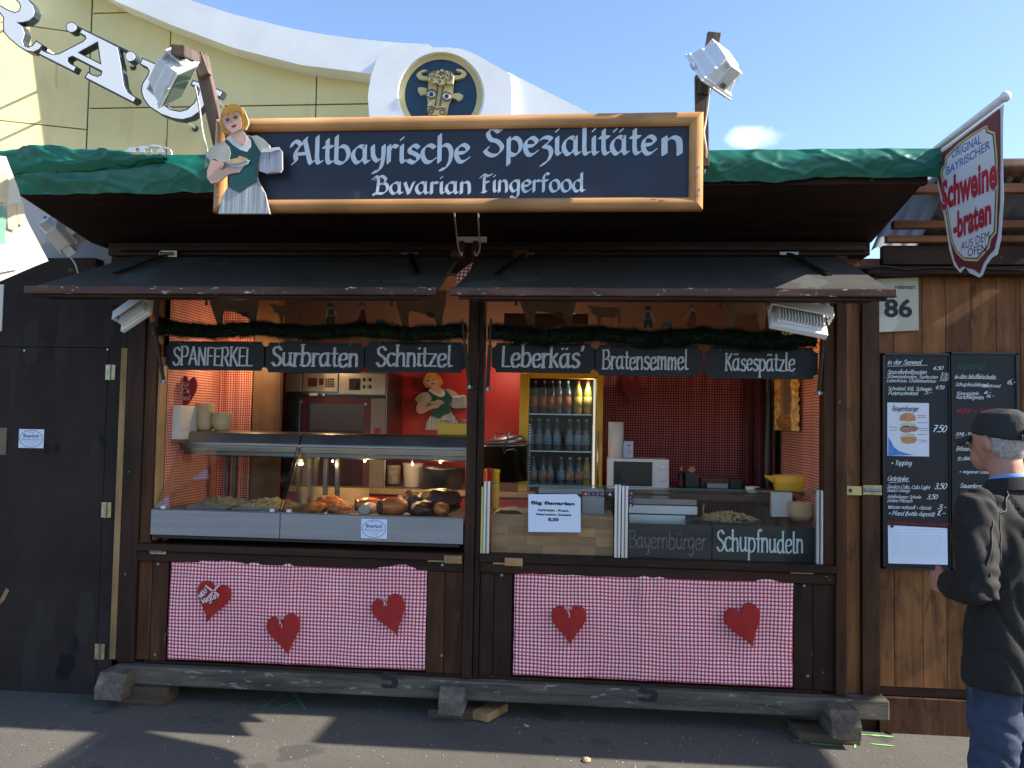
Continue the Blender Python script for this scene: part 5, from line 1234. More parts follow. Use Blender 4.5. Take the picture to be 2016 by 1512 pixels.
grn=mat('painted_dark_green',(.03,.05,.04),.5); redc=mat('painted_dark_red',(.20,.03,.03),.5); shirt=mat('painted_shirt',(.30,.27,.24),.5); bluep=mat('blue_pot',(.03,.10,.16),.5); fac=mat('painted_face',(.35,.2,.15),.5)
def kid(x,y,boy,lab):
    t=thing('child_figure',at(x,y,YFZ),lab,'painted figure','painted children above the garland')
    def q(n,pts,mt,d=0): plate(n,[[(x+a,y+b) for a,b in pts]],mt,t,YFZ-d,.005)
    if boy:
        q('trousers',[(-9,0),(-3,0),(0,-8),(3,0),(9,0),(7,-20),(-7,-20)],grn); q('shirt',[(-9,-18),(-7,-32),(7,-32),(17,-12),(14,-10),(7,-22),(7,-18)],shirt,.006); q('braces',[(-5,-20),(-4,-31),(4,-31),(5,-20)],grn,.012); q('face',[(-4,-38),(4,-38),(4,-32),(-4,-32)],fac,.012); q('hat',[(-8,-36),(-3,-44),(3,-44),(8,-36)],grn,.018)
    else:
        q('skirt',[(-12,-4),(-4,-1),(10,-2),(8,-20),(-3,-20)],redc); q('bodice',[(-4,-19),(-2,-31),(6,-31),(7,-19)],grn,.006); q('arm',[(-2,-28),(-14,-16),(-19,-12),(-16,-18),(-6,-27)],shirt,.01); q('face',[(-3,-39),(5,-39),(5,-31),(-3,-31)],fac,.012); q('hat',[(-5,-36),(-4,-42),(2,-45),(7,-42),(7,-34)],redc,.01)
kid(651,640,1,'painted boy in dark trousers and hat in the left window'); kid(712,640,0,'painted girl in red skirt in the left window')
kid(1276,646,1,'painted boy in dark trousers and hat in the right window'); kid(1362,644,0,'painted girl in red skirt in the right window')
for x,y,lab in ((749,640,'small blue pot cut-out right of the girl in the left window'),(1314,645,'small blue pot cut-out between boy and girl in the right window')):
    cut('flower_pot_cutout',[(x-10,y),(x-9,y-8),(x-5,y-13),(x,y-9),(x+6,y-13),(x+10,y-7),(x+9,y)],bluep,lab,'painted pot','small blue pots above the garland',Y=YFZ-.02)
# small star lamp + wooden box behind frieze
tag(MB().pb(992,617,1158,662,.5,.15).build('wooden_box',M['bwork'],None,bevel=.003),'brown box on the shelf behind the large cow right of the post','box')
# interior lamps
def bulb(px,py,Y,r,e,col,lab,s=6.):
    p=at(px,py,Y); t=thing('halogen_bulb',p,lab,'lamp','small lit bulbs of the stall')
    MB().ball(p,r,r,r*1.2,10,8).build('bulb',emis('warm_glow',col,s) if 'wg'+str(s) not in M else M['wg'+str(s)],t,smooth=True)
    MB().tube([p+Vector((0,0,r)),p+Vector((0,0,r+.03))],r*.7,8).build('socket',M['steel'],t)
    if e: point_light('bulb_light',p+Vector((0,0,-r-.015)),e,col,r,t)
WC=(1,.62,.28)
bulb(718,907,.40,.008,2.,WC,'lit bulb over the schnitzels in the display case',9); bulb(867,909,.40,.008,2.,WC,'lit bulb over the dark roast in the display case',9)
bulb(812,914,.62,.008,.8,WC,'lit bulb between the other two in the display case',7); bulb(655,908,.60,.007,.8,WC,'dim lit bulb above the left schnitzel in the display case',7)
bulb(1561,600,.10,.020,1.2,WC,'bright warm bulb behind the white floodlight at the right',16); bulb(1128,598,.6,.014,.3,WC,'small lit bulb behind the large cow right of the post',9)
bulb(478,700,.55,.014,1.7,(1,.70,.42),'warm lamp hidden behind the Spanferkel board',9)
bulb(990,712,1.3,.014,2.2,(1,.66,.42),'warm lamp lighting the red wall under the Leberkäs board',9)
bulb(640,700,.9,.014,.6,(1,.66,.36),'warm lamp over the oven behind the Surbraten board',9)
flood(at(272,612,-.34),aim((.45,.75,-.35),(.75,-.25,.35)),'white floodlight clamped under the left end of the left hatch',.9,fins=True)
flood(at(1568,626,-.40),aim((-.15,.62,-.55),(.97,.1,-.2)),'white finned LED floodlight under the right end of the right hatch',1.12,fins=True)
# ---------------------------------------------------------------- display case
dc=thing('display_case',(-1.6,0,.905),'steel hot food display case with slanted glass in the left window','display case')
xa,xm,xb=-2.535,at(551,1035,-.03).x,-.692
def cpart(n,m,mt,b=.002): return m.build(n,mt,dc,bevel=b)
zf0,zf1=at(600,1062,-.03).z,at(600,1012,-.03).z
cpart('front_panel',MB().box(xa,xm-.002,-.03,-.02,zf0,zf1),M['steel']); cpart('front_panel',MB().box(xm+.002,xb,-.03,-.02,zf0,zf1),M['steel'])
cpart('front_edge',MB().box(xa,xb,-.028,.02,zf1,zf1+.006),M['steeld']); cpart('case_floor',MB().box(xa,xb,-.015,.72,zf0,zf1-.02),M['steeld'])
cpart('foot_trim',MB().box(xa+.01,xb-.02,-.02,.0,zf0-.02,zf0-.002),M['blackp'])
YC0,YC1=.27,.66
zc1=at(620,853,YC0).z; zc0=zc1-.125
zlip=zc1-.07
for (a,b,mt,d) in ((xa+.005,xm-.004,M['warmsteel'],.0),(xm+.004,xb,M['warmsteel'],.004)):
    cpart('canopy',MB().prism([(a,YC0-.01+d,zlip),(a,YC0+.02+d,zc1-.008),(a,YC0+.05,zc1),(a,YC1,zc1),(a,YC1,zc1-.05),(a,YC0+.02,zlip-.01)],(1,0,0),b-a),mt)
    cpart('canopy_lip',MB().box(a,b,YC0-.018,YC0+.01,zlip-.014,zlip-.001),M['steel']); cpart('canopy_band',MB().box(a,b,YC0-.006,YC0+.01,zlip-.052,zlip-.015),M['warmsteel'])
    cpart('canopy_band',MB().box(a+.03,b,YC0+.01,YC0+.02,zlip-.078,zlip-.053),M['steeld'])
    cpart('lamp_rail',MB().box(a+.1,b-.06,.42,.52,zlip-.09,zlip-.05),M['blackp'])
    cpart('front_glass',MB().prism([(a+.004,-.012,zf1+.008),(a+.004,YC0-.004,zlip-.016),(a+.004,YC0+.0,zlip-.018),(a+.004,-.006,zf1+.008)],(1,0,0),b-a-.008),M['glass'],0)
for x in (xa+.002,xm-.0045,xm+.0015):
    cpart('side_glass',MB().prism([(x,-.005,zf1+.01),(x,YC0,zlip-.02),(x,YC1,zlip-.02),(x,YC1,zf1+.01)],(1,0,0),.003),M['glass'],0)
for x in (xm-.012,xm+.006): cpart('glass_edge',MB().beam((x,-.016,zf1+.006),(x,YC0-.012,zlip-.016),.004,.004),M['blackp'],0)
for x in (xa+.16,xa+.21,xm-.06,xm+.05,xm+.13):
    cpart('rear_upright',MB().box(x-.012,x+.012,YC1-.04,YC1,zf1-.02,zlip-.03),M['steeld'])
for x in (at(323,998,0).x,at(537,1003,0).x,at(570,1003,0).x):
    cpart('glass_clip',MB().box(x-.012,x+.012,-.018,.0,zf1+.004,zf1+.022),M['white'])
# food in the case
zfl=zf1-.018
def food_(name,px,py,Y,rx,ry,rz,mt,lab,cat,amp=.38,fr=9,rot=None):
    rx*=1.05; ry*=1.1; rz*=1.25; c=at(px,py,Y); c.z=max(c.z,zfl+rz*.8)
    o=MB().ball(c,rx,ry,rz,26,16,rot,fn=lambda v:1+amp*noise.noise(v*2.3+Vector((px,0,0)))+amp*.35*noise.noise(v*fr)).build(name,mt,None,smooth=True); return tag(o,lab,cat)
fried=mat('fried_crust',(.55,.17,.03),.7,var=.4,scale=30,bump=.8,bscale=90); roast=mat('dark_roast_crust',(.07,.022,.012),.3,var=.6,scale=20,bump=.9,bscale=60,dots=((.45,.16,.04),.68,14,(1,1,1))); crk=mat('orange_crackling',(.62,.17,.03),.3,var=.4,scale=14,bump=.6,bscale=50,coat=.4); saus=mat('pale_cut_meat',(.45,.37,.30),.5,var=.2,scale=30)
food_('schnitzel',622,1000,.10,.058,.07,.026,fried,'breaded schnitzel at the left of the right display compartment','schnitzel')
food_('schnitzel',668,1001,.11,.062,.08,.03,fried,'breaded schnitzel beside the pale meat roll','schnitzel')
food_('schnitzel',648,990,.26,.075,.07,.036,fried,'breaded schnitzel lying behind the two front ones','schnitzel')
def rollm(name,pa,pb,r,mt,lab,cat,endm,score=0):
    a=at(*pa);b=at(*pb); a.z=b.z=zfl+r; d=(b-a).normalized()
    m=MB(); n=16; u=d.cross(Z_).normalized(); rs=[]
    for i in range(n+1):
        t=i/n; k=min(1,math.sin(max(.0001,min(1,t*1.0))*math.pi)**.22) if t>.0 else .86
        k=max(k,.45) ; w=1+score*.05*((i%2)*2-1)
        rs.append((a.lerp(b,t),u*r*k*w,Z_*r*.9*k*w))
    o=m.rings(rs,18).build(name,mt,None,smooth=True); tag(o,lab,cat)
    MB().rings([(a-d*.002,u*r*.8,Z_*r*.72),(a-d*.004,u*r*.7,Z_*r*.62)],14).build('cut_face',endm,o)
rollm('meat_roll',(717,1002,.04),(735,1000,.22),.042,saus,'pale rolled roast with its cut end to the front','meat roll',mat('cream_cut_face',(.5,.42,.34),.5))
rollm('roast_roll',(748,1002,.05),(800,995,.16),.06,crk,'orange glazed roast roll with scored crackling','roast',roast,1)
rollm('roast_roll',(700,1000,.24),(752,994,.30),.05,crk,'orange roast roll lying behind the pale meat roll','roast',roast,1)
food_('pork_roast',835,1003,.10,.075,.08,.042,roast,'dark crusted pork roast in the middle of its tray','pork roast',.25)
food_('pork_roast',868,1003,.09,.05,.05,.032,crk,'small glazed piece of pork beside the dark roast','pork roast',.25)
food_('pork_roast',868,986,.24,.12,.08,.06,roast,'large dark roast at the back right of the display case','pork roast',.25)
food_('pork_roast',812,988,.26,.09,.08,.05,roast,'dark roast behind the orange roll','pork roast',.25)
nood=mat('noodle_heap',(.42,.33,.14),.6,var=.5,scale=60,bump=1,bscale=80); kr=mat('cabbage_heap',(.30,.24,.13),.6,var=.4,scale=70,bump=1,bscale=80)
for (x0,x1,y0,y1,mt,lab) in ((xa+.15,xa+.40,.1,.5,kr,'tray of sauerkraut at the left of the display case'),(xa+.43,xm-.05,.1,.5,nood,'tray of fried noodles next to the glass divider')):
    t=thing('food_tray',((x0+x1)/2,(y0+y1)/2,zfl),lab,'food tray','food trays in the left display compartment')
    MB().box(x0,x1,y0,y1,zfl,zfl+.012).box(x0,x1,y0,y0+.004,zfl,zfl+.03).box(x0,x1,y1-.004,y1,zfl,zfl+.03).build('tray',M['steel'],t)
    MB().grid(lambda u,v:(x0+.008+(x1-x0-.016)*u,y0+.008+(y1-y0-.016)*v,zfl+.018+.045*max(0,math.sin(u*math.pi)*math.sin(v*math.pi))**.5+.02*noise.noise(Vector((u*9,v*12,1)))+.01*noise.noise(Vector((u*31,v*40,1)))),40,40).build('food',mt,t)
m=MB().tube([at(466,994,.1),at(490,986,.15),at(515,992,.2),at(530,998,.25)],.004,6); tag(m.build('serving_fork',M['steel'],None),'thin steel serving fork resting in the noodle tray','fork')
# on top of the case
zt_=zc1+.001
w_=MB(); 
pst=thing('napkin_stack',at(330,865,.2),'tall stack of white paper sheets against the left checked cloth','paper stack')
p0=at(308,797,.16);p1=at(353,865,.16)
for i in range(26):
    z0=p1.z+(p0.z-p1.z)*i/26; j=random.uniform(-.003,.003)
    MB().box(p0.x+j,p1.x+j,.16+j,.42,z0+.0005,z0+(p0.z-p1.z)/26-.0004).build('paper_layer',M['paper2'],pst)
tag(MB().box(p0.x-.02,p1.x+.0,.15,.43,p1.z-.02,p1.z-.001).build('small_shelf',M['ply'],None),'small shelf carrying the white paper stack','shelf')
o=MB().rings([(at(367,861,.36),(.042,0,0),(0,.035,0)),(at(365,845,.36),(.048,0,0),(0,.04,0)),(at(368,815,.36),(.043,0,0),(0,.04,0))],14).build('white_cup_stack',M['white'],None,smooth=True); tag(o,'white plastic tub beside the brown bowls','tub')
def bowlstack(px,pyb,pyt,Y,wpx,n,lab,grp):
    b=at(px,pyb,Y); b.z=zt_; top=at(px,pyt,Y).z; r=abs(at(px+wpx/2,pyb,Y).x-at(px-wpx/2,pyb,Y).x)/2
    hb=.052; stp=(top-b.z-hb)/(n-1); pr=None
    for i in range(n):
        if pr is None:
            pr=MB().lathe(b,[(r*.62,0),(r*.78,hb*.25),(r*.97,hb*.9),(r,hb),(r*.94,hb*.9),(r*.74,hb*.3),(r*.5,.004),(0.0001,.004)],20).build('paper_bowl',M['bowl'],None,smooth=True); tag(pr,lab,'bowl',grp); base=Vector(pr.location)
        else:
            c=pr.copy(); COL.objects.link(c); c.location=base+Vector((random.uniform(-.003,.003),random.uniform(-.002,.002),stp*i))
bowlstack(402,850,795,.42,38,16,'brown paper bowl in the taller stack on the display case','taller stack of brown bowls')
bowlstack(436,851,812,.42,38,11,'brown paper bowl in the shorter stack on the display case','shorter stack of brown bowls')
yt=thing('yellow_tub',at(890,858,.45),'yellow plastic tub standing on the display case by the post','tub')
a=at(858,832,.40);b=at(925,860,.40); 
MB().prism([(a.x,.40,a.z),(b.x,.40,a.z),(b.x-.012,.40,zt_),(a.x+.012,.40,zt_)],(0,1,0),.18).build('tub_body',M['yel'],yt,bevel=.008)
MB().grid(lambda u,v:(a.x+.02+(b.x-a.x-.03)*u,.42+.14*v,a.z+.004+.02*noise.noise(Vector((u*5,v*3,2)))+.01),12,6).build('paper_lining',M['paper2'],yt)
# hearts inside
hw=heart(369,778,34,74,-8,.30,'dark red lettered heart on the left checked cloth',M['dheart'],grp='dark red hearts on the inner walls',bow=0,split=False)
m=MB(); 
for i,tx in enumerate(('Für','Di','ned')): penpx(m,tx,358,752+i*13,374,761+i*13,.262,w=.12,t=.08,slant=.2,ang=20)
m.build('lettering',M['ribbon'],hw)
heart(1243,772,40,62,0,1.60,'dark red heart on the checked wall above the paper roll',M['dheart'],grp='dark red hearts on the inner walls',bow=0,split=False)
# oven
ov=thing('combi_oven',at(660,1000,1.15),'steel combi oven with control panel and dark door behind the display case','oven')
YO=1.12; ovst=mat('oven_steel',(.46,.38,.29),.35,.8,var=.1,scale=3); ovd=mat('oven_door_glass',(.035,.012,.012),.12,var=.3,scale=2); ovr=mat('oven_red_frame',(.07,.004,.007),.4)
MB().pb(560,730,760,1010,YO+.02,.5).build('oven_body',M['steeld'],ov,bevel=.004)
MB().pb(562,735,593,771,YO,.02).build('panel_left',ovst,ov,bevel=.002); MB().pb(597,735,665,771,YO,.02).build('control_panel',ovst,ov,bevel=.002); MB().pb(667,735,758,776,YO,.02).build('panel_right',ovst,ov,bevel=.002)
for x0,y0,x1,y1 in ((606,744,624,761),(628,745,637,758)): MB().pb(x0,y0,x1,y1,YO-.003,.003).build('display',ovr,ov)
for i in range(4):
    for j in range(4): MB().pb(640+i*4.7,745+j*4.6,643.6+i*4.7,748.6+j*4.6,YO-.003,.003).build('key',M['blackp'],ov)
MB().pb(687,745,709,768,YO-.004,.004).build('dial_plate',M['blackp'],ov); pp=at(698,757,YO-.004); MB().tube([pp,pp-Vector((0,.012,0))],.022,16).build('dial',M['blackp'],ov)
for x in (714,722,726):
    for y in (748,762): MB().pb(x,y-4,x+5,y+3,YO-.003,.003).build('key',mat('blue_key',(.1,.25,.4),.4) if x==722 else M['blackp'],ov)
MB().pb(560,777,758,783,YO-.001,.02).build('door_gap',M['blackp'],ov); MB().pb(609,774,625,779,YO-.006,.006).build('type_plate',M['white'],ov); MB().pb(635,775,639,779,YO-.006,.006).build('type_plate',M['white'],ov)
MB().pb(562,785,588,1000,YO,.02).build('door_edge',M['steeld'],ov,bevel=.002)
MB().pb(590,783,728,1000,YO-.002,.02).build('door_frame',ovr,ov,bevel=.002); MB().pb(602,795,715,990,YO-.005,.004).build('door_glass',ovd,ov)
MB().pb(727,785,756,1000,YO,.02).build('door_edge',mat('grey_beige_panel',(.2,.17,.14),.5),ov,bevel=.002)
for x,y in ((595,791),(720,796)): pp=at(x,y,YO-.006); MB().tube([pp,pp-Vector((0,.006,0))],.010,12).build('door_knob',M['steel'],ov)
MB().pb(737,843,748,858,YO-.01,.01).build('red_knob',M['heart'],ov)
# second painted maid on the red wall
def f2(p):
    o=[]
    for x,y in p: o.append((818+(x-110)*.108-(y-700)*-.005,733+(y-92)*.083+0*x))
    return o
maid(f2,1.66,'painted maid cut-out on the red wall behind the display case')
# worktop and things at the back
wt=thing('back_counter',(-1.3,1.3,.0),'pale worktop running along behind the display case','counter')
zw=at(700,960,1.0).z
MB().box(-2.0,-.35,.98,1.66,zw-.04,zw).build('worktop',M['worktop'],wt,bevel=.004); MB().box(-2.0,-.35,1.02,1.66,.22,zw-.04).build('counter_front',M['dheart'],wt)
MB().grid(lambda u,v:(-2.0+.5*u,.965+.01*math.sin(u*14)*v,zw-.001-.18*v),16,6).build('cloth_cover',M['bowl'],wt)
o=MB().ball(at(525,945,1.1),.15,.09,.035,22,12,fn=lambda v:1+.5*noise.noise(v*2.1)).build('black_cloth',M['blackp'],None,smooth=True); tag(o,'crumpled black cloth on the pale worktop','cloth')
def bucket(px,y0,y1,w,Y,mt,lab,lid=True):
    t_=at(px,y0,Y); b=at(px,y1,Y); r=abs(at(px+w/2,y0,Y).x-at(px-w/2,y0,Y).x)/2; h=t_.z-b.z
    t=thing('bucket',b,lab,'bucket'); MB().lathe(b,[(r*.88,0),(r*.98,h*.92),(r,h*.93),(r,h)],24).build('body',mt,t,smooth=True)
    if lid: MB().lathe(b,[(0.0001,h+.001),(r*1.03,h+.001),(r*1.03,h+.008),(0.0001,h+.01)],24).build('lid',M['white'],t)
    return t
bucket(812,914,958,38,1.15,M['white'],'white bucket on the worktop behind the roasts'); 
tb=bucket(775,916,952,28,1.2,mat('printed_tin',(.36,.33,.28),.5,var=.4,scale=25),'printed tin left of the white bucket',False)
pn=thing('cooking_pot',at(868,960,1.1),'wide steel pot behind the roasts at the end of the worktop','pot')
b=at(868,964,1.12); MB().lathe(b,[(.15,0),(.155,.15),(.16,.155),(.15,.15),(.145,.01),(0.001,.01)],28).build('pot_body',M['steel'],pn,smooth=True)
# right window: big pot with ladle
b=at(985,945,1.0); r=.185; h=at(985,873,1.0).z-b.z
pot=thing('soup_pot',b,'large dark steel soup pot with tilted lid and ladle beside the fridge','pot')
MB().lathe(b,[(r,0),(r,h-.02),(r+.01,h-.018),(r+.01,h),(r-.01,h-.01)],32).build('pot_body',M['steeld'],pot,smooth=True)
MB().rings([(b+Vector((0,0,h+.002)),(r*.99,0,.01),(0,r*.99,0)),(b+Vector((0,0,h+.03)),(r*.8,0,.03),(0,r*.8,0)),(b+Vector((0,0,h+.045)),(r*.3,0,.01),(0,r*.3,0))],28).build('lid',M['steel'],pot,smooth=True)
MB().tube([b+Vector((-.03,-.1,h+.03)),b+Vector((-.03,-.1,h+.07)),b+Vector((.03,-.1,h+.07)),b+Vector((.03,-.1,h+.04))],.005,6).build('lid_handle',M['steel'],pot)
MB().tube([at(992,885,.8),at(1003,848,.75)],.008,8).build('ladle',M['steel'],pot,smooth=True)
MB().tube([at(993,893,.83),at(998,886,.78),at(1010,884,.78),at(1015,888,.82)],.004,6).build('pot_handle',M['steel'],pot)
# mustard and ketchup
def bott(px,y0,y1,w,Y,mt,nm,lab,cat):
    b=at(px,y1,Y); t_=at(px,y0,Y); r=abs(at(px+w/2,y0,Y).x-at(px-w/2,y0,Y).x)/2; h=t_.z-b.z
    o=MB().lathe(b,[(r*.8,0),(r,h*.05),(r*.97,h*.9),(r*1.12,h*.92),(r*1.12,h),(0.001,h)],18).build(nm,mt,None,smooth=True); return tag(o,lab,cat)
bott(974,924,1003,17,.35,M['yel'],'mustard_dispenser','tall yellow mustard dispenser behind the glass beside the post','dispenser')
bott(962,922,1000,12,.30,M['heart'],'ketchup_dispenser','red ketchup dispenser between the yellow ones','dispenser')
bott(953,923,1000,10,.34,M['yel'],'mustard_dispenser','narrow yellow dispenser half hidden by the centre post','dispenser')
# fridge
fr=thing('drinks_fridge',at(1104,1000,1.1),'yellow glass door drinks fridge full of bottles','fridge')
YR=1.08
def fpb(n,x0,y0,x1,y1,Y,th,mt,b=.002): return MB().pb(x0,y0,x1,y1,Y,th).build(n,mt,fr,bevel=b)
fpb('door_frame',1021,735,1039,1060,YR,.05,M['fryel']); fpb('door_frame',1173,735,1186,1060,YR,.05,M['fryel']); fpb('door_frame',1039.2,735,1172.8,745,YR,.05,M['fryel'])
fpb('top_emblem',1157,729,1180,742,YR-.01,.02,M['fryel'],.004)
xL,xR_=at(1039,850,YR).x,at(1173,850,YR).x; zb_=.45; ztp=at(1104,745,YR).z
fri=mat('fridge_inside',(.010,.011,.013),.4)
MB().box(xL,xR_,YR+.42,YR+.44,zb_,ztp).build('back_panel',fri,fr); MB().box(xL-.03,xL,YR+.05,YR+.44,zb_,ztp+.02).build('side_panel',fri,fr); MB().box(xR_,xR_+.03,YR+.05,YR+.44,zb_,ztp+.02).build('side_panel',fri,fr); MB().box(xL-.03,xR_+.03,YR+.05,YR+.44,ztp+.0,ztp+.03).build('top_panel',fri,fr)
MB().box(xR_-.02,xR_-.004,YR+.02,YR+.03,zb_,ztp).build('light_strip',emis('fridge_light',(.95,.85,.65),.3),fr)
MB().box(xL+.002,xR_-.002,YR+.015,YR+.02,zb_,ztp-.001).build('door_glass',M['glassd'],fr)
MB().tube([at(1177,850,YR-.03),at(1176,960,YR-.03)],.008,8).build('door_handle',M['alu'],fr,smooth=True)
for x,s in ((xL+.006,1),(xR_-.026,-1)):
    m=MB()
    for i in range(34): z=ztp-.33-i*.018; m.box(x,x+.012,YR+.03,YR+.034,z,z+.009)
    for i in range(0): pass
    g_=m.build('shelf_rack',M['alu'],fr); g_['kind']='stuff'
shel=[at(1104,815,YR+.06).z,at(1104,888,YR+.06).z,at(1104,957,YR+.06).z]
for z in shel: MB().box(xL+.004,xR_-.03,YR+.05,YR+.41,z-.006,z).build('shelf',M['alu'],fr)
point_light('fridge_lamp',(xR_-.05,YR+.06,ztp-.05),.7,(.9,.9,.8),.03,fr)
bcl=mat('clear_bottle',(.09,.115,.125),.15,var=.2,scale=12,coat=.5); bco=mat('cola_bottle',(.02,.012,.01),.12,coat=.5); bye=mat('yellow_lemonade',(.48,.34,.05),.15,coat=.5,var=.2)
lbl=mat('blue_white_label',(.42,.50,.50),.5,c2=(.05,.22,.38),scale=16,stretch=(1,1,3),var=.1); lbo=mat('red_orange_label',(.45,.12,.05),.5,var=.4,scale=50); lby=mat('yellow_label',(.55,.42,.1),.5,var=.3,scale=40); lbf=mat('fruit_label',(.50,.42,.30),.5,c2=(.35,.12,.04),scale=30)
caps={'r':mat('red_cap',(.3,.02,.03),.4),'w':mat('pale_cap',(.35,.38,.36),.4),'g':mat('gold_cap',(.62,.40,.16),.4),'t':mat('teal_cap',(.25,.38,.38),.4)}
bproto={}
def bottle(px,shelf,mt,lb,cap,hb,lab,grp,Yo=.11):
    z=shel[shelf]; x=at(px,[800,875,945][shelf],YR+Yo).x; key=(mt.name,lb.name,cap,hb); r=.029
    loc=Vector((x,YR+Yo,z+.0005))
    if key in bproto: 
        dup(bproto[key],loc,lab); return
    t=thing('drink_bottle',loc,lab,'bottle',grp); bproto[key]=t
    MB().lathe(loc,[(r*.85,0),(r,.01),(r,hb*.62),(r*.8,hb*.75),(r*.4,hb*.88),(r*.36,hb*.95),(0.001,hb*.95)],14).build('body',mt,t,smooth=True)
    MB().lathe(loc,[(r*1.02,hb*.2),(r*1.02,hb*.52)],14).build('label',lb,t,smooth=True)
    MB().lathe(loc,[(r*.42,hb*.92),(r*.42,hb),(0.001,hb)],12).build('cap',caps[cap],t)
G0='bottles in the drinks fridge'
ordn=['first','second','third','fourth','fifth','sixth','seventh']
top=[(1052,bco,lbo,'r'),(1070,bco,lbo,'r'),(1086,bco,lbo,'r'),(1100,bcl,lbo,'w'),(1117,bcl,lbo,'w'),(1138,bye,lby,'r'),(1157,bye,lby,'r')]
mid=[(1044,bcl,lbl,'t'),(1061,bcl,lbl,'t'),(1078,bcl,lbl,'t'),(1096,bcl,lbl,'t'),(1121,bcl,lbl,'t'),(1138,bcl,lbl,'w'),(1154,bcl,lbl,'w')]
low_=[(1049,bcl,lbf,'r'),(1068,bcl,lbf,'r'),(1082,bcl,lbf,'r'),(1104,bcl,lbl,'t'),(1122,bcl,lbf,'g'),(1140,bcl,lbf,'g'),(1155,bye,lbf,'g')]
for nm,sh,row,hb in (('top',0,top,.235),('middle',1,mid,.225),('lowest visible',2,low_,.20)):
    for i,(px,mt,lb,cp) in enumerate(row):
        bottle(px,sh,mt,lb,cp,hb,'%s drink bottle from the left on the %s fridge shelf'%(ordn[i],nm),G0)
# floodgate: right part of the red wall is lit; towel roll, tin, microwave
mwv=thing('microwave',at(1256,965,.9),'white microwave oven with black door and two dials','microwave')
a=at(1196,902,.9);b=at(1317,965,.9)
MB().box(a.x,b.x,.9,1.22,b.z,a.z).build('body',M['white'],mwv,bevel=.005)
MB().pb(1208,909,1284,957,.894,.006).build('door',M['blackp'],mwv,bevel=.002); MB().pb(1214,917,1278,950,.891,.003).build('door_window',mat('dark_window',(.03,.035,.035),.1),mwv)
for y in (920,941):
    p=at(1305,y,.9); MB().tube([p,p-Vector((0,.012,0))],.022,18).build('dial',M['white'],mwv,bevel=.001); 
for y in (920,941):
    p=at(1305,y,.886); MB().obox(p,.006,.004,.036,Matrix.Rotation(R(70 if y==920 else 10),3,'Y')).build('dial_pointer',M['alu'],mwv)
zs_=b.z
sh_=thing('side_shelf',(.7,.9,zs_-.03),'brown wooden shelf behind the right glass screen','shelf')
xs0,xs1=at(1195,980,.62).x,1.28
MB().box(xs0,xs1,.60,1.65,zs_-.035,zs_-.001).build('shelf_board',M['bwork'],sh_,bevel=.003)
o=MB().lathe(at(1212,902,1.0),[(.052,0.002),(.052,.245),(.016,.245),(.016,.2)],24).build('paper_towel_roll',M['paper2'],None,smooth=False); tag(o,'standing roll of paper towel on the microwave','paper roll')
for f in o.data.polygons: f.use_smooth=len(f.vertices)==4
tn=thing('metal_box',at(1238,902,1.0),'small open steel box beside the paper roll','steel box')
MB().pb(1227,868,1247,902,.97,.08).build('box_body',M['steel'],tn,bevel=.002); MB().tube([at(1237,890,.96),at(1242,890,.96),at(1242,877,.96),at(1236,877,.96)],.003,6).build('hook',M['steeld'],tn)
# things along the shelf
sb=thing('sauce_bottle',at(1341,965,1.0),'dark sauce bottle with orange neck on the shelf','bottle')
q=at(1341,966,1.0); q.z=zs_; MB().lathe(q,[(.024,0),(.026,.01),(.026,.08),(.012,.11),(.009,.15)],14).build('body',M['blackp'],sb,smooth=True); MB().lathe(q,[(.0265,.03),(.0265,.065)],14).build('label',M['dheart'],sb); MB().lathe(q,[(.011,.112),(.011,.15),(.001,.15)],10).build('neck',mat('orange_neck',(.6,.25,.1),.4),sb)
def pbx(nm,x0,y0,x1,Y,th,mt,lab,cat): 
    a=at(x0,y0,Y);b=at(x1,y0,Y); return tag(MB().box(a.x,b.x,Y,Y+th,zs_+.001,a.z).build(nm,mt,None,bevel=.002),lab,cat)
pbx('black_box',1350,930,1377,.92,.1,M['blackp'],'black box with white edge on the shelf','box'); pbx('brown_carton',1380,941,1456,1.05,.12,M['ply'],'low brown carton on the shelf','carton')
pbx('card_reader',1392,951,1434,.85,.08,M['steeld'],'grey card reader lying in front of the carton','card reader'); pbx('black_tray',1320,960,1462,.75,.12,M['blackp'],'flat black tray on the shelf edge','tray')
pbx('receipt_printer',1438,943,1460,.86,.09,M['blackp'],'black receipt printer with white paper','printer')
q=at(1481,965,.8); q.z=zs_; cu=thing('coffee_cup',q,'white coffee cup on the shelf','cup'); MB().lathe(q,[(.03,.001),(.042,.008),(.045,.045),(.041,.044),(.035,.01),(.001,.008)],18).build('cup_body',M['white'],cu,smooth=True); MB().tube([q+Vector((.043,0,.035)),q+Vector((.065,0,.03)),q+Vector((.06,0,.012)),q+Vector((.042,0,.012))],.005,6).build('handle',M['white'],cu)
# leaning star
tag(MB().prism([(at(1362,922,.95).x+ (.03 if i%2==0 else .018)*math.cos(i*math.pi/6),.95,at(1362,925,.95).z+(.03 if i%2==0 else .018)*math.sin(i*math.pi/6)) for i in range(12)],(0,1,0),.01).build('orange_star',mat('orange_paper',(.55,.2,.04),.5),None),'small orange paper star behind the black box','star')
yp=thing('yellow_pot',at(1560,967,.55),'yellow oval pot with handles on the glass screen ledge','pot')
q=at(1560,967,.48); q.z=at(1560,965,.48).z; hh=at(1560,936,.48).z-q.z
MB().rings([(q,(.105,0,0),(0,.075,0)),(q+Z_*hh*.5,(.115,0,0),(0,.085,0)),(q+Z_*hh,(.122,0,0),(0,.09,0)),(q+Z_*(hh+.001),(.112,0,0),(0,.082,0)),(q+Z_*hh*.6,(.105,0,0),(0,.076,0))],28,False).build('pot_body',M['yel'],yp,smooth=True)
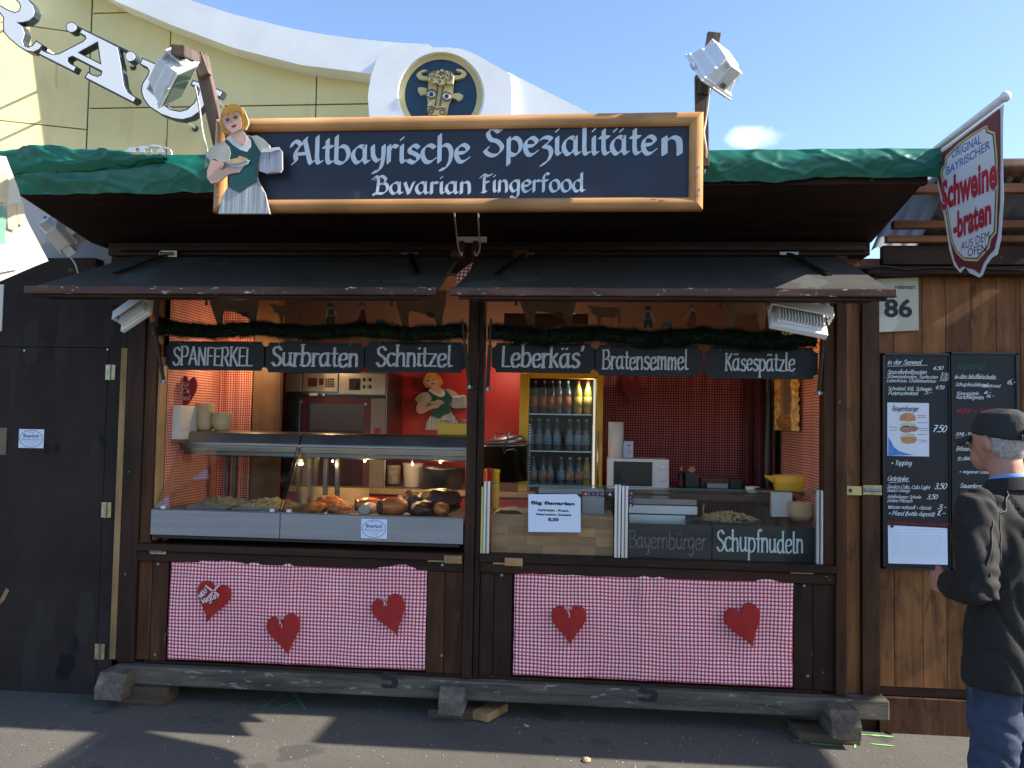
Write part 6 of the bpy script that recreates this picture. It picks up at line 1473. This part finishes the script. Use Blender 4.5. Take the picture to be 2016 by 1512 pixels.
for s in (-1,1): MB().prism([q+Vector((s*.112,-.03,hh*.92)),q+Vector((s*.165,-.03,hh*1.0)),q+Vector((s*.16,-.03,hh*.8)),q+Vector((s*.115,-.03,hh*.45))],(0,1,0),.06).build('handle',M['yel'],yp,bevel=.006)
MB().ball(q+Z_*hh*.93,.095,.07,.016,16,8,fn=lambda v:1+.3*noise.noise(v*4)).build('bread_filling',M['bowl'],yp,smooth=True)
tag(MB().box(at(1500,968,.4).x,1.285,.38,.62,q.z-.012,q.z-.001).build('glass_ledge',M['bwork'],None),'narrow dark ledge under the yellow pot','ledge')
# gilded mirror on the right wall
XW=1.282
mr_=thing('gilded_mirror',Vector((XW,.8,1.9)),'narrow mirror in a carved gilded frame on the right inner wall','mirror')
def wx(x,y): return atX(x,y,XW-.0)
ya,yb=.42,.98; za,zb=at(1560,848,.7).z,at(1560,742,.7).z+.02
MB().box(XW-.025,XW-.012,ya+.09,yb-.09,za+.10,zb).build('mirror_glass',M['mirror'],mr_)
for (a,b,c,d) in ((ya,ya+.10,za,zb),(yb-.10,yb,za,zb),(ya+.1,yb-.1,za,za+.11)):
    n=30
    MB().grid(lambda u,v:(XW-.02-.03*math.sin(v*math.pi if b-a<.2 else u*math.pi)-.012*noise.noise(Vector((u*14,v*14,a*9)))-.006*noise.noise(Vector((u*40,v*40,3))),a+(b-a)*v,c+(d-c)*u),n,n).build('carved_frame',M['gold'],mr_,smooth=False,recalc=False)
# black hanging bag/coat in the corner
o=MB().rings([((1.20,.99,2.2-i*.12),(.012+.02*min(i,6)/6+.006*noise.noise(Vector((i,0,0))),0,0),(0,.04,0)) for i in range(10)],12).build('black_bag',M['blackp'],None,smooth=True); tag(o,'black plastic bag hanging beside the gilded mirror','bag')
# ---------------------------------------------------------------- glass screens and counter
def screen(x0,x1,yt0,yt1,yb,posts,lab):
    t=thing('glass_screen',Vector((at((x0+x1)/2,yb,-.0).x,0,.906)),lab,'glass screen','glass screens of the right window')
    a=at(x0,yt0,.0);b=at(x1,yt1,.0)
    MB().box(a.x,b.x,-.003,.003,.907,(a.z+b.z)/2).build('glass_pane',M['glass'],t)
    MB().box(a.x,b.x,-.0035,.0035,(a.z+b.z)/2+.0002,(a.z+b.z)/2+.004).build('glass_edge',mat('green_glass_edge',(.03,.13,.10),.2),t)
    for q in posts:
        p=at(q,1000,0); m=MB()
        MB().box(p.x-.017,p.x+.017,-.022,.02,.907,(a.z+b.z)/2+.012).build('aluminium_post',M['alu'],t,bevel=.002)
        MB().box(p.x-.004,p.x+.004,-.0235,-.0222,.907,(a.z+b.z)/2+.010).build('post_groove',M['steeld'],t)
    return t
s1=screen(966,1207,952,958,1088,(959,1216),'left glass screen with a price sheet taped on it')
s2=screen(1238,1607,962,968,1100,(1230,1612),'right glass screen in front of the chalk boards')
MB().box(at(950,1000,0).x-.006,at(950,1000,0).x+.006,-.015,.0,.907,at(950,958,0).z).build('yellow_edge_strip',mat('yellow_strip',(.6,.55,.15),.5),s1)
wb=thing('counter_board',Vector((at(1085,1085,.05).x,.05,.906)),'light laminated wood board behind the left glass screen','board')
a=at(968,1012,.05);b=at(1208,1018,.05)
n=7
for i in range(n):
    x0_=a.x+(b.x-a.x)*i/n
    z=.906; k=0
    while z<a.z-.01:
        hh_=min(a.z-z,.05); MB().box(x0_+.0003,x0_+(b.x-a.x)/n-.0003,.05+(k%2)*.0004,.07,z+.0003,z+hh_-.0003).build('wood_block',M['oak'],wb); z+=hh_; k+=1
tag(MB().box(a.x,b.x,.07,.5,a.z-.03,a.z-.004).build('cutting_surface',M['worktop'],None),'pale work surface behind the laminated board','work surface')
ps_=thing('price_sheet',at(1090,1047,-.01),'white sheet reading Big Bavarian taped to the left glass screen','paper sign')
MB().prism([at(x,y,-.010) for x,y in ((1040,973),(1135,973),(1143,980),(1143,1048),(1040,1047))],(0,1,0),.001).build('sheet',M['paper'],ps_)
m=MB(); bfpx(m,'Big Bavarian',1046,986,1131,995,-.0105,bold=.045); bfpx(m,'Surbraten , Kraut,',1059,1001,1120,1007,-.0105,bold=.035); bfpx(m,'Meerrettich, Zwiebel',1056,1010,1124,1015,-.0105,bold=.035); bfpx(m,'8,50',1079,1019,1100,1027,-.0105,bold=.045)
m.build('lettering',M['ink'],ps_)
def cards(x0,y0,vert,lab):
    t=thing('card_sticker',at(x0,y0,-.006),lab,'sticker','payment card stickers on the glass')
    for i in range(4):
        x=x0+(0 if vert else i*16.5); y=y0+(i*7.6 if vert else 0); w_,h_=(9.5,7) if vert else (13,9)
        MB().pb(x,y,x+w_,y+h_,-.0055,.0005).build('black_field',M['ink'],t)
        cx,cy=x+w_/2,y+h_/2
        if i in (0,2):
            for dx,mm in ((-.16,(.55,.03,.03)),(.16,(.65,.33,.03) if i==0 else (.03,.22,.5))):
                MB().prism([at(p_[0],p_[1],-.0058 if dx<0 else -.0061) for p_ in circ(cx+dx*w_,cy,h_*.30,12)],(0,1,0),.0002).build('disc',mat('card_disc',mm,.5),t)
        elif i==1:
            for k,mm in ((-.22,(.05,.15,.5)),(.05,(.55,.05,.06))): MB().pb(cx+k*w_-.5,cy-h_*.28,cx+k*w_+w_*.2,cy+h_*.28,-.0058,.0002).build('bar',mat('card_bar',mm,.5),t)
        else: MB().prism([at(cx,cy-h_*.3,-.0058),at(cx+w_*.25,cy+h_*.3,-.0058),at(cx-w_*.25,cy+h_*.3,-.0058)],(0,1,0),.0002).build('triangle',M['white'],t)
cards(1145,968,False,'row of four payment card marks on the left glass screen'); cards(1237,968,True,'column of four payment card marks on the right glass screen')
# chalk boards behind the right screen
for (x0,x1,y0,y1,txt,a,b,c,d,mt,lab,wd) in ((1234,1400,1030,1098,'Bayernbürger',1240,1390,1078,1046,'chalkd','dark board with thin chalk lettering Bayernbürger',.10),(1404,1606,1033,1103,'Schupfnudeln',1412,1579,1084,1044,'chalkw','dark board with bright white lettering Schupfnudeln',.2)):
    t=thing('counter_chalkboard',at((x0+x1)/2,y1,.03),lab,'chalkboard sign','chalk boards behind the right glass screen')
    A2=at(x0,y0,.03);B2=at(x1,y1,.03); MB().box(A2.x,B2.x,.032,.042,.907,A2.z).build('board',mat('grey_slate',(.008,.011,.013),.5,var=.25,scale=5),t)
    m=MB(); penpx(m,txt,a,d,b,c,.0315,w=wd,t=.07,ang=10,serif=.07 if wd>.15 else 0,space=.02,jit=.04); m.build('lettering',M[mt],t)
# behind right screen
mc=thing('coffee_machine',at(1300,1030,.35),'grey kitchen appliance with white drawer behind the right glass screen','kitchen appliance')
def mpb(n,x0,y0,x1,y1,Y,th,mt): MB().pb(x0,y0,x1,y1,Y,th).build(n,mt,mc,bevel=.003)
mpb('body',1236,985,1372,1034,.30,.25,M['blackp']); mpb('drawer_front',1238,996,1373,1012,.28,.018,M['white']); mpb('drawer_front',1238,1014,1350,1033,.285,.014,M['alu']); mpb('top_shelf',1240,982,1372,994,.29,.2,M['steeld'])
pnn=thing('noodle_pan',at(1430,1028,.2),'black pan heaped with potato noodles behind the glass','pan')
q=at(1432,1030,.22)
MB().rings([(q,(.16,0,0),(0,.13,0)),(q+Z_*.02,(.19,0,0),(0,.155,0)),(q+Z_*.022,(.182,0,0),(0,.15,0)),(q+Z_*.005,(.15,0,0),(0,.12,0))],30).build('pan_body',M['blackp'],pnn,smooth=True)
m=MB()
for i in range(260):
    a=random.uniform(0,2*math.pi); rr=random.random()**.6; c=q+Vector((.16*rr*math.cos(a),.12*rr*math.sin(a),.02+.04*(1-rr*rr)+random.uniform(-.004,.004))); d=Vector((random.uniform(-1,1),random.uniform(-1,1),random.uniform(-.4,.4))).normalized()*.022
    m.tube([c-d,c,c+d],[.002,.006,.002],5)
o=m.build('potato_noodles',nood,pnn,smooth=True); o['kind']='stuff'
MB().beam(q+Vector((-.12,-.02,.03)),q+Vector((-.24,-.05,.01)),.03,.012).build('pan_handle',M['blackp'],pnn,bevel=.003)
tag(MB().tube([at(1386,1025,.25),at(1384,1000,.24),at(1387,992,.24)],.004,6).build('wooden_spoon',M['oak'],None),'thin pale spoon standing in the noodle pan','spoon')
bs=at(1578,1025,.25); pr=None
for i in range(12):
    if pr is None: pr=MB().lathe(bs,[(.05,0),(.066,.02),(.075,.045),(.07,.043),(.06,.018),(.001,.006)],20).build('paper_bowl',M['bowl'],None,smooth=True); tag(pr,'brown paper bowl stacked behind the right end of the glass','bowl','stack of brown bowls behind the glass'); b0=Vector(pr.location)
    else: c=pr.copy(); COL.objects.link(c); c.location=b0+Vector((random.uniform(-.002,.002),0,i*.0055))
tag(MB().pb(1520,970,1560,1018,.30,.05).build('napkin_holder',M['paper2'],None,bevel=.003),'white napkins beside the stacked bowls behind the glass','napkins')
tag(MB().box(.0,1.28,.08,.6,.99,1.0).build('inner_counter',M['bwork'],None),'dark inner counter under the noodle pan','counter')
sk=thing('steel_container',at(1168,1016,.3),'steel food container behind the price sheet','container'); MB().pb(1145,978,1190,1016,.28,.2).build('container_body',M['steel'],sk,bevel=.01); MB().pb(1060,963,1190,973,.5,.15).build('container_rim',M['steel'],sk,bevel=.003)
o=MB().grid(lambda u,v:(at(972+62*u,1010,.12).x,.10+.2*v,a.z if False else at(1000,1010,.12).z+.022*math.sin(u*math.pi)+.008*noise.noise(Vector((u*6,v*5,4)))),20,8).build('paper_bag',M['bowl'],None,smooth=True); tag(o,'flat brown paper bag on the work surface','paper bag')
# ================================================================ ground marks and litter
def streak(pts,w,mt,lab,Z=.004,grp='green spray paint marks on the asphalt'):
    m=MB(); ps=[atZ(x,y,Z) for x,y in pts]; 
    for j in range(len(ps)-1):
        a,b=ps[j],ps[j+1]; n=max(6,int((b-a).length/.012)); d=(b-a).normalized(); s=Vector((-d.y,d.x,0))
        prev=None
        for i in range(n+1):
            c=a.lerp(b,i/n); w1=w*(.55+.6*noise.noise(Vector((c.x*22,c.y*22,j))))*(.35+.65*math.sin(math.pi*min(1,max(.02,i/n)))**.4); l=c-s*w1; r=c+s*w1*(.8+.3*noise.noise(Vector((c.x*33,c.y*31,9))))
            l.z=r.z=Z+j*.0006
            if prev: m.quad(prev[0],prev[1],r,l)
            prev=(l,r)
    o=m.build('spray_mark',M[mt],None); tag(o,lab,'paint mark',grp)
streak([(516,1392),(556,1366)],.013,'spray','short green stroke left of the cross under the stall'); streak([(548,1392),(600,1375),(640,1362)],.012,'spray','long green stroke of the cross under the stall'); streak([(578,1362),(598,1393)],.018,'spray','thick green stroke of the cross under the stall')
streak([(1545,1432),(1562,1440)],.016,'spray','faint green spot left of the right support block'); streak([(1590,1450),(1600,1464),(1655,1468)],.014,'spray2','green corner stroke in front of the right block'); streak([(1690,1435),(1683,1472)],.013,'spray2','upright light green stroke right of the block'); streak([(1690,1445),(1760,1450)],.013,'spray2','upper light green stroke by the plank wall'); streak([(1715,1464),(1760,1468)],.012,'spray2','lower light green stroke by the plank wall')
leafm=mat('dry_leaf',(.42,.30,.16),.8,var=.4,scale=60)
m=MB()
for i in range(420):
    x=random.uniform(-3.2,2.6); y=random.uniform(-1.0,.0); s=random.uniform(.0012,.004); c=Vector((x,y,.003)); m.ball(c,s,s*.8,s*.5,5,3)
tag(m.build('gravel_grit',mat('pale_grit',(.5,.47,.42),.9),None),kind='stuff')
for (x,y,s,mt,lab) in ((1035,1428,.022,leafm,'small dry leaf on the asphalt in front of the middle block'),(1155,1496,.035,leafm,'crumpled dry leaf near the bottom edge'),(1570,1459,.03,M['block'],'small wood chip by the right block'),(1612,1455,.035,M['blackp'],'dark scrap of foil by the right block'),(1750,1442,.022,M['blackp'],'black scrap by the plank wall'),(337,1376,.012,M['paper2'],'white cigarette end by the left block')):
    c=atZ(x,y,.006); o=MB().ball(c,s,s*.5,s*.25,8,5,Matrix.Rotation(R(x),3,'Z'),fn=lambda v:1+.5*noise.noise(v*3+c)).build('litter_scrap',mt,None); tag(o,lab,'litter')
# ================================================================ person
px_,py_=1.615,-1.36
pe=bpy.data.objects.new('person',None); COL.objects.link(pe); PL=Vector((px_,py_,0)); pe.location=PL; BASE[pe.name]=PL
tag(pe,'man in dark jacket, black cap and blue jeans reading the menu board, seen from behind','person')
TH=R(31); RM=Matrix.Rotation(TH,3,'Z')
def L(x,y,z): return PL+RM@Vector((x,y,z))
def LV(x,y,z): return RM@Vector((x,y,z))
def fuse(mb,name,mt,vox=.012,sm=4,disp=None,smooth=True,par=pe):
    """union of overlapping closed shapes -> one continuous skin"""
    me=bpy.data.meshes.new('t'); me.from_pydata([tuple(v) for v in mb.v],[],mb.f)
    import bmesh
    bm=bmesh.new(); bm.from_mesh(me); bmesh.ops.recalc_face_normals(bm,faces=bm.faces); bm.to_mesh(me); bm.free()
    o=bpy.data.objects.new('t',me); COL.objects.link(o)
    r=o.modifiers.new('r','REMESH'); r.mode='VOXEL'; r.voxel_size=vox
    if sm: s=o.modifiers.new('s','SMOOTH'); s.iterations=sm; s.factor=.6
    dg=bpy.context.evaluated_depsgraph_get(); m2=bpy.data.meshes.new_from_object(o.evaluated_get(dg))
    b=BASE[par.name]; m2.calc_loop_triangles()
    ns=[v.normal.copy() for v in m2.vertices]
    for v,nn in zip(m2.vertices,ns):
        co=v.co.copy()
        if disp: co+=nn*disp(co)
        v.co=co-b
    m2.polygons.foreach_set('use_smooth',[True]*len(m2.polygons)); m2.materials.clear(); m2.materials.append(mt); m2.name=name
    bpy.data.objects.remove(o); bpy.data.meshes.remove(me)
    q=bpy.data.objects.new(name,m2); COL.objects.link(q); q.parent=par; BASE[q.name]=b; return q
def ringset(rows): return [(L(*c),LV(*a),LV(*b)) for c,a,b in rows]
skinm=mat('skin',(.42,.20,.14),.5,var=.12,scale=16,bump=.15,bscale=120); skinm.node_tree.nodes['Principled BSDF'].inputs['Subsurface Weight'].default_value=.12; skinm.node_tree.nodes['Principled BSDF'].inputs['Subsurface Radius'].default_value=(.03,.01,.006)
greyh=mat('short_grey_hair',(.38,.35,.32),.8,var=.4,scale=90,bump=.6,bscale=300)
jack=mat('dark_jacket_cloth',(.012,.011,.010),.85,var=.4,scale=4,bump=.25,bscale=280,dots=((.022,.020,.017),.62,5,(1,1,1))); jeanm=mat('blue_jeans',(.028,.045,.085),.8,var=.45,scale=7,bump=.4,bscale=400,dots=((.09,.13,.2),.63,5,(1,1,.35))); capm=mat('black_cap_cloth',(.020,.020,.020),.8,var=.35,scale=9,bump=.3,bscale=200)
# body: head, neck, torso, arms, legs as one skin
B=MB()
hc=(0,.045,1.605)
B.ball(L(*hc),.078,.098,.118,26,20,RM,fn=lambda v:1-.10*max(0,-v.z)*(1 if abs(v.x)>.3 else .3))
B.ball(L(0,.10,1.55),.052,.05,.062,16,12,RM)      # jaw
B.ball(L(0,.145,1.59),.014,.024,.026,10,8,RM)      # nose
B.rings(ringset([((0,.0,1.38),(.075,0,0),(0,.07,0)),((0,.005,1.46),(.062,0,0),(0,.062,0)),((0,.02,1.53),(.060,0,0),(0,.066,0)),((0,.03,1.58),(.055,0,0),(0,.066,0))]),18)
B.rings(ringset([((0,-.01,.82),(.16,0,0),(0,.10,0)),((0,-.01,1.0),(.165,0,0),(0,.105,0)),((0,-.015,1.2),(.18,0,0),(0,.11,0)),((0,-.02,1.36),(.16,0,0),(0,.09,0)),((0,0,1.42),(.08,0,0),(0,.07,0))]),18)
for s in (-1,1):
    B.rings([(L(s*.09,0,.86),LV(.085,0,0),LV(0,.09,0)),(L(s*.10,.0,.5),LV(.058,0,0),LV(0,.062,0)),(L(s*.105,-.01,.3),LV(.054,0,0),LV(0,.056,0)),(L(s*.11,-.01,.09),LV(.036,0,0),LV(0,.042,0))],14)
SH=[(-.215,-.02,1.375),(.215,-.02,1.375)]; EL=[(-.285,-.06,1.09),(.285,-.06,1.09)]; WR=[(-.20,.11,1.06),(.19,.12,1.06)]
for k in (0,1):
    s_,e_,w_=[L(*q) for q in (SH[k],EL[k],WR[k])]
    B.tube([s_,s_.lerp(e_,.5),e_,e_.lerp(w_,.5),w_],[.055,.048,.042,.036,.028],12)
# left hand with five fingers, lightly curled
def hand(k):
    s=-1 if k==0 else 1
    w=Vector(WR[k]); f=Vector((-s*.35,.92,-.05)).normalized(); sd=Vector((0,0,1)); out=f.cross(sd).normalized()
    B.obox(L(*(w+f*.05)),.026,.085,.078,RM@Matrix((out,f,sd)).transposed())
    B.ball(L(*(w+f*.05)),.02,.05,.042,12,8,RM@Matrix((out,f,sd)).transposed())
    for i,(dz,ln) in enumerate(((.030,.070),(.010,.080),(-.010,.074),(-.030,.058))):
        a=w+f*.088+sd*dz; cu=Vector((-s*.0,0,0))+out*(-.0)
        inn=Vector((-s,0,0)); p1=a+f*ln*.45+inn*.006; p2=p1+f*ln*.22+inn*ln*.28; p3=p2-f*ln*.02+inn*ln*.28
        B.tube([L(*q) for q in (a-f*.02,p1,p2,p3)],[.0095,.009,.0082,.0065],8)
    a=w+f*.03+sd*.034; B.tube([L(*a),L(*(a+f*.035+sd*.022)),L(*(a+f*.065+sd*.018+Vector((-s*.014,0,0))))],[.012,.0105,.008],8)
hand(0); hand(1)
fuse(B,'body',skinm,.0065,3,disp=lambda c:.0006*noise.noise(c*60))
# ears
for s in (-1,1):
    m=MB(); c=L(s*.083,.035,1.60); m.ball(c,.010,.022,.034,12,10,RM@Matrix.Rotation(R(s*-18),3,'Z')@Matrix.Rotation(R(-12),3,'X')); m.ball(L(s*.088,.03,1.60),.012,.014,.024,10,8,RM); fuse(m,'ear',skinm,.004,2)
# hair: short band under the cap
Hh=MB(); Hh.ball(L(0,.028,1.607),.081,.093,.098,26,20,RM)
o=fuse(Hh,'hair',greyh,.006,1,disp=lambda c:.0025*noise.noise(c*120)+.001*noise.noise(c*300))
import bmesh
bm=bmesh.new(); bm.from_mesh(o.data); inv=RM.transposed()
dl=[]
for v in bm.verts:
    q=inv@v.co
    if q.y>.065 or q.z<1.535+max(0,q.y)*.25 or (q.y>-.0 and q.z<1.565): dl.append(v)
bmesh.ops.delete(bm,geom=dl,context='VERTS'); bm.to_mesh(o.data); bm.free()
# cap
cp_=fuse(MB().rings(ringset([((0,.030,1.625),(.086,0,0),(0,.108,.012)),((0,.030,1.655),(.089,0,0),(0,.111,.010)),((0,.026,1.69),(.083,0,0),(0,.102,.006)),((0,.02,1.718),(.068,0,0),(0,.084,.003)),((0,.018,1.735),(.035,0,0),(0,.044,0))]),26),'cap',capm,.006,5,disp=lambda c:.0035*noise.noise(c*16)+.0012*noise.noise(c*45)); BASE[cp_.name]=PL
br=MB().grid(lambda u,v:L((u-.5)*.17*(1-.2*v),.115+.115*v*(1-1.2*(u-.5)**2*2),1.640-.022*v-.06*(u-.5)**2*4*.5),14,8)
bo=br.build('cap_brim',capm,cp_,smooth=True,recalc=False); sd=bo.modifiers.new('s','SOLIDIFY'); sd.thickness=.006
MB().tube([L(.028*math.cos(t)*0+ .034*math.sin(t*math.pi/6-math.pi/2+math.pi/2),-.083-.003*math.cos(t*.5),1.648+.018*math.cos(t*math.pi/6)) for t in range(-3,4)],.004,6).build('cap_opening_edge',capm,cp_)
MB().grid(lambda u,v:L((u-.5)*.062,-.0875+.6*((u-.5)*.062)**2*8,1.640+.020*v),8,3).build('cap_opening',mat('sunlit_scalp',(.6,.5,.33),.7),cp_,smooth=True,recalc=False)
MB().grid(lambda u,v:L((u-.5)*.09,-.0885+.6*((u-.5)*.062)**2*10,1.617+.018*v),8,3).build('cap_strap',M['white'],cp_,smooth=True,recalc=False)
for s in (-1,1): MB().obox(L(s*.034,-.0885,1.626),.022,.006,.02,RM).build('strap_patch',capm,cp_)
# shirt collar
MB().rings(ringset([((0,-.002,1.435),(.076,0,0),(0,.076,-.012)),((0,.0,1.475),(.070,0,0),(0,.072,-.014)),((0,.0,1.480),(.064,0,0),(0,.066,-.014))]),24,False).build('shirt_collar',mat('blue_shirt',(.16,.30,.66),.7,var=.08),pe,smooth=True)
# jacket
J=MB()
J.rings(ringset([((0,-.012,.70),(.225,0,0),(0,.155,0)),((0,-.015,.85),(.215,0,0),(0,.15,0)),((0,-.015,1.02),(.20,0,0),(0,.14,0)),((0,-.02,1.2),(.21,0,0),(0,.14,0)),((0,-.02,1.33),(.215,0,0),(0,.13,0)),((0,-.015,1.395),(.175,0,0),(0,.105,0)),((0,-.01,1.44),(.10,0,0),(0,.085,0)),((0,-.008,1.465),(.078,0,0),(0,.078,0))]),28)
for k in (0,1):
    s_,e_,w_=[L(*q) for q in (SH[k],EL[k],WR[k])]
    J.tube([s_+LV((.03 if k==0 else -.03),0,.005),s_,s_.lerp(e_,.35),s_.lerp(e_,.75),e_+LV(0,-.012,-.005),e_.lerp(w_,.35),e_.lerp(w_,.7),w_.lerp(e_,-.0)],[.07,.083,.083,.078,.076,.072,.066,.060],18)
def jd(c):
    q=inv@(c-PL); k=0
    # folds: elbow creases and long drapes
    k+=.012*noise.noise(Vector((q.x*7,q.y*7,q.z*3.2)))-.010*max(0,1-abs(noise.noise(Vector((q.x*9+q.z*3,q.y*9,q.z*5))))*5)+.0055*noise.noise(Vector((q.x*14+q.z*5,q.y*14,q.z*11)))
    for s in (-1,1):
        d=(q-Vector((s*.285,-.06,1.09))).length
        if d<.17: k+=.008*math.sin((q.z*.8+q.y*1.1)*120+3*noise.noise(q*9))*(1-d/.17)
    if abs(q.x)<.006 and q.y<0 and q.z<1.38: k-=.004
    return k
inv=RM.transposed()
jk=fuse(J,'jacket',jack,.0095,5,disp=jd); BASE[jk.name]=PL
def seam(pts,r=.0032,nm='seam',off=.006):
    MB().tube(pts,r,6).build(nm,mat('seam_highlight',(.07,.065,.055),.6) if 'seamm' not in M else M['seamm'],jk,smooth=True)
M['seamm']=mat('jacket_seam',(.038,.035,.03),.7)
# collar
MB().rings(ringset([((0,-.012,1.425),(.115,0,-.0),(0,.105,-.01)),((0,-.010,1.462),(.090,0,0),(0,.088,-.012)),((0,-.008,1.470),(.084,0,0),(0,.082,-.012))]),28,False).build('jacket_collar',jack,jk,smooth=True)
dgt=bpy.context.evaluated_depsgraph_get()
from mathutils.bvhtree import BVHTree
bv=BVHTree.FromPolygons([v.co+PL for v in jk.data.vertices],[list(p.vertices) for p in jk.data.polygons])
def proj_seam(pts,r=.0028):
    o=[]
    for p in pts:
        h,nn,i,d=bv.find_nearest(p)
        if h: o.append(h+nn*.0012)
    seam(o,r)
def arc(a,b,c,n=14): 
    a,b,c=Vector(a),Vector(b),Vector(c); return [L(*((1-t)**2*a+2*t*(1-t)*b+t*t*c)) for t in [i/n for i in range(n+1)]]
proj_seam(arc((-.10,-.06,1.44),(-.2,-.14,1.42),(-.20,-.13,1.16),20)); proj_seam(arc((.10,-.06,1.44),(.2,-.14,1.42),(.20,-.13,1.16),20))
proj_seam(arc((-.24,-.12,1.33),(-.33,-.14,1.15),(-.25,-.0,1.02),18)); proj_seam(arc((0,-.2,1.43),(0,-.2,1.1),(0,-.2,.72),24))

# jeans
Jn=MB()
Jn.rings(ringset([((0,-.01,.72),(.17,0,0),(0,.125,0)),((0,-.01,.95),(.17,0,0),(0,.125,0))]),20)
for s in (-1,1):
    Jn.rings([(L(s*.092,-.005,.86),LV(.098,0,0),LV(0,.115,0)),(L(s*.098,-.003,.62),LV(.092,0,0),LV(0,.100,0)),(L(s*.104,.003,.42),LV(.082,0,0),LV(0,.088,0)),(L(s*.108,-.012,.25),LV(.078,0,0),LV(0,.085,0)),(L(s*.112,-.012,.05),LV(.078,0,0),LV(0,.088,0))],18)
def jnd(c):
    q=inv@(c-PL); return -.009*max(0,1-abs(noise.noise(Vector((q.x*7+q.z*4,q.y*7,q.z*9))))*5)+.008*noise.noise(Vector((q.x*9,q.y*9,q.z*7)))+.006*noise.noise(Vector((q.x*6+q.z*16,q.y*6-q.z*12,q.z*18)))
fuse(Jn,'jeans',jeanm,.0095,3,disp=jnd)
for s in (-1,1):
    m=MB(); m.rings([(L(s*.112,.04+.0,.02),LV(.042,0,0),LV(0,.12,0)),(L(s*.112,.04,.05),LV(.044,0,0),LV(0,.115,0)),(L(s*.112,.0,.09),LV(.04,0,0),LV(0,.06,0))],18); fuse(m,'shoe',M['blackp'],.008,2)
